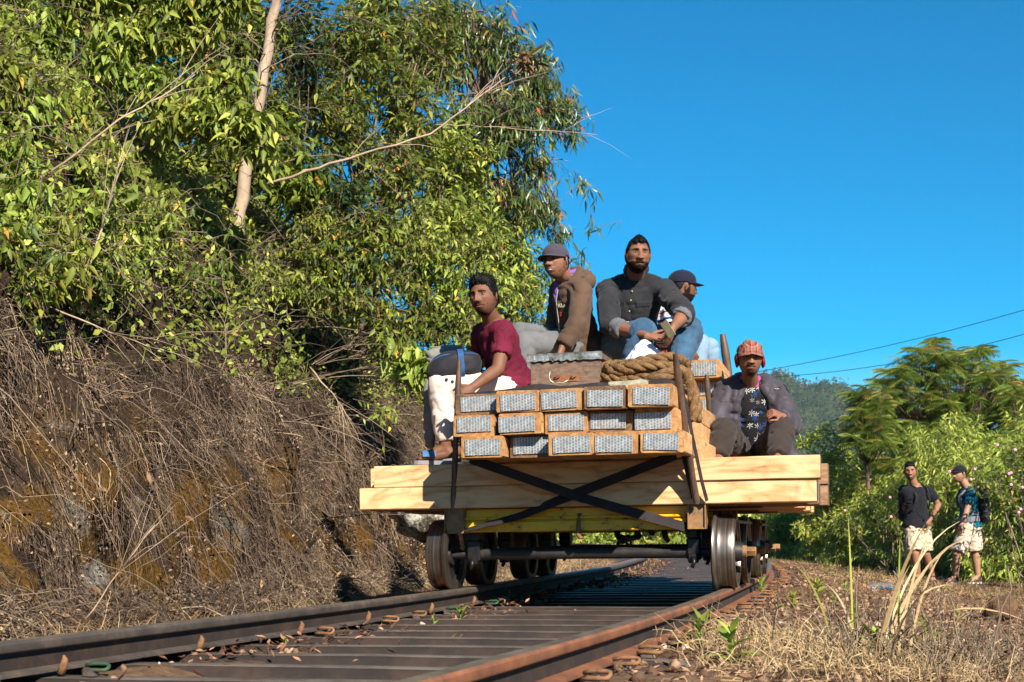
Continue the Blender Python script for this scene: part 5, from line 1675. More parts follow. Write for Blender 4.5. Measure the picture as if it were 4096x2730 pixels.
reed('pair of long green grass blades beside the white stone', bz, [(3392, 2060, 6.0, 0.008, 'greenblade'), (3180, 2262, 6.0, 0.008, 'greenblade'), (3290, 2330, 6.0, 0.008, 'straw'), (3330, 2450, 5.8, 0.007, 'straw')], 'grass_tuft')
# woody dry stems at the base of the reed clump
n = 330
P = np.stack([rng.normal(1.62, 0.30, n), rng.normal(5.3, 0.35, n), np.zeros(n)], -1); P[:, 2] = ground_z(P[:, 0], P[:, 1])
pa = arcs(P, rng.normal(0, 0.35, (n, 3)) + np.array([0.1, 0, 0.9]), rng.uniform(0.12, 0.42, n), 6, rng.uniform(0.0, 0.6, n), 0.03)
Va, Fa, Ia = tubes(pa, np.linspace(1, 0.5, 6)[None] * rng.uniform(0.0015, 0.004, (n, 1)), 4)
o = np_obj('dry_stems', np_mesh('dry_stems', Va, Fa, M['twig'], tint=rng.random(n)[Ia], smooth=True))
tag(o, 'grey dry stems at the base of the reed clump', 'dry stems', kind='stuff')

# small weeds
def weed(px, py, yy, h, nl, label, m='leaf_bright'):
    p = at(px, py, yy); p.z = float(ground_z(p.x, p.y)) - 0.005
    base = Vector(p)
    P_, D_, S_ = [], [], []
    for i in range(nl):
        a = i * 2.4 + random.random(); q = (i + 0.5) / nl
        P_.append((p.x, p.y, p.z + h * q * 0.8)); el = 0.15 + q * 1.0
        D_.append((math.cos(a) * math.cos(el), math.sin(a) * math.cos(el), math.sin(el))); S_.append(h * random.uniform(0.55, 0.95) * (1.15 - 0.5 * q))
    V, Fc, I = place(T_MID, np.array(P_), np.array(D_), np.array(S_), None, 0.2)
    root = empty('weed', base); tag(root, label, 'weed', 'green weeds around the track')
    np_obj('leaves', np_mesh('leaves', V - np.array(base), Fc, M[m], tint=np.random.default_rng(int(px)).uniform(0.3, 0.85, nl)[I]), root)
    mb = MB(); mb.tube([(0, 0, -0.01), (0.004, 0, h * 0.5), (0, 0, h * 0.85)], [0.004, 0.003, 0.002], 6)
    mb.build('stem', M['leaf_hedge_stem'] if 'leaf_hedge_stem' in M else M['twig'], root)
def gy_(py, z=0.0):
    return (CAMZ - z) * F / (py - HZ)
wl = [(1252, 2552, 0.10, 9, 'upright green weed standing against the check rail'), (1790, 2600, 0.09, 12, 'bushy weed with reddish tips between the sleepers in front'), (2370, 2462, 0.07, 10, 'low broad weed on the sleepers just before the trolley shadow'),
      (2615, 2590, 0.10, 11, 'weed among the rail clips outside the brown rail'), (3045, 2420, 0.11, 12, 'leafy weed beside the rail just ahead of the wheel'), (3270, 2425, 0.10, 11, 'weed tuft on the path right of the wheel'),
      (3170, 2495, 0.08, 9, 'weed at the foot of the white stone flake'), (2800, 2690, 0.10, 10, 'weed near the lower picture edge outside the brown rail'), (2925, 2728, 0.11, 9, 'dark weed cut by the lower picture edge'),
      (1840, 2515, 0.08, 9, 'weed in the litter by the check rail clips'), (1140, 2620, 0.05, 5, 'two-leaved seedling between the nearest sleepers'), (1240, 2420, 0.05, 8, 'small weed behind the inner rail'),
      (2790, 2545, 0.06, 7, 'tiny weed between sleeper ends'), (2980, 2440, 0.05, 6, 'seedling under the rail ahead of the wheel'), (3340, 2470, 0.06, 7, 'green sprout between path litter and dry stalks'),
      (2630, 2320, 0.06, 12, 'weed tuft beside the inner rail behind the trolley'), (2550, 2360, 0.05, 9, 'weed in the gravel behind the trolley shadow'),
      (2460, 2660, 0.07, 8, 'weed between two sleeper ends at the lower edge of the track'), (3420, 2560, 0.09, 9, 'green weed poking out of the straw left of the reeds'), (3700, 2600, 0.09, 8, 'green weed right of the reed clump'), (3830, 2470, 0.07, 7, 'small weed on the path right of the reeds'), (3500, 2690, 0.10, 9, 'leafy weed under the reed clump'),
      (1480, 2500, 0.06, 7, 'sprout in the leaf litter beside the check rail'), (690, 2640, 0.06, 6, 'seedling in the nearest leaf litter'), (2700, 2500, 0.06, 7, 'weed beside a rail clip near the brown rail'), (3380, 2400, 0.07, 8, 'low weed on the path toward the walkers')]
M['leaf_hedge_stem'] = noisy('weed_stem', S3(srgb(96, 120, 50)), 20)
rw = random.Random(12)
for q in range(9):
    s_w = -3.6 + q * 0.85; u_w = rw.uniform(-0.35, 0.55)
    x_w, y_w = track_np(s_w, u_w); x_w, y_w = float(x_w), float(y_w)
    wl.append((2048 + x_w / y_w * F, HZ + (CAMZ - 0.0) * F / y_w, rw.uniform(0.045, 0.07), 6, 'tiny sprout between the steel sleepers, %s from the front' % NTH[q]))
for (px, py, h, nl, lab) in wl:
    weed(px, py, gy_(py, -0.03), h * 1.35, nl + 2, lab)

# stones, bottles
def rock(name, label, px, py, y, r_, m, seed, rel=(1, 0.8, 0.7)):
    mb = MB(); mb.ellipsoid((0, 0, 0), (1, 1, 1), 20)
    c = at(px, py, y)
    V = np.array(mb.v)
    d_ = fbm(V[:, 0] * 1.6 + seed, V[:, 1] * 1.6, V[:, 2] * 1.6) - 0.5
    d2 = fbm(V[:, 0] * 5 + seed, V[:, 1] * 5, V[:, 2] * 5) - 0.5
    V = V * (1 + d_[:, None] * 1.5 + d2[:, None] * 0.45) * np.array(rel) * r_
    mb.v = [tuple(p) for p in V]
    o = mb.build(name, M[m], None, smooth=True)
    o.location = c
    o.rotation_euler = (seed, seed * 2, seed * 3)
    tag(o, label, 'rock')
t = NT('pale_rock')
v = t.world(); n1 = t.noise(v, 5, 6, 0.65); n2 = t.noise(v, 30, 5, 0.7)
col = t.ramp(t.math('ADD', t.math('MULTIPLY', n1, 0.6), t.math('MULTIPLY', n2, 0.4)), [(0.38, srgb(46, 40, 33)), (0.48, srgb(96, 88, 76)), (0.57, srgb(160, 154, 142)), (0.72, srgb(214, 210, 200))])
mossy = t.ramp(t.noise(v, 3.0, 5, 0.6), [(0.47, (0, 0, 0)), (0.56, (1, 1, 1))])
M['pale_rock'] = t.bsdf(t.mix(mossy, col, srgb(112, 84, 30)), 0.9, bump=n2, bstr=0.6, bdist=0.03, spec=0.2)
t = NT('lichen_rock')
v = t.world(); n1 = t.noise(v, 6, 6, 0.65); n2 = t.noise(v, 34, 5, 0.7)
M['lichen_rock'] = t.bsdf(t.ramp(t.math('ADD', t.math('MULTIPLY', n1, 0.55), t.math('MULTIPLY', n2, 0.45)), [(0.4, srgb(58, 50, 40)), (0.48, srgb(124, 116, 100)), (0.54, srgb(196, 192, 180)), (0.7, srgb(224, 222, 214))]), 0.9, bump=n2, bstr=0.7, bdist=0.03, spec=0.2)
rock('boulder', 'lichen-white boulder beside the front wheel under the timber end', 1690, 2050, 12.9, 0.25, 'lichen_rock', 1.3, (1, 0.8, 1.1))
rock('boulder', 'grey-white rock high up among the leftmost shrubs'.replace('leftmost ', 'broad leaved '), 150, 830, 8.9, 0.14, 'pale_rock', 4.4, (0.7, 0.7, 1.2))
rock('stone', 'flat white stone flake on the path beside a weed', 3130, 2462, gy_(2475, -0.05), 0.045, 'pale_rock', 0.4, (1, 0.6, 0.5))
rock('stone', 'dark rock by the path below the second walker', 4010, 2430, 9.2, 0.10, 'soil', 5.1)
M['bottle'] = None
t = NT('clear_bottle')
p_ = t.n('ShaderNodeBsdfPrincipled', {'Base Color': (0.9, 0.95, 0.96, 1), 'Roughness': 0.12, 'Transmission Weight': 0.92, 'IOR': 1.35})
t.t.links.new(p_.outputs[0], t.out.inputs['Surface']); M['bottle'] = t.mat
M['capred'] = noisy('bottle_cap', S3(srgb(224, 150, 40)), 20, 0.4)
def bottle(px, py, z, ang, label, l=0.24):
    p = at(px, py, gy_(py, z)); p.z = float(ground_z(p.x, p.y)) + 0.032
    root = empty('plastic_bottle', Matrix.Translation(p) @ Matrix.Rotation(ang, 4, 'Z') @ Matrix.Rotation(R(90), 4, 'Y'))
    tag(root, label, 'bottle', 'plastic bottles lying on the path')
    k = l / 0.24
    mb = MB(); mb.lathe([(0, 0), (0.028, 0.0), (0.032, 0.01), (0.031, 0.05), (0.029, 0.06), (0.032, 0.07), (0.032, 0.15), (0.026, 0.19), (0.012, 0.215), (0.012, 0.235)], 16, Matrix.Scale(k, 4)); mb.build('body', M['bottle'], root, smooth=True)
    mb = MB(); mb.lathe([(0.0, 0.25), (0.014, 0.25), (0.014, 0.232), (0.0, 0.232)], 12, Matrix.Scale(k, 4)); mb.build('cap', M['capred'], root)
bottle(3570, 2448, -0.2, R(168), 'crushed clear plastic bottle with orange cap lying on the path')
bottle(3510, 2305, -0.26, R(10), 'small clear bottle farther along the path near the walkers', 0.16)

# ------------------------------------------------------------------ far hill and overhead wires
random.seed(77)
ridge = [(1200, 1700), (2000, 1600), (2700, 1560), (2860, 1545), (2960, 1520), (3120, 1493), (3180, 1525), (3240, 1552), (3284, 1535), (3352, 1540), (3405, 1563), (3568, 1620), (3800, 1700), (4100, 1780), (4800, 1850)]
HY = 900.0
hx = np.linspace(1200, 4800, 240); hyr = np.interp(hx, [r_[0] for r_ in ridge], [r_[1] for r_ in ridge])
rowsV = []
K = 60
for j in range(K):
    q = j / (K - 1)
    yy = HY - 480 * (1 - q) if q <= 1 else HY
    zt = CAMZ - (hyr - HZ) / F * HY
    z = zt * (q ** 1.25) - 6 * (1 - q)
    X = (hx - 2048) / F * HY
    bump = (fbm(X * 0.02, np.full_like(X, yy * 0.02), z * 0.02) - 0.5) * 26 * q * (1 - q) * 2
    tree_b = (fbm(X * 0.22, np.full_like(X, yy * 0.22), o=3) - 0.5) * 5.0
    rowsV.append(np.stack([X, np.full_like(X, yy) + bump, z + bump * 0.4 + tree_b * min(1, q * 3)], -1))
for j in range(1, 8):
    rowsV.append(rowsV[K - 1] + np.array([0, 40.0 * j, -6.0 * j * j]))
HV = np.array(rowsV); a_, b_, _ = HV.shape
idx = np.arange(a_ * b_).reshape(a_, b_)
faces = np.stack([idx[:-1, :-1], idx[:-1, 1:], idx[1:, 1:], idx[1:, :-1]], -1).reshape(-1, 4)
t = NT('far_forest')
v = t.world(); n1 = t.noise(v, 0.035, 5, 0.6); n2 = t.noise(v, 0.28, 5, 0.7)
col = t.ramp(t.math('ADD', t.math('MULTIPLY', n1, 0.5), t.math('MULTIPLY', n2, 0.5)), [(0.35, srgb(30, 42, 24)), (0.5, srgb(62, 76, 38)), (0.6, srgb(92, 92, 50)), (0.7, srgb(120, 98, 62))])
M['far'] = t.bsdf(col, 0.95, bump=n2, bstr=1.0, bdist=4.0, spec=0.05)
o = np_obj('hills', np_mesh('hills', HV.reshape(-1, 3), faces, M['far'], smooth=True)); tag(o, kind='structure')
# forest canopy of the hill as lumpy crowns (reads as one mass)
nn = 80000
jj = rng.integers(2, K, nn); ii = rng.integers(0, b_, nn)
P = HV[jj, ii] + rng.normal(0, 1.6, (nn, 3)); P[:, 2] += 0.4 + (fbm(P[:, 0] * 0.25, P[:, 1] * 0.25, 0.0, 2) - 0.4) * 4.0
V, Fc, I = place(T_SMALL, P, rng.normal(0, 1, (nn, 3)) + np.array([0, -0.4, 0.3]), rng.uniform(1.1, 2.8, nn), np.tile([0, -0.6, 0.8], (nn, 1)), 0.7)
M['far_leaf'] = leaf_mat('far_forest_crowns', [(0, G(22, 36, 20)), (0.5, G(44, 60, 30)), (0.85, G(84, 84, 44)), (1, G(116, 84, 56))], 0, 0.95, 0.05)
o = np_obj('hill_forest', np_mesh('hill_forest', V, Fc, M['far_leaf'], tint=np.clip(fbm(P[:, 0] * 0.08, P[:, 1] * 0.08, P[:, 2] * 0.08) * 1.6 - 0.35 + rng.normal(0, 0.12, nn), 0, 1)[I])); tag(o, 'far forest covering the hazy hill', 'forest', kind='stuff')
for (px, py, r_, lab) in ((3103, 1500, 4.6, 'taller of the two trees on the peak of the far hill'), (3140, 1510, 3.2, 'smaller tree on the peak of the far hill'), (3262, 1548, 3.8, 'feathery tree on the lower hump of the far hill'), (3300, 1536, 5.0, 'rounded tree on top of the lower hump of the far hill'), (3395, 1568, 3.4, 'tree on the falling ridge of the far hill')):
    c = at(px, py, HY)
    blobs = [(c + Vector((random.uniform(-1, 1), 0, random.uniform(-.6, 1.5))), (r_ * 0.6, r_ * 0.6, r_ * 0.42)) for _ in range(4)]
    plant('tree', lab, 'tree', c - Vector((0, 0, r_ * 1.6)), blobs, 'leaf_dark', T_SMALL, 130, 6, 0.8, 0.8, 0.1, stem_r=0.08, trunk=([c - Vector((0, 0, r_ * 1.6)), c], [0.3, 0.2], 'bark_dark'), group='trees on the crest of the far hill')

def wire(px3, py3, label, r_=0.011):
    c_ = np.polyfit(px3, py3, 2)
    mb = MB()
    out = []
    for px in np.linspace(2250, 4500, 40):
        out.append(at(px, float(np.polyval(c_, px)), 62 - 22 * (px - 2250) / 2250.0))
    mb.tube(out, r_, 6)
    o = mb.build('overhead_wire', M['black_iron'], None, smooth=True); tag(o, label, 'wire', 'overhead wires')
wire([3076, 3400, 4065], [1480, 1417, 1250], 'upper overhead wire rising across the sky above the feather-leaved tree')
wire([2842, 3400, 4096], [1517, 1480, 1338], 'lower overhead wire passing behind the feather-leaved tree')

# ------------------------------------------------------------------ air
hz = MB(); hz.box((0, 0, 58.0), (6600, 6600, 122.0))
t = NT('haze_air')
pv = t.n('ShaderNodeVolumePrincipled', {'Color': (0.62, 0.82, 1.0, 1), 'Density': 0.00014, 'Anisotropy': 0.0})
t.t.links.new(pv.outputs[0], t.out.inputs['Volume'])
ho = hz.build('haze', t.mat); tag(ho, kind='stuff')

# ------------------------------------------------------------------ people toolkit
def V3(a):
    return Vector(a)

def cap(mb, p0, r0, p1, r1, n=12, ball=True):
    p0, p1 = Vector(p0), Vector(p1)
    mb.tube([p0, p0.lerp(p1, 0.5), p1], [r0, (r0 + r1) / 2, r1], n)
    if ball:
        mb.ellipsoid(p0, (r0, r0, r0), n)
        mb.ellipsoid(p1, (r1, r1, r1), n)

def frame(up, fwd):
    """right-handed 3x3 with columns (x, y=fwd, z=up-ish)"""
    y = Vector(fwd).normalized()
    z = Vector(up)
    z = (z - y * z.dot(y)).normalized()
    x = y.cross(z).normalized()
    return Matrix(((x.x, y.x, z.x), (x.y, y.y, z.y), (x.z, y.z, z.z)))

def remesh(mb, voxel, smooth=6, name='tmp', keep_mat=None):
    me = bpy.data.meshes.new(name)
    me.from_pydata([tuple(p) for p in mb.v], [], mb.f)
    o = bpy.data.objects.new(name, me)
    COL.objects.link(o)
    md = o.modifiers.new('r', 'REMESH'); md.mode = 'VOXEL'; md.voxel_size = voxel; md.use_smooth_shade = True
    if smooth:
        ms = o.modifiers.new('s', 'SMOOTH'); ms.factor = 0.5; ms.iterations = smooth
    dg = bpy.context.evaluated_depsgraph_get()
    dg.update()
    out = bpy.data.meshes.new_from_object(o.evaluated_get(dg))
    bpy.data.objects.remove(o); bpy.data.meshes.remove(me)
    return out

def mesh_arrays(me):
    n = len(me.vertices)
    co = np.empty(n * 3, np.float32); me.vertices.foreach_get('co', co)
    no = np.empty(n * 3, np.float32); me.vertices.foreach_get('normal', no)
    return co.reshape(-1, 3).astype(float), no.reshape(-1, 3).astype(float)

def wrinkle(me, amp=0.006, freq=11.0, seed=0.0, dirn=None):
    co, no = mesh_arrays(me)
    q = co * freq + seed
    # warped ridges: creases rather than lumps
    wx = (fbm(q[:, 0] * 0.45, q[:, 1] * 0.45, q[:, 2] * 0.45, 2) - 0.5) * 2.6
    a = fbm(q[:, 0] * 0.55 + wx, q[:, 1] * 0.55 + wx * 0.7, q[:, 2] * 1.15 + wx * 1.3, 2)
    a2 = fbm(q[:, 0] * 1.3 - wx, q[:, 1] * 1.3 + wx, q[:, 2] * 1.5 + 20, 2)
    zone = sstep(0.35, 0.62, fbm(q[:, 0] * 0.3 + 31, q[:, 1] * 0.3, q[:, 2] * 0.3, 2))
    rd = -1.5 * np.exp(-((a - 0.5) / 0.045) ** 2) - 0.8 * zone * np.exp(-((a2 - 0.5) / 0.05) ** 2) + 0.9 * np.clip(np.abs(a - 0.5) * 4, 0, 1)
    b = fbm(q[:, 0] * 0.4 + 9, q[:, 1] * 0.4, q[:, 2] * 0.4, 2) - 0.5
    d = np.maximum(amp * (rd * 0.85 + b * 0.9), -0.0075)
    co = co + no * d[:, None]
    me.vertices.foreach_set('co', co.astype(np.float32).ravel())
    me.update()

def set_col(me, cols):
    at_ = me.color_attributes.new('Col', 'FLOAT_COLOR', 'POINT')
    c = np.ones((len(cols), 4), np.float32); c[:, :3] = cols
    at_.data.foreach_set('color', c.ravel())

def torso(mb, pel, nb, rt, front, secs, n=20):
    """secs: (t, half width, half depth, forward offset)"""
    pel, nb = Vector(pel), Vector(nb)
    ax = nb - pel
    up = ax.normalized()
    fr = []
    prof = [(math.cos(2 * math.pi * i / n), math.sin(2 * math.pi * i / n)) for i in range(n)]
    rt_p, rt_n = rt
    for t_, a, b, fo in secs:
        r_ = Vector(rt_p).lerp(Vector(rt_n), min(1, max(0, t_)))
        r_ = (r_ - up * r_.dot(up)).normalized()
        f_ = up.cross(r_).normalized()
        c = pel + ax * t_ + f_ * fo
        fr.append((c, r_ * a, f_ * b))
    mb.sweep(prof, fr)

# ---- head
def head_map(d):
    d = unit(d)
    x, y, z = d[:, 0] * 0.0800, d[:, 1] * 0.098, d[:, 2] * 0.117
    ax = np.abs(x)
    g = lambda v, c, s: np.exp(-((v - c) / s) ** 2)
    low = sstep(0.0, -0.115, z)
    fr = np.clip(d[:, 1], 0, 1)
    x = x * (1 - 0.17 * low * (0.35 + 0.65 * fr)) * (1 + 0.10 * sstep(0.02, -0.06, z) * sstep(0.1, -0.6, d[:, 1]) * 0)
    y = np.where(d[:, 1] < 0, y * (1 - 0.40 * sstep(-0.02, -0.11, z)), y)
    fw = fr ** 1.3
    y = y + fw * 0.020 * sstep(-0.02, -0.10, z)
    ax = np.abs(x)
    f = np.zeros_like(x)
    f += 0.008 * g(ax, 0.028, 0.022) * g(z, 0.030, 0.009)
    f -= 0.013 * g(ax, 0.032, 0.017) * g(z, 0.012, 0.012)
    t_ = np.clip((0.028 - z) / 0.058, 0, 1)
    f += (0.005 + 0.023 * t_) * np.exp(-(x / (0.0095 + 0.0075 * t_)) ** 2) * sstep(-0.047, -0.034, z) * sstep(0.045, 0.02, z)
    f += 0.014 * g(ax, 0.0165, 0.0085) * g(z, -0.031, 0.009)
    f += 0.007 * g(x, 0, 0.024) * g(z, -0.0565, 0.006) + 0.008 * g(x, 0, 0.020) * g(z, -0.0695, 0.007)
    f -= 0.005 * g(x, 0, 0.026) * g(z, -0.0632, 0.0028)
    f -= 0.005 * g(x, 0, 0.02) * g(z, -0.083, 0.007)
    f += 0.009 * g(x, 0, 0.024) * g(z, -0.101, 0.012)
    f += 0.005 * g(ax, 0.046, 0.018) * g(z, -0.014, 0.018)
    f -= 0.004 * g(ax, 0.05, 0.014) * g(z, -0.055, 0.02)
    f -= 0.003 * g(ax, 0.030, 0.012) * g(z, -0.045, 0.012)
    y = y + f * fw ** 0.5
    return np.stack([x, y, z], -1)

def sph_grid(nt, nph):
    th = np.linspace(0.001, math.pi - 0.001, nt)
    # denser columns at the face
    uu = np.linspace(-1, 1, nph, endpoint=False)
    ph = math.pi * (0.55 * uu + 0.45 * uu ** 3)
    TH, PH = np.meshgrid(th, ph, indexing='ij')
    d = np.stack([np.sin(TH) * np.sin(PH), np.sin(TH) * np.cos(PH), np.cos(TH)], -1).reshape(-1, 3)
    idx = np.arange(nt * nph).reshape(nt, nph)
    nx = np.roll(idx, -1, axis=1)
    fc = np.stack([idx[:-1], idx[1:], nx[1:], nx[:-1]], -1).reshape(-1, 4)
    return d, fc, TH.ravel(), PH.ravel()

def build_head(skin, hairc, beard='stubble', lips=None, smile=False, seed=0):
    """verts, faces, colours in the head frame (x to person's right, y forward, z up)"""
    d, fc, TH, PH = sph_grid(120, 132)
    p = head_map(d)
    x, y, z = p.T
    ax = np.abs(x)
    fr = d[:, 1] > 0.05
    skin = np.array(skin); hairc = np.array(hairc)
    n = len(p)
    mott = (fbm(x * 60 + seed, y * 60, z * 60, 3) - 0.5)
    C = skin[None] * (1 + 0.35 * mott[:, None])
    # ruddier nose and cheeks, darker round the eyes
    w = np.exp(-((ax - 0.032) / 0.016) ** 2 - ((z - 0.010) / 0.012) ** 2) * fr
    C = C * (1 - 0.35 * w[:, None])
    fz = fbm(x * 140 + seed, y * 140, z * 140, 2)
    def paint(mask, col, k=1.0):
        m = np.clip(mask, 0, 1)[:, None] * k
        return C * (1 - m) + np.array(col)[None] * m
    C = paint(np.exp(-((z - (0.0285 + 0.10 * (ax - 0.012) - 7.0 * np.maximum(0, ax - 0.034) ** 2 * 3)) / np.where(ax < 0.036, 0.0062, 0.0045)) ** 4) * sstep(0.008, 0.013, ax) * sstep(0.057, 0.050, ax) * fr, hairc, 1.0)
    lipc = np.array(lips) if lips is not None else skin * np.array([0.80, 0.62, 0.66])
    C = paint(np.exp(-((z + 0.0635) / 0.0115) ** 4 - (x / 0.027) ** 4) * fr, lipc, 0.85)
    C = paint(np.exp(-((z + 0.0632) / 0.0022) ** 2 - (x / 0.025) ** 4) * fr, skin * 0.25, 0.9)
    if smile:
        C = paint(np.exp(-((z + 0.063) / 0.0048) ** 4 - (x / 0.016) ** 4) * fr, (0.50, 0.46, 0.40), 0.95)
    C = paint(np.exp(-((ax - 0.010) / 0.0035) ** 2 - ((z + 0.040) / 0.003) ** 2) * fr, skin * 0.2, 0.8)
    notlip = 1 - np.exp(-((z + 0.0635) / 0.0125) ** 4 - (x / 0.026) ** 4)
    must = np.exp(-((z + 0.0505 + 7.0 * x * x) / 0.0082) ** 4 - (x / 0.036) ** 6) * fr
    jaw = np.maximum(sstep(-0.050, -0.066, z + 0.25 * np.maximum(0, 0.03 - ax) * 0) * (d[:, 1] > -0.25),
                     sstep(0.42, 0.15, d[:, 1]) * (d[:, 1] > -0.18) * sstep(0.012, -0.01, z))
    cheekcut = sstep(0.0, 1.0, (ax - 0.028) / 0.02) * (z > -0.075) * sstep(-0.035, -0.055, z)
    jaw = np.maximum(jaw, sstep(-0.042, -0.054, z) * sstep(0.026, 0.034, ax) * (d[:, 1] > -0.25))
    full = np.clip(np.maximum(jaw, cheekcut * sstep(-0.03, -0.06, z)), 0, 1) * notlip
    goat = np.exp(-(x / 0.027) ** 4) * sstep(-0.076, -0.088, z) * fr
    soft = np.clip(0.55 + (fz - 0.5) * 2.2, 0, 1)
    if beard == 'full':
        C = paint(np.maximum(full, must), hairc, 0.95)
    elif beard == 'goatee':
        C = paint(np.maximum(must * 0.95, goat) * (0.75 + 0.25 * soft), hairc, 0.95)
        C = paint(full * soft * 0.45, hairc, 1.0)
    elif beard == 'trim':
        C = paint(np.maximum(must, goat), hairc, 0.9)
        C = paint(full * soft, hairc, 0.75)
    else:
        C = paint(np.maximum(full, must) * soft, hairc * 1.8, 0.55)
    if beard == 'full':
        bump = np.maximum(full, must) * (0.003 + 0.009 * fz)
        p = p + d * bump[:, None]
        p[:, 2] -= np.maximum(0, -z - 0.09) * 0.10 * full
    return p, fc, C

def eyeball(side, skin):
    mb = MB(); mb.ellipsoid((0, 0, 0), (1, 1, 1), 18)
    v = np.array(mb.v)
    C = np.tile(np.array([0.20, 0.18, 0.16]), (len(v), 1))
    # front is +y
    C[(v[:, 2] > 0.16) | (v[:, 2] < -0.34) | (np.abs(v[:, 0]) > 0.85)] = np.array(skin) * 0.45
    C[(v[:, 2] > 0.08) & (v[:, 2] < 0.30)] = (0.012, 0.008, 0.006)
    ir = (np.abs(v[:, 0]) < 0.46) & (v[:, 2] <= 0.22) & (v[:, 2] >= -0.40)
    C[ir] = (0.012, 0.007, 0.004)
    return v * np.array([0.0150, 0.0110, 0.0110]) + np.array([side * 0.0325, 0.0738, 0.0110]), np.array(mb.f), C

def ear(side, skin):
    mb = MB(); mb.ellipsoid((0, 0, 0), (1, 1, 1), 14)
    v = np.array(mb.v)
    r_ = np.sqrt(v[:, 1] ** 2 + v[:, 2] ** 2)
    out = v[:, 0] * side > 0
    v[:, 0] -= np.where(out, 0.9 * np.exp(-(r_ / 0.5) ** 2), 0) * side
    C = np.tile(np.array(skin), (len(v), 1)); C[out & (r_ < 0.5)] *= 0.55
    v = v * np.array([0.010, 0.019, 0.032]) * (1 - 0.25 * (v[:, 2:3] < -0.3))
    a = side * 0.35
    vx = v[:, 0] * math.cos(a) + v[:, 1] * math.sin(a); vy = -v[:, 0] * math.sin(a) + v[:, 1] * math.cos(a)
    return np.stack([vx + side * 0.0825, vy - 0.010, v[:, 2] - 0.006], -1), np.array(mb.f), C

def skin_mat():
    t = NT('skin')
    c = t.attr('Col').outputs['Color']
    nz = t.noise(t.world(), 300, 3, 0.6)
    return t.bsdf(t.mix(0.12, c, t.ramp(nz, [(0.3, (0, 0, 0)), (0.7, (0.5, 0.35, 0.28))]), 'OVERLAY'), 0.58, spec=t.n('ShaderNodeMapRange', {'Value': t.n('ShaderNodeSeparateColor', {'Color': c}).outputs[0], 'From Min': 0.03, 'From Max': 0.16, 'To Min': 0.03, 'To Max': 0.30}).outputs[0], bump=nz, bstr=0.12, bdist=0.002, Subsurface_Weight=0.06, Subsurface_Scale=0.006)
M['skin'] = skin_mat()
t = NT('black_hair')
v = t.coord('Object', (1, 1, 1)); nz = t.noise(v, 90, 4, 0.7)
M['hair'] = t.bsdf(t.ramp(nz, [(0.3, srgb(6, 5, 5)), (0.7, srgb(20, 18, 17))]), 0.5, bump=nz, bstr=0.6, bdist=0.006, spec=0.14)

def cloth(name, c, lo=0.72, hi=1.2, scale=5.0, weave=700.0, rough=0.9, fleck=None):
    t = NT(name)
    v = t.world()
    n1 = t.noise(v, scale, 5, 0.6); n2 = t.noise(v, weave * 0.35, 2, 0.6)
    col = t.ramp(t.math('ADD', t.math('MULTIPLY', n1, 0.7), t.math('MULTIPLY', n2, 0.3)), S3(c, lo, hi, 0.32, 0.5, 0.68))
    return t.bsdf(col, rough, bump=t.math('ADD', t.math('MULTIPLY', n1, 1.4), t.math('MULTIPLY', n2, 0.25)), bstr=0.35, bdist=0.006, spec=0.15, Sheen_Weight=0.08)
M['maroon'] = None
t = NT('maroon_rib')
v = t.world(); n1 = t.noise(v, 6, 5)
w = t.n('ShaderNodeTexWave', {'Vector': v, 'Scale': 42.0, 'Distortion': 4.0, 'Detail': 2.0, 'Detail Scale': 2.0}, bands_direction='Z').outputs[1]
M['maroon'] = t.bsdf(t.ramp(t.math('ADD', t.math('MULTIPLY', n1, 0.6), t.math('MULTIPLY', w, 0.4)), [(0.25, srgb(60, 10, 27)), (0.5, srgb(94, 20, 42)), (0.75, srgb(116, 32, 54))]), 0.85, bump=w, bstr=0.3, bdist=0.003, spec=0.2)
M['cream'] = cloth('cream_cotton', srgb(206, 190, 178), 0.85, 1.08)
M['brown_knit'] = cloth('brown_fleece', srgb(80, 62, 49), 0.7, 1.3)
M['purple'] = cloth('purple_cotton', srgb(112, 84, 150))
M['grey_denim'] = cloth('dusty_grey_denim', srgb(98, 99, 100), 0.7, 1.25)
M['charcoal'] = cloth('charcoal_denim', srgb(39, 39, 42), 0.6, 1.5, 7)
M['jeans'] = cloth('blue_jeans', srgb(54, 82, 106), 0.5, 1.5, 6)
M['light_jeans'] = cloth('light_jeans', srgb(114, 140, 160), 0.7, 1.25)
M['navy'] = cloth('navy_cotton', srgb(26, 28, 44), 0.8, 1.3)
M['cap_grey'] = cloth('grey_violet_cotton', srgb(66, 60, 70), 0.8, 1.2)
M['jacket'] = cloth('slate_nylon', srgb(62, 57, 63), 0.65, 1.35, 6, 700, 0.55)
M['dark_trousers'] = cloth('dark_brown_twill', srgb(52, 44, 40), 0.75, 1.3)
M['pink_cotton'] = cloth('pink_cotton', srgb(160, 66, 122))
M['black_tee'] = cloth('black_cotton', srgb(24, 25, 30), 0.7, 1.5)
M['teal'] = cloth('teal_cotton', srgb(14, 84, 100), 0.7, 1.35)
M['beige'] = cloth('beige_cotton', srgb(184, 170, 152), 0.85, 1.12)
M['grey_cloth'] = cloth('grey_cloth', srgb(116, 114, 110))
M['slide_blue'] = cloth('blue_rubber', srgb(66, 104, 146), 0.8, 1.2, 12, 700, 0.6)
M['sole'] = cloth('grey_sole', srgb(120, 122, 126), 0.8, 1.2, 12, 700, 0.7)
M['shoe_dark'] = cloth('dark_shoe', srgb(46, 44, 44), 0.7, 1.3, 12)
M['shoe_tan'] = cloth('tan_shoe', srgb(132, 112, 84), 0.7, 1.3, 12)
M['white_rubber'] = cloth('white_rubber', srgb(220, 218, 214), 0.85, 1.1, 12)
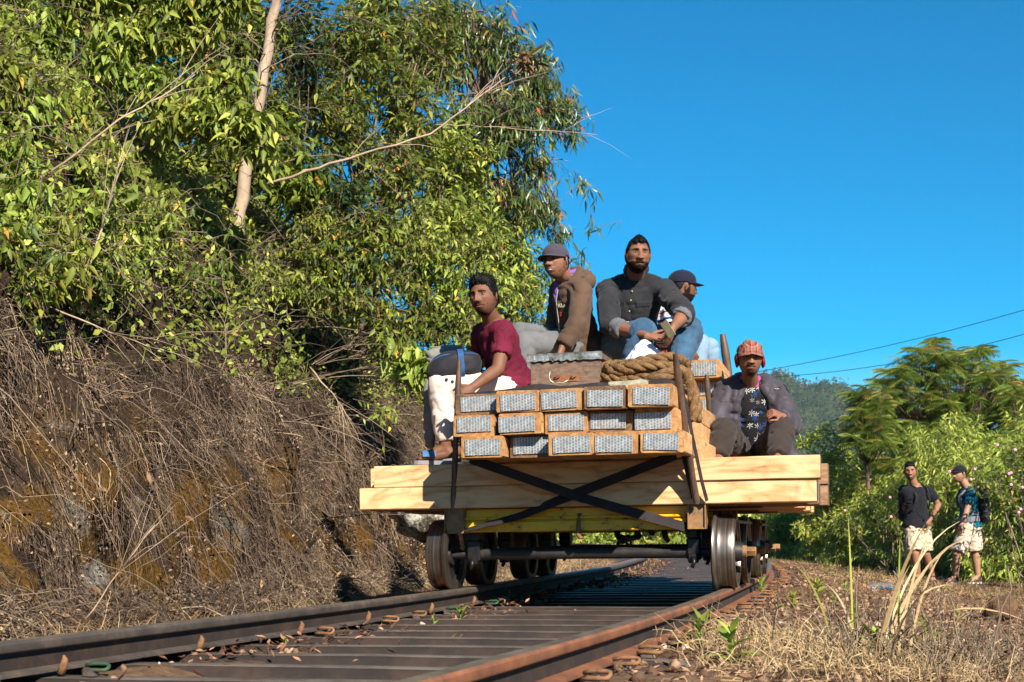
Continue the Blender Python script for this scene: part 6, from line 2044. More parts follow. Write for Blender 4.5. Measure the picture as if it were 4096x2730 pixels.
M['white_cloth'] = cloth('white_plastic_weave', srgb(214, 214, 218), 0.92, 1.04, 8, 700, 0.55)
M['bag_black'] = cloth('black_nylon', srgb(34, 34, 38), 0.7, 1.4, 8, 700, 0.6)
M['bag_blue'] = cloth('blue_nylon', srgb(36, 76, 122), 0.8, 1.2, 8, 700, 0.6)
M['bag_grey'] = cloth('grey_nylon', srgb(120, 120, 126), 0.8, 1.2, 8, 700, 0.6)
M['cuff_grey'] = cloth('faded_denim_inside', srgb(92, 94, 98), 0.75, 1.25)
M['red_cotton'] = cloth('red_cotton', srgb(200, 40, 44))
M['buff'] = cloth('buff_webbing', srgb(210, 200, 176))
t = NT('striped_polo')
v = t.world(); sz = t.n('ShaderNodeSeparateXYZ', {'Vector': v}).outputs[2]
fz_ = t.math('FRACT', t.math('MULTIPLY', sz, 7.5))
col = t.ramp(fz_, [(0.0, srgb(232, 232, 236)), (0.30, srgb(52, 72, 130)), (0.45, srgb(232, 232, 236)), (0.62, srgb(176, 178, 186)), (0.78, srgb(206, 40, 52)), (0.86, srgb(232, 232, 236))], 'CONSTANT')
M['stripes'] = t.bsdf(col, 0.85, bump=t.noise(v, 8, 4), bstr=0.3, bdist=0.006, spec=0.15)
t = NT('camo_shorts')
v = t.world(); n1 = t.noise(v, 11, 4, 0.7, 0.6); n2 = t.noise(v, 17, 4, 0.7, 0.4)
col = t.mix(t.ramp(n1, [(0.56, (0, 0, 0)), (0.60, (1, 1, 1))]), srgb(184, 168, 142), srgb(120, 104, 78))
col = t.mix(t.ramp(n2, [(0.60, (0, 0, 0)), (0.63, (1, 1, 1))]), col, srgb(70, 64, 54))
M['camo'] = t.bsdf(col, 0.9, bump=n1, bstr=0.2, bdist=0.006, spec=0.15)
t = NT('leaf_print_shirt')
v = t.world()
vo = t.n('ShaderNodeTexVoronoi', {'Vector': v, 'Scale': 24.0, 'Randomness': 0.9}, feature='F1')
rel = t.n('ShaderNodeVectorMath', {0: t.n('ShaderNodeMapping', {'Vector': v, 'Scale': (24, 24, 24)}).outputs[0], 1: t.n('ShaderNodeMapping', {'Vector': vo.outputs['Position'], 'Scale': (24, 24, 24)}).outputs[0]}, operation='SUBTRACT')
sp = t.n('ShaderNodeSeparateXYZ', {'Vector': rel.outputs[0]})
ang = t.math('ARCTAN2', sp.outputs[2], sp.outputs[0])
pet = t.math('ABSOLUTE', t.math('SINE', t.math('MULTIPLY', ang, 3.0)))
lim = t.math('MULTIPLY', t.math('POWER', pet, 3.0), 0.62)
mk = t.math('MULTIPLY', t.math('LESS_THAN', vo.outputs['Distance'], lim), t.math('GREATER_THAN', t.n('ShaderNodeSeparateColor', {'Color': vo.outputs['Color']}).outputs[2], 0.35))
pc = t.mix(t.math('GREATER_THAN', t.n('ShaderNodeSeparateColor', {'Color': vo.outputs['Color']}).outputs[0], 0.5), srgb(32, 72, 132), srgb(164, 162, 152))
col = t.mix(mk, srgb(28, 26, 30), pc)
M['leafprint'] = t.bsdf(col, 0.85, bump=t.noise(v, 9, 4), bstr=0.3, bdist=0.006, spec=0.15)
t = NT('red_plaid')
v = t.coord('Object', (1, 1, 1)); sp = t.n('ShaderNodeSeparateXYZ', {'Vector': v})
def band(a, f, th):
    return t.math('LESS_THAN', t.math('FRACT', t.math('MULTIPLY', a, f)), th)
bx, bz_ = band(sp.outputs[0], 24.0, 0.38), band(t.math('ADD', sp.outputs[2], sp.outputs[1]), 24.0, 0.38)
lx, lz = band(sp.outputs[0], 24.0, 0.06), band(t.math('ADD', sp.outputs[2], sp.outputs[1]), 24.0, 0.06)
col = t.mix(t.math('MULTIPLY', t.math('ADD', bx, bz_), 0.5), srgb(128, 92, 76), srgb(124, 40, 40))
col = t.mix(t.math('MAXIMUM', lx, lz), col, srgb(150, 130, 110))
M['plaid'] = t.bsdf(col, 0.9, bump=t.noise(v, 60, 4), bstr=0.3, bdist=0.003, spec=0.15)
t = NT('dark_plaid')
v = t.coord('Object', (1, 1, 1)); sp = t.n('ShaderNodeSeparateXYZ', {'Vector': v})
bx, bz_ = band(sp.outputs[1], 26.0, 0.4), band(sp.outputs[2], 26.0, 0.4)
col = t.mix(t.math('MULTIPLY', t.math('ADD', bx, bz_), 0.5), srgb(128, 34, 44), srgb(40, 22, 28))
M['plaid_dark'] = t.bsdf(col, 0.9, spec=0.15)

def hand(mb, wrist, dirv, palm, curl=0.5, side=1, k=1.0, spread=0.22, thumb=0.5):
    """side +1: thumb on dirv x palm side, -1: the other"""
    w = Vector(wrist); d = Vector(dirv).normalized()
    pn = Vector(palm); pn = (pn - d * pn.dot(d)).normalized()
    ac = d.cross(pn).normalized() * side        # toward the thumb
    prof = [(math.cos(a), math.sin(a)) for a in np.linspace(0, 2 * math.pi, 10, endpoint=False)]
    fr = []
    for t_, a, b in ((-0.02, 0.026, 0.021), (0.01, 0.029, 0.021), (0.045, 0.038, 0.020), (0.075, 0.041, 0.018), (0.092, 0.038, 0.013)):
        fr.append((w + d * t_ * k - pn * 0.002, ac * a * k, pn * b * k))
    mb.sweep(prof, fr)
    for i, (off, ln) in enumerate(((0.0315, 0.070), (0.0110, 0.079), (-0.0100, 0.074), (-0.0300, 0.058))):
        p = w + d * 0.086 * k + ac * off * k
        dd = (d + ac * spread * (off / 0.03)).normalized()
        a = 0.15 + curl * (0.95 + 0.08 * i)
        r_ = 0.0084 if i < 3 else 0.0076
        for sgm, fl in enumerate((0.44, 0.31, 0.25)):
            dd2 = (dd * math.cos(a) + pn * math.sin(a)).normalized()
            q = p + dd2 * ln * fl * k * 1.05
            cap(mb, p, r_ * k, q, r_ * 0.92 * k, 8)
            p, r_ = q, r_ * 0.93
            a += curl * (1.15 if sgm == 0 else 0.85)
    p = w + d * 0.028 * k + ac * 0.026 * k
    t1 = (d * 0.65 + ac * 0.75 + pn * 0.45 * thumb).normalized()
    q = p + t1 * 0.040 * k
    cap(mb, p, 0.014 * k, q, 0.0115 * k, 8)
    t2 = (d * 0.95 + ac * (0.45 - 0.5 * thumb) + pn * 0.5 * thumb).normalized()
    q2 = q + t2 * 0.032 * k
    cap(mb, q, 0.0115 * k, q2, 0.0095 * k, 8)
    q3 = q2 + (t2 + pn * 0.3 * thumb).normalized() * 0.022 * k
    cap(mb, q2, 0.0095 * k, q3, 0.008 * k, 8)

def hair_mesh(style, seed=0):
    """hair shell plus locks in the head frame"""
    d, fc, TH, PH = sph_grid(70, 96)
    p = head_map(d)
    aph = np.abs(PH)
    zl_ = np.interp(aph, [0, 0.75, 1.0, 1.25, 1.40, 1.75, 1.95, 2.3, math.pi], [0.070, 0.066, 0.050, 0.005, -0.020, 0.028, -0.02, -0.062, -0.072])
    base = np.interp(aph, [0, 0.8, 1.3, 2.2, math.pi], style.get('th', [0.020, 0.016, 0.008, 0.010, 0.012]))
    topk = sstep(0.045, 0.10, p[:, 2])
    th = base + topk * style.get('top', 0.022)
    nz = fbm(d[:, 0] * 14 + seed, d[:, 1] * 14, d[:, 2] * 14, 3) - 0.5
    n2 = fbm(d[:, 0] * 34 + seed, d[:, 1] * 34, d[:, 2] * 34, 2) - 0.5
    th = th * (1 + style.get('curl', 0.9) * nz * 1.6 + 0.5 * n2)
    n3 = fbm(d[:, 0] * 7 + seed + 3, d[:, 1] * 7, d[:, 2] * 3, 2) - 0.5
    edge = sstep(zl_ - 0.001, zl_ + 0.010, p[:, 2] + n2 * 0.016 + n3 * style.get('fringe', 0.014))
    th = th * edge - 0.006 * (1 - edge)
    q = p + d * th[:, None]
    q[:, 2] += topk * style.get('lift', 0.006) * (0.5 + np.clip(d[:, 1], -0.5, 1))
    keep = (p[:, 2] > zl_ - 0.022)
    kf = keep[fc].all(1)
    V = [q]; Fq = [fc[kf]]
    # locks
    n = style.get('locks', 260)
    sel = rng.choice(np.nonzero((edge > 0.9) & (p[:, 2] > 0.02))[0], n)
    P = q[sel] - d[sel] * 0.004
    tang = np.stack([rng.normal(0, 0.5, n), rng.normal(style.get('sweep', -0.3), 0.5, n), rng.normal(-0.1, 0.4, n)], -1)
    D = unit(tang - d[sel] * np.sum(tang * d[sel], 1, keepdims=True) + d[sel] * style.get('stand', 0.35))
    pa = arcs(P, D, rng.uniform(0.012, style.get('len', 0.034), n), 4, 0.35, 0.06)
    Va, Fa, Ia = ribbons(pa, np.linspace(1, 0.25, 4)[None] * rng.uniform(0.003, 0.007, (n, 1)), unit(np.cross(D, d[sel]) + rng.normal(0, 0.2, (n, 3))))
    V.append(Va); Fq.append(Fa + len(q))
    return np.concatenate(V), np.concatenate(Fq)

def cap_mesh(parent_name, crown_m, brim_m, Hm, root, tilt=0.0, brim_len=0.072, brim_w=0.082, droop=0.25, flaps=None, slouch=0.0, badge=None, button=True):
    """baseball-type cap in the head frame"""
    d, fc, TH, PH = sph_grid(40, 64)
    ctr = np.array([0, -0.004, 0.036])
    r_ = np.array([0.088, 0.110, 0.092])
    q = ctr + d * r_
    q[:, 2] = np.where(d[:, 2] > 0, ctr[2] + np.abs(d[:, 2]) ** 0.85 * r_[2], q[:, 2])
    if slouch:
        q[:, 2] += (fbm(d[:, 0] * 3, d[:, 1] * 3, d[:, 2] * 3) - 0.5) * slouch
        q[:, 0] += (fbm(d[:, 0] * 4 + 5, d[:, 1] * 4, d[:, 2] * 4) - 0.5) * slouch * 0.8
    # six panel seams
    q = q - d * (0.0016 * np.exp(-(np.abs(np.mod(PH + math.pi / 6, math.pi / 3) - math.pi / 6) / 0.045) ** 2))[:, None] * (d[:, 2:3] > 0)
    keep = d[:, 2] > -0.12
    kf = keep[fc].all(1)
    Mx = Hm @ Matrix.Rotation(tilt, 4, 'X')
    co = empty('cap', Mx, root); co.matrix_world = Mx
    me = np_mesh('crown', q, fc[kf], M[crown_m], smooth=True)
    np_obj('crown', me, co)
    mb = MB()
    n = 17
    vs, fs = [], []
    for j, (ex, ez) in enumerate(((0.0, 0.0), (0.5, -0.4), (1.0, -1.0))):
        for i in range(n):
            a = (i / (n - 1) - 0.5) * math.pi * 0.98
            x0, y0 = 0.086 * math.sin(a), 0.100 * math.cos(a)
            ln = brim_len * (math.cos(a) ** 0.6 if math.cos(a) > 0 else 0)
            x1 = x0 * (1 + 0.02 * ex)
            z = 0.030 - droop * ln * ex * 0.9 - 0.30 * droop * abs(x0) * (0.4 + ex)
            vs.append((x1, y0 + ln * ex, z + 0.006))
    for j in range(2):
        for i in range(n - 1):
            fs.append((j * n + i, j * n + i + 1, (j + 1) * n + i + 1, (j + 1) * n + i))
    m = len(vs)
    vs2 = vs + [(x, y, z - 0.0035) for x, y, z in vs]
    fs2 = fs + [tuple(i + m for i in reversed(f)) for f in fs] + [(2 * n + i, 2 * n + i + 1, m + 2 * n + i + 1, m + 2 * n + i) for i in range(n - 1)]
    mb.add(vs2, fs2)
    mb.build('brim', M[brim_m], co, smooth=True)
    if button:
        mb = MB(); mb.ellipsoid((0, -0.004, 0.128), (0.008, 0.008, 0.005), 10); mb.build('button', M[crown_m], co, smooth=True)
    if flaps:
        for sg in (-1, 1):
            mb = MB()
            mb.ellipsoid((0, 0, 0), (0.016, 0.046, 0.050), 16)
            mb.v = [(sg * 0.088 + p[0] + 0.004 * math.sin(p[2] * 60), -0.012 + p[1], -0.008 + p[2]) for p in mb.v]
            mb.build('ear_flap', M[flaps], co, smooth=True)
    if badge:
        mb = MB(); mb.box((0, 0.108, 0.066), (0.030, 0.006, 0.018), ch=0.002); mb.build('badge', M[badge], co)
    return co

SKA, SKB, SKC, SKD = (0.165, 0.074, 0.042), (0.22, 0.10, 0.056), (0.27, 0.13, 0.075), (0.35, 0.19, 0.115)
HAIRC = (0.010, 0.008, 0.007)

def person(label, J, k=1.0, build=1.0, skin=SKA, beard='stubble', hair=None, hat=None, top=None, legs=None, shoes=None, voxel=0.0053, smile=False, handL=None, handR=None, seed=0, hk=1.0, extra=None):
    """J: world joints. Builds one continuous body and its clothes as children."""
    J = {a: Vector(b) for a, b in J.items()}
    root = empty('person', J.get('base', J['pel']))
    tag(root, label, 'person')
    up = (J['nb'] - J['pel']).normalized()
    rs_ = (J['sR'] - J['sL']).normalized()         # to the person's right
    rh_ = (J['hR'] - J['hL']).normalized()
    fwd = up.cross(rs_).normalized()
    b = build
    # ---------------- body
    mb = MB()
    secs = [(-0.16, .10 * b, .09 * b, 0), (-0.05, .155 * b, .11 * b, 0), (0.12, .160 * b, .112 * b, 0), (0.4, .140 * b, .10 * b, 0.005), (0.66, .160 * b, .112 * b, 0.0), (0.86, .150 * b, .09 * b, -0.005), (1.0, .075, .065, 0), (1.08, .055, .055, 0)]
    torso(mb, J['pel'], J['nb'], (rh_, rs_), fwd, secs)
    hc, hf, hu = J['head'], Vector(J['face']), Vector(J.get('hup', (0, 0, 1)))
    Hr = frame(hu, hf)
    hk3 = hk if isinstance(hk, tuple) else (hk, hk, hk); hk = hk3[2]
    Hm = Matrix.Translation(hc) @ Hr.to_4x4() @ Matrix.Diagonal((*hk3, 1))
    cap(mb, J['nb'] - up * 0.03, 0.060 * b, hc + Hr @ Vector((0, -0.022, -0.055)) * hk, 0.052 * min(1.1, b) * hk, 14)
    for sd in 'LR':
        cap(mb, J['nb'].lerp(J['s' + sd], 0.35) - up * 0.03, 0.062, J['s' + sd], 0.056 * b)
        cap(mb, J['s' + sd], 0.056 * b, J['e' + sd], 0.041 * b)
        cap(mb, J['e' + sd], 0.042 * b, J['e' + sd].lerp(J['w' + sd], 0.3), 0.041 * b)
        cap(mb, J['e' + sd].lerp(J['w' + sd], 0.3), 0.041 * b, J['w' + sd], 0.026)
        hd = handL if sd == 'L' else handR
        if hd:
            hand(mb, J['w' + sd], hd['dir'], hd['palm'], hd.get('curl', 0.5), hd.get('side', 1), hd.get('k', 1.0), thumb=hd.get('thumb', 0.5))
        else:
            dd = (J['w' + sd] - J['e' + sd]).normalized()
            hand(mb, J['w' + sd], dd, -rs_ if sd == 'R' else rs_, 0.45, 1 if sd == 'L' else -1)
        cap(mb, J['h' + sd], 0.088 * b, J['k' + sd], 0.060 * b)
        cap(mb, J['k' + sd], 0.060, J['k' + sd].lerp(J['a' + sd], 0.3), 0.058)
        cap(mb, J['k' + sd].lerp(J['a' + sd], 0.3), 0.058, J['a' + sd], 0.037)
        toe = J['t' + sd]
        heel = J['a' + sd] + (J['a' + sd] - toe).normalized() * 0.03 + Vector((0, 0, -0.045))
        ball_ = J['a' + sd].lerp(toe, 0.66); ball_.z = toe.z + 0.008
        cap(mb, heel, 0.034, J['a' + sd], 0.036)
        cap(mb, heel, 0.032, ball_, 0.034); cap(mb, J['a' + sd], 0.036, ball_, 0.034)
        fd = (toe - J['a' + sd]); fd.z = 0; fd = fd.normalized() if fd.length > 1e-4 else Vector((0, -1, 0)); sdv = Vector((-fd.y, fd.x, 0))
        for q in range(5):
            o_ = sdv * (q - 2) * 0.014
            cap(mb, ball_ + o_, 0.018, toe + o_ - fd * abs(q - 1) * 0.006 - Vector((0, 0, 0.008)), 0.0105, 8)
    me = remesh(mb, voxel, 3, 'body')
    co, no = mesh_arrays(me)
    nf = len(me.polygons)
    lp = np.empty(len(me.loops), np.int32); me.loops.foreach_get('vertex_index', lp)
    ls = np.empty(nf, np.int32); me.polygons.foreach_get('loop_total', ls)
    tri_q = ls == 4
    st = np.concatenate([[0], np.cumsum(ls)[:-1]])
    quads = np.stack([lp[st[tri_q] + i] for i in range(4)], -1)
    sk = np.array(skin)
    mott = fbm(co[:, 0] * 25, co[:, 1] * 25, co[:, 2] * 25, 3) - 0.5
    Cs = [sk[None] * (1 + 0.35 * mott[:, None])]
    Vs = [co]; Fs = [quads]; nb_ = len(co)
    HM = np.array(Hm)
    pieces = [build_head(skin, HAIRC, beard, smile=smile, seed=seed)] + [eyeball(sg, skin) for sg in (-1, 1)] + [ear(sg, skin) for sg in (-1, 1)]
    for (pv, pf, pc) in pieces:
        w_ = pv @ HM[:3, :3].T + HM[:3, 3]
        Vs.append(w_); Fs.append(np.array(pf)[:, ::-1] + nb_); Cs.append(pc); nb_ += len(w_)
    o0 = np.array(root.location) if True else 0
    o0 = np.array(J.get('base', J['pel']))
    bm_ = np_mesh('body', np.concatenate(Vs) - o0, np.concatenate(Fs), M['skin'], smooth=True)
    set_col(bm_, np.concatenate(Cs))
    bpy.data.meshes.remove(me)
    np_obj('body', bm_, root)
    # ---------------- hair and hat
    if hair:
        hv, hfc = hair_mesh(hair, seed)
        hv = hv @ HM[:3, :3].T + HM[:3, 3] - o0
        np_obj('hair', np_mesh('hair', hv, hfc, M['hair'], smooth=True), root)
    if hat:
        cap_mesh('cap', hat['crown'], hat.get('brim', hat['crown']), Hm, root, hat.get('tilt', 0), hat.get('len', 0.072), 0.08, hat.get('droop', 0.25), hat.get('flaps'), hat.get('slouch', 0.0), hat.get('badge'), hat.get('button', True))
    def garment(name, build_fn, mat, vox=0.011, sm=5, wr=0.006, fq=11.0):
        g_ = MB(); build_fn(g_)
        me_ = remesh(g_, vox, sm, name)
        if wr: wrinkle(me_, wr, fq, seed * 3.1 + len(name))
        c_, _ = mesh_arrays(me_)
        me_.vertices.foreach_set('co', (c_ - o0).astype(np.float32).ravel())
        me_.materials.append(M[mat]); me_.polygons.foreach_set('use_smooth', [True] * len(me_.polygons)); me_.update()
        return np_obj(name, me_, root)
    ctx = dict(J=J, up=up, rs=rs_, rh=rh_, fwd=fwd, b=b, garment=garment, root=root, Hm=Hm, o0=o0)
    if top:
        inf = top.get('inf', 0.014)
        sl_e = top.get('sleeve', 0.55)                 # 1 = elbow, 2 = wrist
        lo_ = top.get('low', -0.22)
        neck = top.get('neck', 0.98)
        def f(g_):
            ss = [(lo_, .190 * b + inf, .150 * b + inf, 0.0), (-0.05, .184 * b + inf, .144 * b + inf, 0), (0.12, .165 * b + inf, .125 * b + inf, 0.004), (0.4, .150 * b + inf, .112 * b + inf, 0.008), (0.66, .164 * b + inf, .118 * b + inf, 0), (0.86, .155 * b + inf, .095 * b + inf, -0.005), (neck, .078 + inf * 0.6, .068 + inf * 0.6, 0)]
            torso(g_, J['pel'], J['nb'], (rh_, rs_), fwd, ss)
            for sd in 'LR':
                S_, E_, W_ = J['s' + sd], J['e' + sd], J['w' + sd]
                cap(g_, J['nb'].lerp(S_, 0.4) - up * 0.028, 0.062 + inf * 0.6, S_, 0.058 * b + inf)
                if sl_e <= 1:
                    e_ = S_.lerp(E_, sl_e)
                    g_.tube([S_, S_.lerp(e_, 0.5), e_], [0.060 * b + inf, 0.058 * b + inf, 0.056 * b + inf * 1.3], 14)
                else:
                    cap(g_, S_, 0.058 * b + inf, E_, 0.047 * b + inf)
                    e_ = E_.lerp(W_, sl_e - 1)
                    g_.ellipsoid(E_, (0.05 * b + inf,) * 3, 12)
                    g_.tube([E_, E_.lerp(e_, 0.5), e_], [0.047 * b + inf, 0.045 * b + inf, 0.038 + inf * 1.1], 14)
        garment(top.get('name', 'shirt'), f, top['mat'], top.get('vox', 0.011), 5, top.get('wr', 0.007), top.get('fq', 11.0))
    if legs:
        inf = legs.get('inf', 0.016)
        ln = legs.get('len', 1.9)
        def f2(g_):
            ss = [(-0.20, .13 * b + inf, .12 * b + inf, 0), (-0.05, .158 * b + inf * 0.6, .118 * b + inf * 0.6, 0), (0.05, .150 * b + inf * 0.5, .110 * b + inf * 0.5, 0)]
            torso(g_, J['pel'], J['nb'], (rh_, rs_), fwd, ss)
            for sd in 'LR':
                H_, K_, A_ = J['h' + sd], J['k' + sd], J['a' + sd]
                kr = legs.get('knee', 0.066)
                if ln > 1:
                    cap(g_, H_, 0.092 * b + inf, K_, kr * b + inf)
                    e_ = K_.lerp(A_, ln - 1)
                    er = legs.get('hem', 0.050) + inf
                    g_.tube([K_, K_.lerp(e_, 0.5), e_], [kr * b + inf, (kr * b + er + inf) / 2 + legs.get('bag', 0.0), er], 14)
                else:
                    e_ = H_.lerp(K_, ln)
                    g_.ellipsoid(H_, (0.092 * b + inf,) * 3, 14)
                    g_.tube([H_, H_.lerp(e_, 0.5), e_], [0.092 * b + inf, 0.092 * b + inf, legs.get('hem', 0.088) + inf], 14)
        garment(legs.get('name', 'trousers'), f2, legs['mat'], legs.get('vox', 0.011), 4, legs.get('wr', 0.008), legs.get('fq', 10.0))
    if shoes:
        for sd in 'LR':
            A_, T_ = J['a' + sd], J['t' + sd]
            fd = (T_ - A_); fd.z = 0; fd.normalize(); sv = Vector((-fd.y, fd.x, 0))
            zb = T_.z - 0.022
            heel = Vector((A_.x, A_.y, zb)) - fd * 0.055
            ln_ = (Vector((T_.x, T_.y, zb)) - heel).length + 0.022
            sh = empty('slipper' if shoes['kind'] == 'slide' else 'shoe', heel, root); sh.matrix_world = Matrix.Translation(heel)
            out = []
            for (q, w_) in ((0, 0.022), (0.03, 0.034), (0.2, 0.038), (0.45, 0.036), (0.7, 0.048), (0.88, 0.044), (0.97, 0.028), (1.0, 0.012)):
                out.append((q * ln_, w_))
            ring = [(fd * a + sv * w_) for a, w_ in out] + [(fd * a - sv * w_) for a, w_ in reversed(out)]
            mb = MB(); nr = len(ring)
            mb.add([p + Vector((0, 0, -0.022)) for p in ring] + [p * 1.0 + Vector((0, 0, 0.004)) for p in ring],
                   [tuple(range(nr - 1, -1, -1)), tuple(range(nr, 2 * nr))] + [(i, (i + 1) % nr, nr + (i + 1) % nr, nr + i) for i in range(nr)])
            mb.build('sole', M[shoes['sole']], sh)
            if shoes['kind'] == 'slide':
                mb = MB()
                fr = []
                for a in np.linspace(-1.25, 1.25, 11):
                    fr.append((fd * (ln_ * 0.60) + sv * 0.054 * math.sin(a) / 0.95 + Vector((0, 0, -0.006 + 0.074 * max(0, math.cos(a)) ** 0.7)), fd * 0.042, (sv * math.sin(a) + Vector((0, 0, math.cos(a)))) * 0.003))
                mb.sweep([(-1, -1), (1, -1), (1, 1), (-1, 1)], fr)
                mb.build('strap', M[shoes['mat']], sh, smooth=False)
            else:
                g_ = MB()
                h0 = heel + Vector((0, 0, 0.02)); b0_ = heel + fd * ln_ * 0.68 + Vector((0, 0, 0.018)); t0_ = heel + fd * (ln_ - 0.035) + Vector((0, 0, 0.012))
                cap(g_, h0 + fd * 0.03, 0.036, b0_, 0.042); cap(g_, b0_, 0.042, t0_, 0.032); cap(g_, h0 + fd * 0.03, 0.036, A_ - Vector((0, 0, 0.01)), 0.043)
                me_ = remesh(g_, 0.009, 5, 'upper'); c_, _ = mesh_arrays(me_)
                c_[:, 2] = np.maximum(c_[:, 2], zb - 0.0)
                me_.vertices.foreach_set('co', (c_ - np.array(heel)).astype(np.float32).ravel()); me_.materials.append(M[shoes['mat']])
                me_.update(); np_obj('upper', me_, sh)
    if extra:
        extra(ctx)
    return root
def side_joints(J, w=0.19, hw=0.09, fwd=None):
    return J

# ------------------------------------------------------------------ the people
def text_mesh(cu):
    tmp = bpy.data.objects.new('tmp', cu); COL.objects.link(tmp)
    dg = bpy.context.evaluated_depsgraph_get(); dg.update()
    me = bpy.data.meshes.new_from_object(tmp.evaluated_get(dg))
    bpy.data.objects.remove(tmp)
    return bpy.data.objects.new('lettering', me)

def dirv(a, b):
    return (Vector(b) - Vector(a)).normalized()

HAIR_CURLY = dict(th=[0.014, 0.012, 0.006, 0.012, 0.018], top=0.022, curl=0.9, lift=0.004, locks=520, len=0.024, sweep=-0.1, stand=0.25)
HAIR_SWEPT = dict(th=[0.020, 0.013, 0.004, 0.006, 0.008], top=0.005, curl=0.45, lift=0.0, locks=620, len=0.040, sweep=0.6, stand=0.06, fringe=0.04)
HAIR_SHORT = dict(th=[0.008, 0.008, 0.004, 0.006, 0.008], top=0.012, curl=0.8, lift=0.002, locks=150, len=0.024)
HAIR_UNDER = dict(th=[0.001, 0.001, 0.003, 0.006, 0.008], top=0.0, curl=0.3, lift=0.0, locks=40, len=0.012)

# man in maroon T-shirt, cream trousers, sitting on the edge of the stack
J = dict(pel=at(2048, 1530, 9.15), nb=at(1968, 1283, 9.05), head=at(1935, 1192, 8.93), face=(-0.42, -0.90, -0.03), hup=(-0.10, 0, 1),
         sL=at(2018, 1345, 8.88), sR=at(1925, 1338, 9.22), eL=at(1992, 1478, 8.78), wL=at(1893, 1548, 8.66), eR=at(1925, 1450, 9.40), wR=at(1838, 1478, 9.25),
         hL=at(2025, 1553, 9.06), hR=at(2035, 1545, 9.24), kL=at(1762, 1530, 8.98), kR=at(1790, 1528, 9.26), aL=at(1782, 1792, 9.02), aR=at(1812, 1785, 9.26), tL=at(1668, 1833, 9.02), tR=at(1700, 1822, 9.26))
def ex1(c):
    J = c['J']
    for i in range(2):
        p = J['kL'].lerp(J['hL'], 0.10 + i * 0.09) + Vector((0, -0.090, 0.012 - 0.01 * i))
        mb = MB(); mb.ellipsoid(p - Vector(c['o0']), (0.010, 0.006, 0.010), 10)
        mb.build('trouser_snap', M['black_iron'], c['root'], smooth=True)
person('seated man in maroon T-shirt and cream trousers gripping the stake', J, skin=SKA, beard='goatee', hair=HAIR_CURLY, top=dict(mat='maroon', sleeve=0.62, inf=0.012, low=-0.36, wr=0.006), legs=dict(mat='cream', len=1.90, inf=0.020, knee=0.066, hem=0.040, bag=0.004, wr=0.0045, fq=9),
       shoes=dict(kind='slide', mat='slide_blue', sole='sole'), handL=dict(dir=(-0.72, -0.2, -0.62), palm=(-0.5, 0.75, -0.3), curl=0.75, side=-1, thumb=0.7), seed=1, extra=ex1, hk=(1.02, 1.03, 0.98))

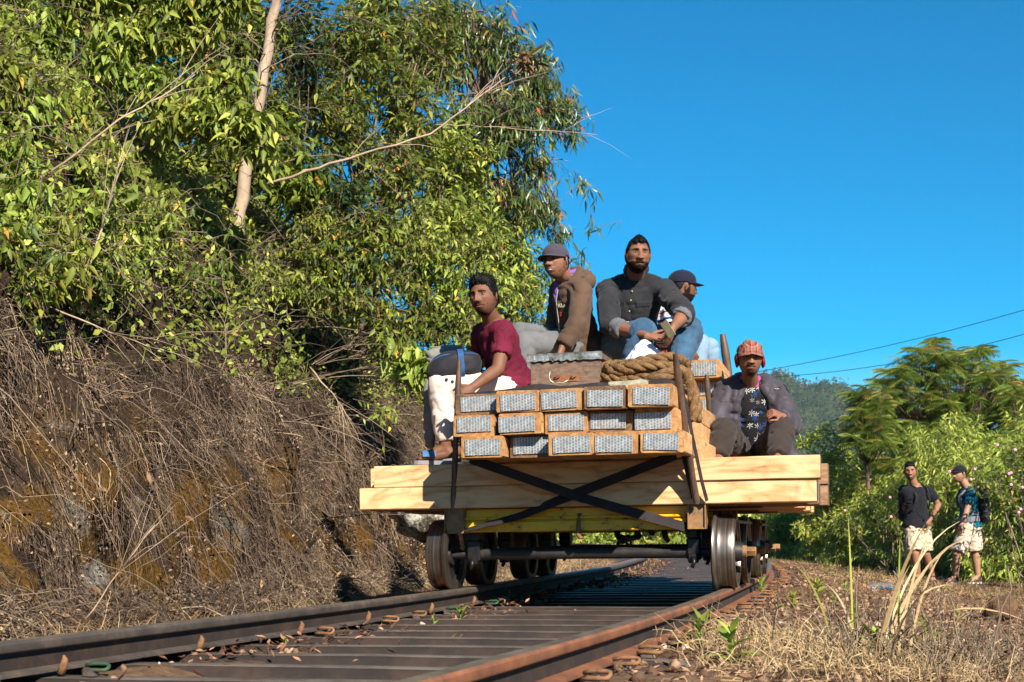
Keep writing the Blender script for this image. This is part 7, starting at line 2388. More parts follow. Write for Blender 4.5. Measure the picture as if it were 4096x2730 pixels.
# man in brown hoodie and grey cap
J = dict(pel=at(2325, 1372, 9.95), nb=at(2272, 1105, 9.85), head=at(2223, 1050, 9.72), face=(-0.55, -0.83, 0.0), hup=(-0.12, 0, 1),
         sL=at(2328, 1172, 9.70), sR=at(2238, 1165, 10.02), eL=at(2310, 1292, 9.58), wL=at(2248, 1392, 9.50), eR=at(2225, 1280, 10.15), wR=at(2200, 1370, 10.0),
         hL=at(2300, 1390, 9.86), hR=at(2300, 1380, 10.05), kL=at(2098, 1376, 9.72), kR=at(2080, 1338, 10.05), aL=at(2092, 1580, 9.68), aR=at(2066, 1590, 9.98), tL=at(2010, 1645, 9.66), tR=at(1990, 1630, 9.95))
def ex2(c):
    J, up, fwd, rs_ = c['J'], c['up'], c['fwd'], c['rs']
    def hood(g_):
        nb = J['nb']
        for a in np.linspace(-2.0, 2.0, 13):
            p = nb - fwd * 0.075 * math.cos(a) + rs_ * 0.105 * math.sin(a) + up * (0.002 - 0.035 * (1 - math.cos(a)) * 0.5)
            r_ = 0.030 + 0.022 * max(0, math.cos(a))
            g_.ellipsoid(p, (r_, r_, r_ * 1.1), 10)
        g_.ellipsoid(nb - fwd * 0.12 - up * 0.055, (0.085, 0.06, 0.075), 14)
    c['garment']('hood', hood, 'brown_knit', 0.011, 5, 0.006, 13)
    def inner(g_):
        nb, pel = J['nb'], J['pel']
        ax = nb - pel
        pts = [pel + ax * q + fwd * f_ for q, f_ in ((0.25, 0.098), (0.5, 0.105), (0.75, 0.105), (0.92, 0.085))]
        for i in range(3):
            cap(g_, pts[i], 0.040 - 0.003 * i, pts[i + 1], 0.037 - 0.003 * i)
        for a in np.linspace(-2.6, 2.6, 15):
            g_.ellipsoid(nb + up * 0.025 + fwd * 0.055 * math.cos(a) + rs_ * 0.062 * math.sin(a), (0.014, 0.014, 0.024), 8)
    c['garment']('purple_shirt', inner, 'purple', 0.009, 3, 0.005, 16)
    mb = MB()
    nb, pel = J['nb'], J['pel']; ax = nb - pel; lf = -rs_
    pts = [pel + ax * q + fwd * f_ + lf * l_ for q, f_, l_ in ((-0.05, 0.172, 0.03), (0.2, 0.164, 0.035), (0.45, 0.156, 0.042), (0.7, 0.150, 0.05), (0.86, 0.128, 0.062))]
    ribbon(mb, [p - Vector(c['o0']) for p in pts], fwd, 0.012)
    mb.build('zip', M['buff'], c['root'])
    # chest lettering in white and red
    for (txt, q, mt, sz) in (('RUN', 0.60, 'buff', 0.040), ('2', 0.48, 'red_cotton', 0.038), ('TT', 0.38, 'red_cotton', 0.036)):
        cu = bpy.data.curves.new('lettering', 'FONT'); cu.body = txt; cu.size = sz; cu.extrude = 0.001
        cu.materials.append(M[mt])
        o = text_mesh(cu); link(o, c['root'])
        n_ = (fwd * 0.75 + lf * 0.65).normalized(); x_ = up.cross(n_).normalized()
        p = pel + ax * q + fwd * 0.150 + lf * 0.066
        z_ = n_; y_ = z_.cross(x_)
        o.matrix_world = Matrix(((x_.x, y_.x, z_.x, p.x), (x_.y, y_.y, z_.y, p.y), (x_.z, y_.z, z_.z, p.z), (0, 0, 0, 1)))
person('seated man in brown hoodie and dark cap behind the wooden chest', J, skin=SKB, beard='stubble', hair=HAIR_UNDER, hat=dict(crown='cap_grey', tilt=0.06, len=0.075, droop=0.35), smile=True,
       top=dict(name='hoodie', mat='brown_knit', sleeve=1.93, inf=0.020, low=-0.20, wr=0.009, fq=9), legs=dict(mat='grey_denim', len=1.9, inf=0.020, wr=0.010), shoes=dict(kind='shoe', mat='shoe_dark', sole='sole'), seed=2, extra=ex2,
       handL=dict(dir=(-0.3, -0.1, -0.9), palm=(-0.8, 0.3, 0.2), curl=0.4, side=1))

# man in charcoal shirt, knees up, holding a phone
J = dict(pel=at(2505, 1378, 10.0), nb=at(2542, 1096, 9.80), head=at(2551, 1022, 9.62), face=(0.10, -0.99, -0.06), hup=(0.03, 0, 1),
         sR=at(2430, 1162, 9.84), sL=at(2660, 1166, 9.78), eR=at(2440, 1305, 9.58), wR=at(2588, 1345, 9.26), eL=at(2738, 1255, 9.34), wL=at(2692, 1312, 9.16),
         hR=at(2445, 1392, 9.95), hL=at(2575, 1392, 9.98), kR=at(2572, 1330, 9.38), kL=at(2762, 1325, 9.44), aR=at(2500, 1520, 9.42), aL=at(2688, 1520, 9.30), tR=at(2470, 1590, 9.22), tL=at(2660, 1592, 9.10))
def ex3(c):
    J, up, fwd, rs_ = c['J'], c['up'], c['fwd'], c['rs']
    nb, pel = J['nb'], J['pel']; ax = nb - pel
    def collar(g_):
        for a in np.linspace(-2.5, 2.5, 17):
            g_.ellipsoid(nb + up * (0.030 - 0.012 * math.cos(a)) + fwd * 0.062 * math.cos(a) + rs_ * 0.075 * math.sin(a), (0.015, 0.015, 0.030), 8)
        for sg in (-1, 1):
            cap(g_, nb + fwd * 0.055 + rs_ * sg * 0.045 + up * 0.02, 0.014, nb + fwd * 0.088 + rs_ * sg * 0.052 - up * 0.055, 0.010)
    c['garment']('collar', collar, 'charcoal', 0.009, 3, 0.003, 16)
    for sd in 'LR':
        def cuff(g_, sd=sd):
            E_, W_ = J['e' + sd], J['w' + sd]
            a_, b_ = E_.lerp(W_, 0.16), E_.lerp(W_, 0.38)
            g_.tube([a_, b_], [0.070, 0.066], 16)
        c['garment']('rolled_cuff', cuff, 'cuff_grey', 0.010, 3, 0.004, 14)
    for sg in (-1, 1):
        p = pel + ax * 0.56 + rs_ * sg * 0.088 + fwd * 0.138
        mb = MB()
        X, Y_ = rs_, up
        for (w_, h_, dz, th_) in ((0.10, 0.105, 0.0, 0.004), (0.104, 0.035, 0.042, 0.008)):
            M_ = Matrix(((X.x, fwd.x, Y_.x, p.x + Y_.x * dz - c['o0'][0]), (X.y, fwd.y, Y_.y, p.y + Y_.y * dz - c['o0'][1]), (X.z, fwd.z, Y_.z, p.z + Y_.z * dz - c['o0'][2]), (0, 0, 0, 1))) @ Matrix.Rotation(-sg * 0.28, 4, 'Z')
            mb.box((0, 0, 0), (w_, th_ * 2, h_), M_, ch=0.003)
        mb.build('chest_pocket', M['charcoal'], c['root'])
    for q in (0.25, 0.4, 0.55, 0.7, 0.82):
        mb = MB(); mb.ellipsoid(pel + ax * q + fwd * (0.158 - 0.02 * max(0, q - 0.6) * 3) - Vector(c['o0']), (0.006, 0.004, 0.006), 8)
        mb.build('button', M['pale_metal'], c['root'], smooth=True)
person('bearded man in charcoal denim shirt and blue jeans seated above the rope', J, build=1.16, skin=SKB, beard='full', hair=HAIR_SWEPT, top=dict(mat='charcoal', sleeve=1.22, inf=0.018, low=-0.2, neck=0.96, wr=0.010, fq=9), legs=dict(mat='jeans', len=1.92, inf=0.018, knee=0.066, hem=0.046, wr=0.008),
       shoes=dict(kind='shoe', mat='shoe_dark', sole='sole'), handR=dict(dir=(0.92, -0.1, -0.1), palm=(0.1, -0.5, 0.8), curl=0.45, side=-1, k=1.05), handL=dict(dir=(-0.35, -0.25, -0.85), palm=(-0.75, 0.3, 0.1), curl=0.5, side=1, k=1.05), seed=3, extra=ex3, hk=(1.0, 1.04, 0.97))
ph = empty('phone', Matrix.Translation(at(2670, 1318, 9.06)) @ Matrix.Rotation(R(-32), 4, 'Y') @ Matrix.Rotation(R(25), 4, 'Z'))
tag(ph, 'gold-backed phone held in the bearded man\'s hands', 'phone')
M['gold'] = noisy('phone_gold', S3(srgb(104, 92, 66)), 30, 0.25, 0.05, metal=0.6)
M['phone_edge'] = noisy('phone_edge', S3(srgb(210, 205, 190)), 30, 0.3, 0.05, metal=0.5)
mb = MB(); mb.box((0, 0, 0), (0.058, 0.009, 0.112), ch=0.003); mb.build('case', M['gold'], ph)
mb = MB(); mb.box((0.0298, 0, 0), (0.002, 0.010, 0.108), ch=0.0005); mb.build('edge', M['phone_edge'], ph)

# man in navy cap looking away
J = dict(pel=at(2672, 1402, 10.62), nb=at(2672, 1228, 10.62), head=at(2730, 1150, 10.55), face=(0.88, 0.30, -0.04), hup=(0.12, 0, 1),
         sL=at(2650, 1262, 10.82), sR=at(2690, 1262, 10.42), eL=at(2680, 1350, 10.9), wL=at(2740, 1390, 10.7), eR=at(2708, 1340, 10.3), wR=at(2745, 1390, 10.3),
         hL=at(2680, 1412, 10.75), hR=at(2690, 1412, 10.48), kL=at(2835, 1395, 10.85), kR=at(2792, 1372, 10.45), aL=at(2835, 1560, 10.9), aR=at(2780, 1545, 10.42), tL=at(2900, 1590, 10.9), tR=at(2845, 1575, 10.42))
person('man in navy cap and striped shirt looking away behind the bearded man', J, skin=SKA, beard='full', hair=HAIR_UNDER, hat=dict(crown='navy', tilt=0.05, len=0.072, droop=0.2), top=dict(mat='stripes', sleeve=0.6, inf=0.016, wr=0.008), legs=dict(mat='light_jeans', len=1.9, inf=0.018, wr=0.008), shoes=dict(kind='shoe', mat='shoe_dark', sole='sole'), seed=4, voxel=0.008)

# man in plaid cap and jacket seated at the timber ends
J = dict(pel=at(3010, 1795, 10.05), nb=at(3002, 1528, 9.90), head=at(3000, 1438, 9.72), face=(-0.06, -0.99, -0.02), hup=(0.02, 0, 1),
         sR=at(2900, 1568, 9.92), sL=at(3105, 1568, 9.92), eR=at(2862, 1705, 9.80), wR=at(2852, 1790, 9.52), eL=at(3165, 1700, 9.72), wL=at(3130, 1668, 9.40),
         hR=at(2955, 1815, 10.0), hL=at(3065, 1815, 10.0), kR=at(2892, 1722, 9.45), kL=at(3128, 1718, 9.40), aR=at(2872, 1838, 9.22), aL=at(3112, 1838, 9.16), tR=at(2835, 1872, 9.05), tL=at(3108, 1878, 8.98))
def ex5(c):
    J, up, fwd, rs_ = c['J'], c['up'], c['fwd'], c['rs']
    nb, pel = J['nb'], J['pel']; ax = nb - pel
    def jk(g_):
        inf = 0.03
        # open jacket: two front panels, back, sleeves
        for sg in (-1, 1):
            pts = [(0.94, 0.085, 0.075), (0.80, 0.118, 0.120), (0.55, 0.130, 0.130), (0.25, 0.140, 0.135), (-0.02, 0.150, 0.130), (-0.20, 0.160, 0.12)]
            P_ = [pel + ax * q + rs_ * sg * x_ + fwd * f_ for q, x_, f_ in pts]
            for i in range(len(P_) - 1):
                cap(g_, P_[i], 0.036, P_[i + 1], 0.036, 10)
            P2 = [pel + ax * q + rs_ * sg * (x_ + 0.045) + fwd * (f_ - 0.07) for q, x_, f_ in pts]
            for i in range(1, len(P2) - 1):
                cap(g_, P2[i], 0.050, P2[i + 1], 0.052, 10)
        ss = [(-0.20, .20, .09, -0.09), (0.1, .20, .09, -0.08), (0.4, .19, .085, -0.07), (0.66, .195, .085, -0.06), (0.86, .185, .08, -0.05), (0.99, .10, .06, -0.04)]
        torso(g_, pel, nb, (c['rh'], rs_), fwd, ss)
        for sd in 'LR':
            S_, E_, W_ = J['s' + sd], J['e' + sd], J['w' + sd]
            cap(g_, nb.lerp(S_, 0.5) - up * 0.03, 0.075, S_, 0.088)
            cap(g_, S_, 0.088, E_, 0.078); g_.tube([E_, E_.lerp(W_, 0.5), E_.lerp(W_, 0.92)], [0.078, 0.070, 0.056], 14)
        # lying hood round the neck
        for a in np.linspace(-2.3, 2.3, 17):
            p = nb - fwd * 0.080 * math.cos(a) + rs_ * 0.125 * math.sin(a) + up * (0.012 - 0.05 * max(0, -math.cos(a)))
            g_.ellipsoid(p, (0.036, 0.036, 0.040), 10)
        # jacket tail spread on the timber
        cap(g_, pel - rs_ * 0.20 - up * 0.02, 0.07, pel - rs_ * 0.33 - up * 0.07 + fwd * 0.05, 0.035)
    c['garment']('jacket', jk, 'jacket', 0.012, 5, 0.011, 8)
    def pk(g_):
        for sg in (-1, 1):
            cap(g_, nb + up * 0.01 + rs_ * sg * 0.046 + fwd * 0.045, 0.015, nb - up * 0.085 + rs_ * sg * 0.016 + fwd * 0.096, 0.012)
            cap(g_, nb + up * 0.03 + rs_ * sg * 0.055, 0.018, nb + up * 0.02 + rs_ * sg * 0.050 + fwd * 0.045, 0.020)
    c['garment']('pink_collar', pk, 'pink_cotton', 0.009, 3, 0.003, 14)
    def lc(g_):
        for sg in (-1, 1):
            cap(g_, nb + up * 0.015 + rs_ * sg * 0.070 + fwd * 0.05, 0.018, nb - up * 0.09 + rs_ * sg * 0.062 + fwd * 0.105, 0.014)
    c['garment']('print_collar', lc, 'leafprint', 0.009, 3, 0.003, 14)
person('man in plaid ear-flap cap and slate jacket seated on the timber ends', J, skin=SKB, beard='goatee', hair=HAIR_UNDER, hat=dict(crown='plaid', tilt=0.08, len=0.052, droop=0.50, flaps='plaid_dark', slouch=0.045, button=False),
       top=dict(mat='leafprint', sleeve=0.2, inf=0.016, low=-0.2, wr=0.008, neck=0.95), legs=dict(mat='dark_trousers', len=1.97, inf=0.020, knee=0.070, hem=0.055, wr=0.008), shoes=dict(kind='shoe', mat='shoe_tan', sole='shoe_dark'), extra=ex5, seed=5,
       handL=dict(dir=(-0.75, -0.35, 0.25), palm=(-0.2, 0.6, -0.7), curl=0.85, side=1), handR=dict(dir=(-0.1, -0.2, -1), palm=(0.8, 0.2, 0), curl=0.5, side=-1))

# two walkers
gz1 = float(ground_z(at(3690, 2340, 19.45).x, 19.45)) + 0.012
def foot(px, y, gz, dx, dy):
    """ankle and toe standing on the ground"""
    a = at(px, 2340, y); a.z = gz + 0.085
    t_ = a + Vector((dx, dy, 0)); t_.z = gz + 0.030
    return a, t_
def zfix(p, gz):
    return p
aR, tR = foot(3672, 19.40, gz1, -0.13, -0.10); aL, tL = foot(3730, 19.65, gz1, -0.04, -0.16)
J = dict(pel=at(3664, 2088, 19.5), nb=at(3664, 1945, 19.45), head=at(3641, 1888, 19.38), face=(-0.28, -0.95, -0.03), hup=(-0.08, 0, 1),
         sR=at(3624, 1968, 19.36), sL=at(3712, 1965, 19.54), eR=at(3622, 2040, 19.55), wR=at(3640, 2095, 19.45), eL=at(3754, 2020, 19.62), wL=at(3722, 2078, 19.42),
         hR=at(3648, 2105, 19.46), hL=at(3690, 2105, 19.54), kR=at(3660, 2215, 19.34), kL=at(3702, 2215, 19.50), aR=aR, aL=aL, tR=tR, tL=tL)
def pack(c, mat, cx, sc=1.0, strap='bag_black', grey=False):
    J, up, fwd, rs_ = c['J'], c['up'], c['fwd'], c['rs']
    nb, pel = J['nb'], J['pel']; ax = nb - pel
    def body(g_):
        for q in np.linspace(0.12, 0.9, 6):
            for x_ in (-0.09, 0, 0.09):
                g_.ellipsoid(pel + ax * q - fwd * (0.165 + 0.02 * math.sin(q * 3)) * 1.0 + rs_ * x_ * sc, (0.085 * sc, 0.085 * sc, 0.085 * sc), 10)
    c['garment']('backpack', body, mat, 0.014, 6, 0.006, 10)
    for sg in (-1, 1):
        mb = MB()
        pts = [(0.95, 0.095, -0.06), (1.0, 0.10, 0.02), (0.92, 0.105, 0.092), (0.75, 0.11, 0.145), (0.55, 0.12, 0.138), (0.38, 0.15, 0.08), (0.30, 0.17, 0.0), (0.25, 0.16, -0.08)]
        P_ = [pel + ax * q + rs_ * sg * x_ + fwd * f_ - Vector(c['o0']) for q, x_, f_ in pts]
        nn_ = [(p + Vector(c['o0']) - (pel + ax * q[0])).normalized() for p, q in zip(P_, pts)]
        ribbon(mb, P_, nn_, 0.05, 0.008)
        mb.build('shoulder_strap', M[strap], c['root'])
    if grey:
        mb = MB()
        P_ = [pel + ax * 0.12 + rs_ * 0.185 * math.cos(a) * 1.02 + fwd * 0.16 * math.sin(a) - Vector(c['o0']) for a in np.linspace(-0.6, 3.7, 18)]
        nn_ = [(p + Vector(c['o0']) - (pel + ax * 0.12)).normalized() for p in P_]
        ribbon(mb, P_, nn_, 0.07, 0.012)
        mb.build('waist_belt', M['bag_grey'], c['root'])
def ex7(c):
    pack(c, 'bag_black', 0, 0.82)
    mb = MB(); p = c['J']['wL'].lerp(c['J']['eL'], 0.1) - Vector(c['o0']); q = c['J']['wL'].lerp(c['J']['eL'], 0.22) - Vector(c['o0'])
    mb.tube([p, q], 0.036, 12); mb.build('wristwatch', M['bag_black'], c['root'])
person('smiling walker in black T-shirt and camouflage shorts, hand on hip', J, skin=SKC, beard='stubble', hair=HAIR_SHORT, smile=True, top=dict(mat='black_tee', sleeve=0.62, inf=0.016, low=-0.15, wr=0.008), legs=dict(name='shorts', mat='camo', len=0.93, inf=0.02, hem=0.092, wr=0.010),
       shoes=dict(kind='slide', mat='shoe_dark', sole='shoe_dark'), extra=ex7, seed=7, voxel=0.009, handL=dict(dir=(-0.55, -0.2, -0.8), palm=(-0.4, 0.8, 0.1), curl=0.25, side=1))
gz2 = float(ground_z(at(3870, 2340, 19.9).x, 19.9)) + 0.012
aL, tL = foot(3822, 19.85, gz2, -0.16, -0.05); aR, tR = foot(3912, 20.05, gz2, -0.15, -0.06)
J = dict(pel=at(3884, 2092, 19.95), nb=at(3872, 1950, 19.92), head=at(3838, 1898, 19.88), face=(-0.90, -0.42, -0.05), hup=(-0.10, 0, 1),
         sL=at(3888, 1972, 19.76), sR=at(3868, 1970, 20.10), eL=at(3868, 2042, 19.68), wL=at(3848, 2098, 19.62), eR=at(3862, 2050, 20.2), wR=at(3830, 2095, 20.1),
         hL=at(3876, 2108, 19.87), hR=at(3890, 2108, 20.03), kL=at(3826, 2222, 19.80), kR=at(3902, 2218, 20.02), aR=aR, aL=aL, tR=tR, tL=tL)
def ex8(c):
    pack(c, 'bag_black', 0, 0.9, 'bag_grey', True)
person('walker in teal T-shirt, black cap and beige shorts carrying a backpack', J, skin=SKD, beard='stubble', hair=HAIR_UNDER, hat=dict(crown='black_tee', tilt=0.08, len=0.075, droop=0.2, badge='red_cotton'), top=dict(mat='teal', sleeve=0.7, inf=0.016, low=-0.12, wr=0.008),
       legs=dict(name='shorts', mat='beige', len=0.90, inf=0.022, hem=0.092, wr=0.010), shoes=dict(kind='shoe', mat='shoe_dark', sole='white_rubber'), extra=ex8, seed=8, voxel=0.009)

# ------------------------------------------------------------------ things on the load
# bag on the lap
bc = at(1818, 1462, 9.02)
bagr = empty('duffel_bag', Matrix.Translation(bc) @ Matrix.Rotation(R(6), 4, 'Z') @ Matrix.Rotation(R(-5), 4, 'Y'))
tag(bagr, 'black duffel bag with blue band on the lap of the man in maroon', 'bag')
def superell(r_, n1, n2, nn=40):
    vs, fs = [], []
    k = nn // 2
    sg = lambda v, p: math.copysign(abs(v) ** p, v)
    for i in range(k + 1):
        th = math.pi * i / k - math.pi / 2
        for j in range(nn):
            a = 2 * math.pi * j / nn
            vs.append((r_[0] * sg(math.cos(th), n1) * sg(math.cos(a), n2), r_[1] * sg(math.cos(th), n1) * sg(math.sin(a), n2), r_[2] * sg(math.sin(th), n1)))
    for i in range(k):
        for j in range(nn):
            j2 = (j + 1) % nn
            fs.append((i * nn + j, i * nn + j2, (i + 1) * nn + j2, (i + 1) * nn + j))
    return vs, fs
vs, fs = superell((0.178, 0.13, 0.085), 0.62, 0.7)
vs = [(x, y, z - 0.05 * (x / 0.178) ** 2 * (1 if x < 0 else 0.3)) for x, y, z in vs]
mb = MB(); mb.add(vs, fs); bme = mb.mesh('body', M['bag_black'], True); wrinkle(bme, 0.007, 12, 4); link(bpy.data.objects.new('body', bme), bagr)
mb = MB()
for x_ in (0.035,):
    pts = [(x_, 0.134 * math.copysign(abs(math.cos(a)) ** 0.6, math.cos(a)), 0.089 * math.copysign(abs(math.sin(a)) ** 0.5, math.sin(a))) for a in np.linspace(0, 2 * math.pi, 33)]
    ribbon(mb, pts, [Vector((0, p[1], p[2] * 1.6)).normalized() for p in pts], 0.036, 0.010)
mb.build('band', M['bag_blue'], bagr)
mb = MB()
pts = [(0.172 * math.copysign(abs(math.cos(a)) ** 0.6, math.cos(a)) * 0.9, 0.125 * math.copysign(abs(math.sin(a)) ** 0.6, math.sin(a)) * 0.86, 0.058 - (0.045 if math.cos(a) < 0 else 0.012) * math.cos(a) ** 2) for a in np.linspace(0, 2 * math.pi, 41)]
mb.tube(pts, 0.0055, 8, caps=False); mb.build('top_piping', M['bag_blue'], bagr, smooth=True)
g_ = MB()
cap(g_, at(1735, 1425, 9.45), 0.06, at(1830, 1420, 9.5), 0.065); cap(g_, at(1722, 1560, 9.4), 0.045, at(1720, 1770, 9.42), 0.042); cap(g_, at(1760, 1450, 9.45), 0.05, at(1722, 1560, 9.4), 0.045)
me_ = remesh(g_, 0.012, 6, 'trouser_leg'); wrinkle(me_, 0.010, 10, 2); me_.materials.append(M['grey_cloth'])
o = np_obj('trouser_leg', me_); tag(o, 'grey trouser leg of a hidden man behind the cream trousers, made up as a bundle', 'cloth')  # made-up bundle standing in for a grey trouser leg, its wearer not built

# wooden chest
a, b = tl(2118, 1545, -0.22), tl(2398, 1405, -0.22)
zt_ = ZB + 3 * PITCH + 0.003
cw = b.x - a.x; chh = b.z - zt_
ch = empty('wooden_chest', MT @ Matrix.Translation(((a.x + b.x) / 2, -0.03, zt_)))
tag(ch, 'worn brown wooden chest with a metal-edged lid on the timber stack', 'chest')
t = NT('worn_brown_paint')
v = t.coord('Object', (3, 3, 14)); n1 = t.noise(v, 4, 6, 0.65); n2 = t.noise(t.coord('Object'), 24, 6, 0.7)
col = t.ramp(t.math('ADD', t.math('MULTIPLY', n1, 0.5), t.math('MULTIPLY', n2, 0.5)), [(0.3, srgb(64, 50, 43)), (0.47, srgb(98, 80, 70)), (0.56, srgb(112, 92, 76)), (0.66, srgb(140, 110, 72))])
M['chest'] = t.bsdf(col, 0.8, bump=n2, bstr=0.5, bdist=0.004, spec=0.25)
for nm, c_, s_ in (('front_board', (0, -0.165, (chh - 0.05) / 2), (cw - 0.01, 0.018, chh - 0.05)), ('back_board', (0, 0.165, (chh - 0.05) / 2), (cw - 0.01, 0.018, chh - 0.05)),
                   ('side_board', (-cw / 2 + 0.012, 0, (chh - 0.05) / 2), (0.018, 0.31, chh - 0.052)), ('side_board', (cw / 2 - 0.012, 0, (chh - 0.05) / 2), (0.018, 0.31, chh - 0.052))):
    mb = MB(); mb.box(c_, s_, ch=0.002); mb.build(nm, M['chest'], ch)
lid = empty('lid', None, ch)
mb = MB(); mb.box((0, 0, chh - 0.022), (cw + 0.02, 0.37, 0.040), ch=0.004); mb.build('lid_board', M['chest'], lid)
mb = MB()
nx = 26
vs, fs = [], []
for i in range(nx + 1):
    x_ = -(cw + 0.03) / 2 + (cw + 0.03) * i / nx
    w_ = 0.004 * math.sin(i * 1.9) + 0.003 * math.sin(i * 4.1)
    vs += [(x_, -0.190 + w_ * 0.5, chh - 0.046 + w_), (x_, -0.191, chh - 0.02 + w_ * 0.5), (x_, -0.186, chh + 0.001 + w_ * 0.4), (x_, -0.10, chh + 0.003), (x_, 0.19, chh + 0.003)]
for i in range(nx):
    for j in range(4):
        fs.append((i * 5 + j, (i + 1) * 5 + j, (i + 1) * 5 + j + 1, i * 5 + j + 1))
mb.add(vs, fs)
t = NT('dented_tin'); v = t.coord('Object'); n1 = t.noise(v, 26, 5, 0.65); n2 = t.noise(v, 9, 5)
M['tin'] = t.bsdf(t.ramp(t.math('ADD', t.math('MULTIPLY', n1, 0.5), t.math('MULTIPLY', n2, 0.5)), [(0.35, srgb(92, 84, 70)), (0.5, srgb(150, 146, 136)), (0.7, srgb(206, 206, 202))]), 0.32, 0.75, bump=n1, bstr=0.8, bdist=0.008)
mb.build('tin_cover', M['tin'], lid, smooth=True)
hs = empty('hasp', None, ch)
mb = MB(); mb.box((0.0, -0.177, chh * 0.42), (0.170, 0.004, 0.042), ch=0.001); mb.build('plate', M['chest_iron'] if 'chest_iron' in M else M['rust'], hs)
mb = MB()
for x_ in (-0.048, 0.052):
    mb.tube([(x_ - 0.014, -0.178, chh * 0.42 + 0.006), (x_ - 0.010, -0.194, chh * 0.42 + 0.004), (x_ + 0.010, -0.194, chh * 0.42 + 0.004), (x_ + 0.014, -0.178, chh * 0.42 + 0.006)], 0.004, 8)
mb.build('staple', M['stake'], hs, smooth=True)

# coiled rope
M['rope'] = None
t = NT('coir_rope'); v = t.world(); n1 = t.noise(v, 30, 5, 0.7); n2 = t.noise(v, 160, 4, 0.7)
M['rope'] = t.bsdf(t.ramp(t.math('ADD', t.math('MULTIPLY', n1, 0.5), t.math('MULTIPLY', n2, 0.5)), [(0.3, srgb(70, 50, 33)), (0.5, srgb(120, 92, 62)), (0.68, srgb(168, 136, 98))]), 0.95, bump=n2, bstr=0.9, bdist=0.012, spec=0.1)
rp = empty('coiled_rope', MT @ Matrix.Translation(tl(2590, 1540, -0.1)))
tag(rp, 'thick coil of brown coir rope lying on the stack beside the chest', 'rope')
def rope(pts, r_, name='coil', turns=14.0, closed=False):
    P_ = [Vector(p) for p in pts]
    # resample with Catmull-Rom
    out = []
    n = len(P_)
    for i in range(n - 1):
        p0, p1, p2, p3 = P_[max(0, i - 1)], P_[i], P_[i + 1], P_[min(n - 1, i + 2)]
        for q in np.linspace(0, 1, 9)[:-1]:
            out.append(0.5 * ((2 * p1) + (p2 - p0) * q + (2 * p0 - 5 * p1 + 4 * p2 - p3) * q * q + (3 * p1 - p0 - 3 * p2 + p3) * q ** 3))
    out.append(P_[-1])
    L_ = [0]
    for i in range(1, len(out)): L_.append(L_[-1] + (out[i] - out[i - 1]).length)
    mb = MB()
    nx_ = None
    fr = []
    for i, p in enumerate(out):
        t_ = (out[min(i + 1, len(out) - 1)] - out[max(i - 1, 0)]).normalized()
        if nx_ is None: nx_ = t_.orthogonal().normalized()
        nx_ = (nx_ - t_ * nx_.dot(t_)).normalized()
        fr.append((p, nx_.copy(), t_.cross(nx_)))
    for k in range(3):
        st_ = []
        for i, (p, a_, b_) in enumerate(fr):
            an = 2 * math.pi * k / 3 + L_[i] / (r_ * 6.5) * 2 * math.pi
            st_.append(p + (a_ * math.cos(an) + b_ * math.sin(an)) * r_ * 0.50)
        mb.tube(st_, [r_ * 0.60 * (1 + 0.06 * math.sin(i * 1.7 + k)) for i in range(len(st_))], 8)
    return mb.build(name, M['rope'], rp, smooth=True)
rr = random.Random(4)
zb_ = ZB + 3 * PITCH - rp.matrix_world.translation.z + MT.translation.z + 0.0
zb_ = (MTI @ rp.matrix_world.translation).z
z0_ = ZB + 3 * PITCH - zb_
for k in range(10):
    a_, b_ = 0.240 - 0.030 * (k % 3), 0.165 - 0.02 * (k % 3)
    cx, cy, z_ = rr.uniform(-0.03, 0.03) - 0.02, rr.uniform(-0.02, 0.03), z0_ + 0.030 + 0.017 * k
    ph_ = rr.random() * 6
    pts = [(cx + (a_ + 0.012 * math.sin(3 * q + k)) * math.cos(q + ph_), cy + (b_ + 0.012 * math.cos(2 * q + k)) * math.sin(q + ph_), z_ + 0.022 * math.sin(2 * q + k * 1.3)) for q in np.linspace(0, 2 * math.pi, 17)]
    rope(pts, 0.029)
rope([(-0.20, -0.10, z0_ + 0.14), (-0.05, -0.17, z0_ + 0.15), (0.10, -0.10, z0_ + 0.17), (0.20, 0.0, z0_ + 0.14), (0.24, 0.02, z0_ + 0.07), (0.27, 0.0, z0_ - 0.01), (0.285, -0.01, z0_ - 0.09), (0.28, -0.02, z0_ - 0.16)], 0.038, 'rope_end')
rope([(0.02, -0.185, z0_ + 0.05), (0.12, -0.20, z0_ + 0.09), (0.19, -0.13, z0_ + 0.12), (0.23, -0.05, z0_ + 0.10), (0.26, 0.0, z0_ + 0.02), (0.27, 0.03, z0_ - 0.08)], 0.036, 'rope_end')
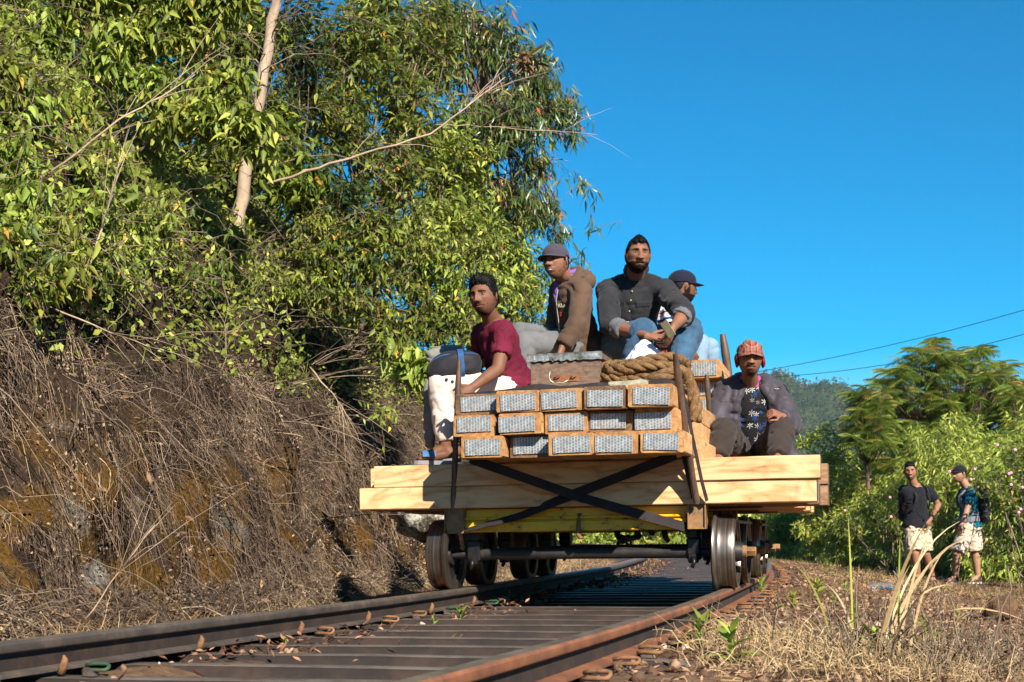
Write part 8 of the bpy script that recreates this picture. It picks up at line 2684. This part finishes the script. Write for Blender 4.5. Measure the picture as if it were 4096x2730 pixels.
# frayed fibres
n = 2600
th_ = rng.random(n) * 6.28
P = np.stack([0.24 * np.cos(th_), 0.17 * np.sin(th_) , z0_ + rng.uniform(0.02, 0.2, n)], -1)
D = np.stack([np.cos(th_), np.sin(th_), rng.normal(0, 0.4, n)], -1) + rng.normal(0, 0.5, (n, 3))
pa = arcs(P, D, rng.uniform(0.01, 0.03, n), 3, 0.2, 0.1)
Va, Fa, Ia = ribbons(pa, np.full((n, 3), 0.0016)); o = np_obj('frayed_fibre', np_mesh('frayed_fibre', Va, Fa, M['straw'], tint=rng.random(n)[Ia] * 0.5), rp); o['kind'] = 'stuff'

# white sack with red lettering
c0 = np.array(at(2590, 1440, 9.25))
mb = MB()
NA, NH = 72, 26
vs, fs = [], []
for i in range(NH + 1):
    h_ = i / NH
    for j in range(NA):
        a = 2 * math.pi * j / NA
        fold = 0.13 * math.sin(5 * a + 0.8) + 0.09 * math.sin(9 * a + 2 + 3 * h_) + 0.05 * math.sin(17 * a + 6 * h_)
        r_ = (1 - h_) ** 0.85 * (1 + fold * (0.35 + h_)) + 0.015
        vs.append((0.205 * r_ * math.cos(a) - 0.045 * h_ + 0.02, 0.11 * r_ * math.sin(a), -0.05 + 0.185 * h_ ** 1.15 * (1 - 0.25 * max(0, math.cos(a)) * (1 - h_))))
for i in range(NH):
    for j in range(NA):
        fs.append((i * NA + j, i * NA + (j + 1) % NA, (i + 1) * NA + (j + 1) % NA, (i + 1) * NA + j))
mb.add(vs, fs); me_ = mb.mesh('sack_cloth', M['white_cloth'], True); wrinkle(me_, 0.006, 16, 6)
sk_ = empty('white_sack', Vector(c0)); tag(sk_, 'crumpled white sack with red lettering behind the rope', 'sack')
np_obj('sack_cloth', me_, sk_)
cu = bpy.data.curves.new('lettering', 'FONT'); cu.body = 'SL'; cu.size = 0.062; cu.extrude = 0.001; cu.materials.append(M['red_cotton'])
o = text_mesh(cu); link(o, sk_)
o.matrix_world = Matrix.Translation(at(2648, 1428, 9.12)) @ Matrix.Rotation(R(-10), 4, 'Y') @ Matrix.Rotation(R(62), 4, 'X')
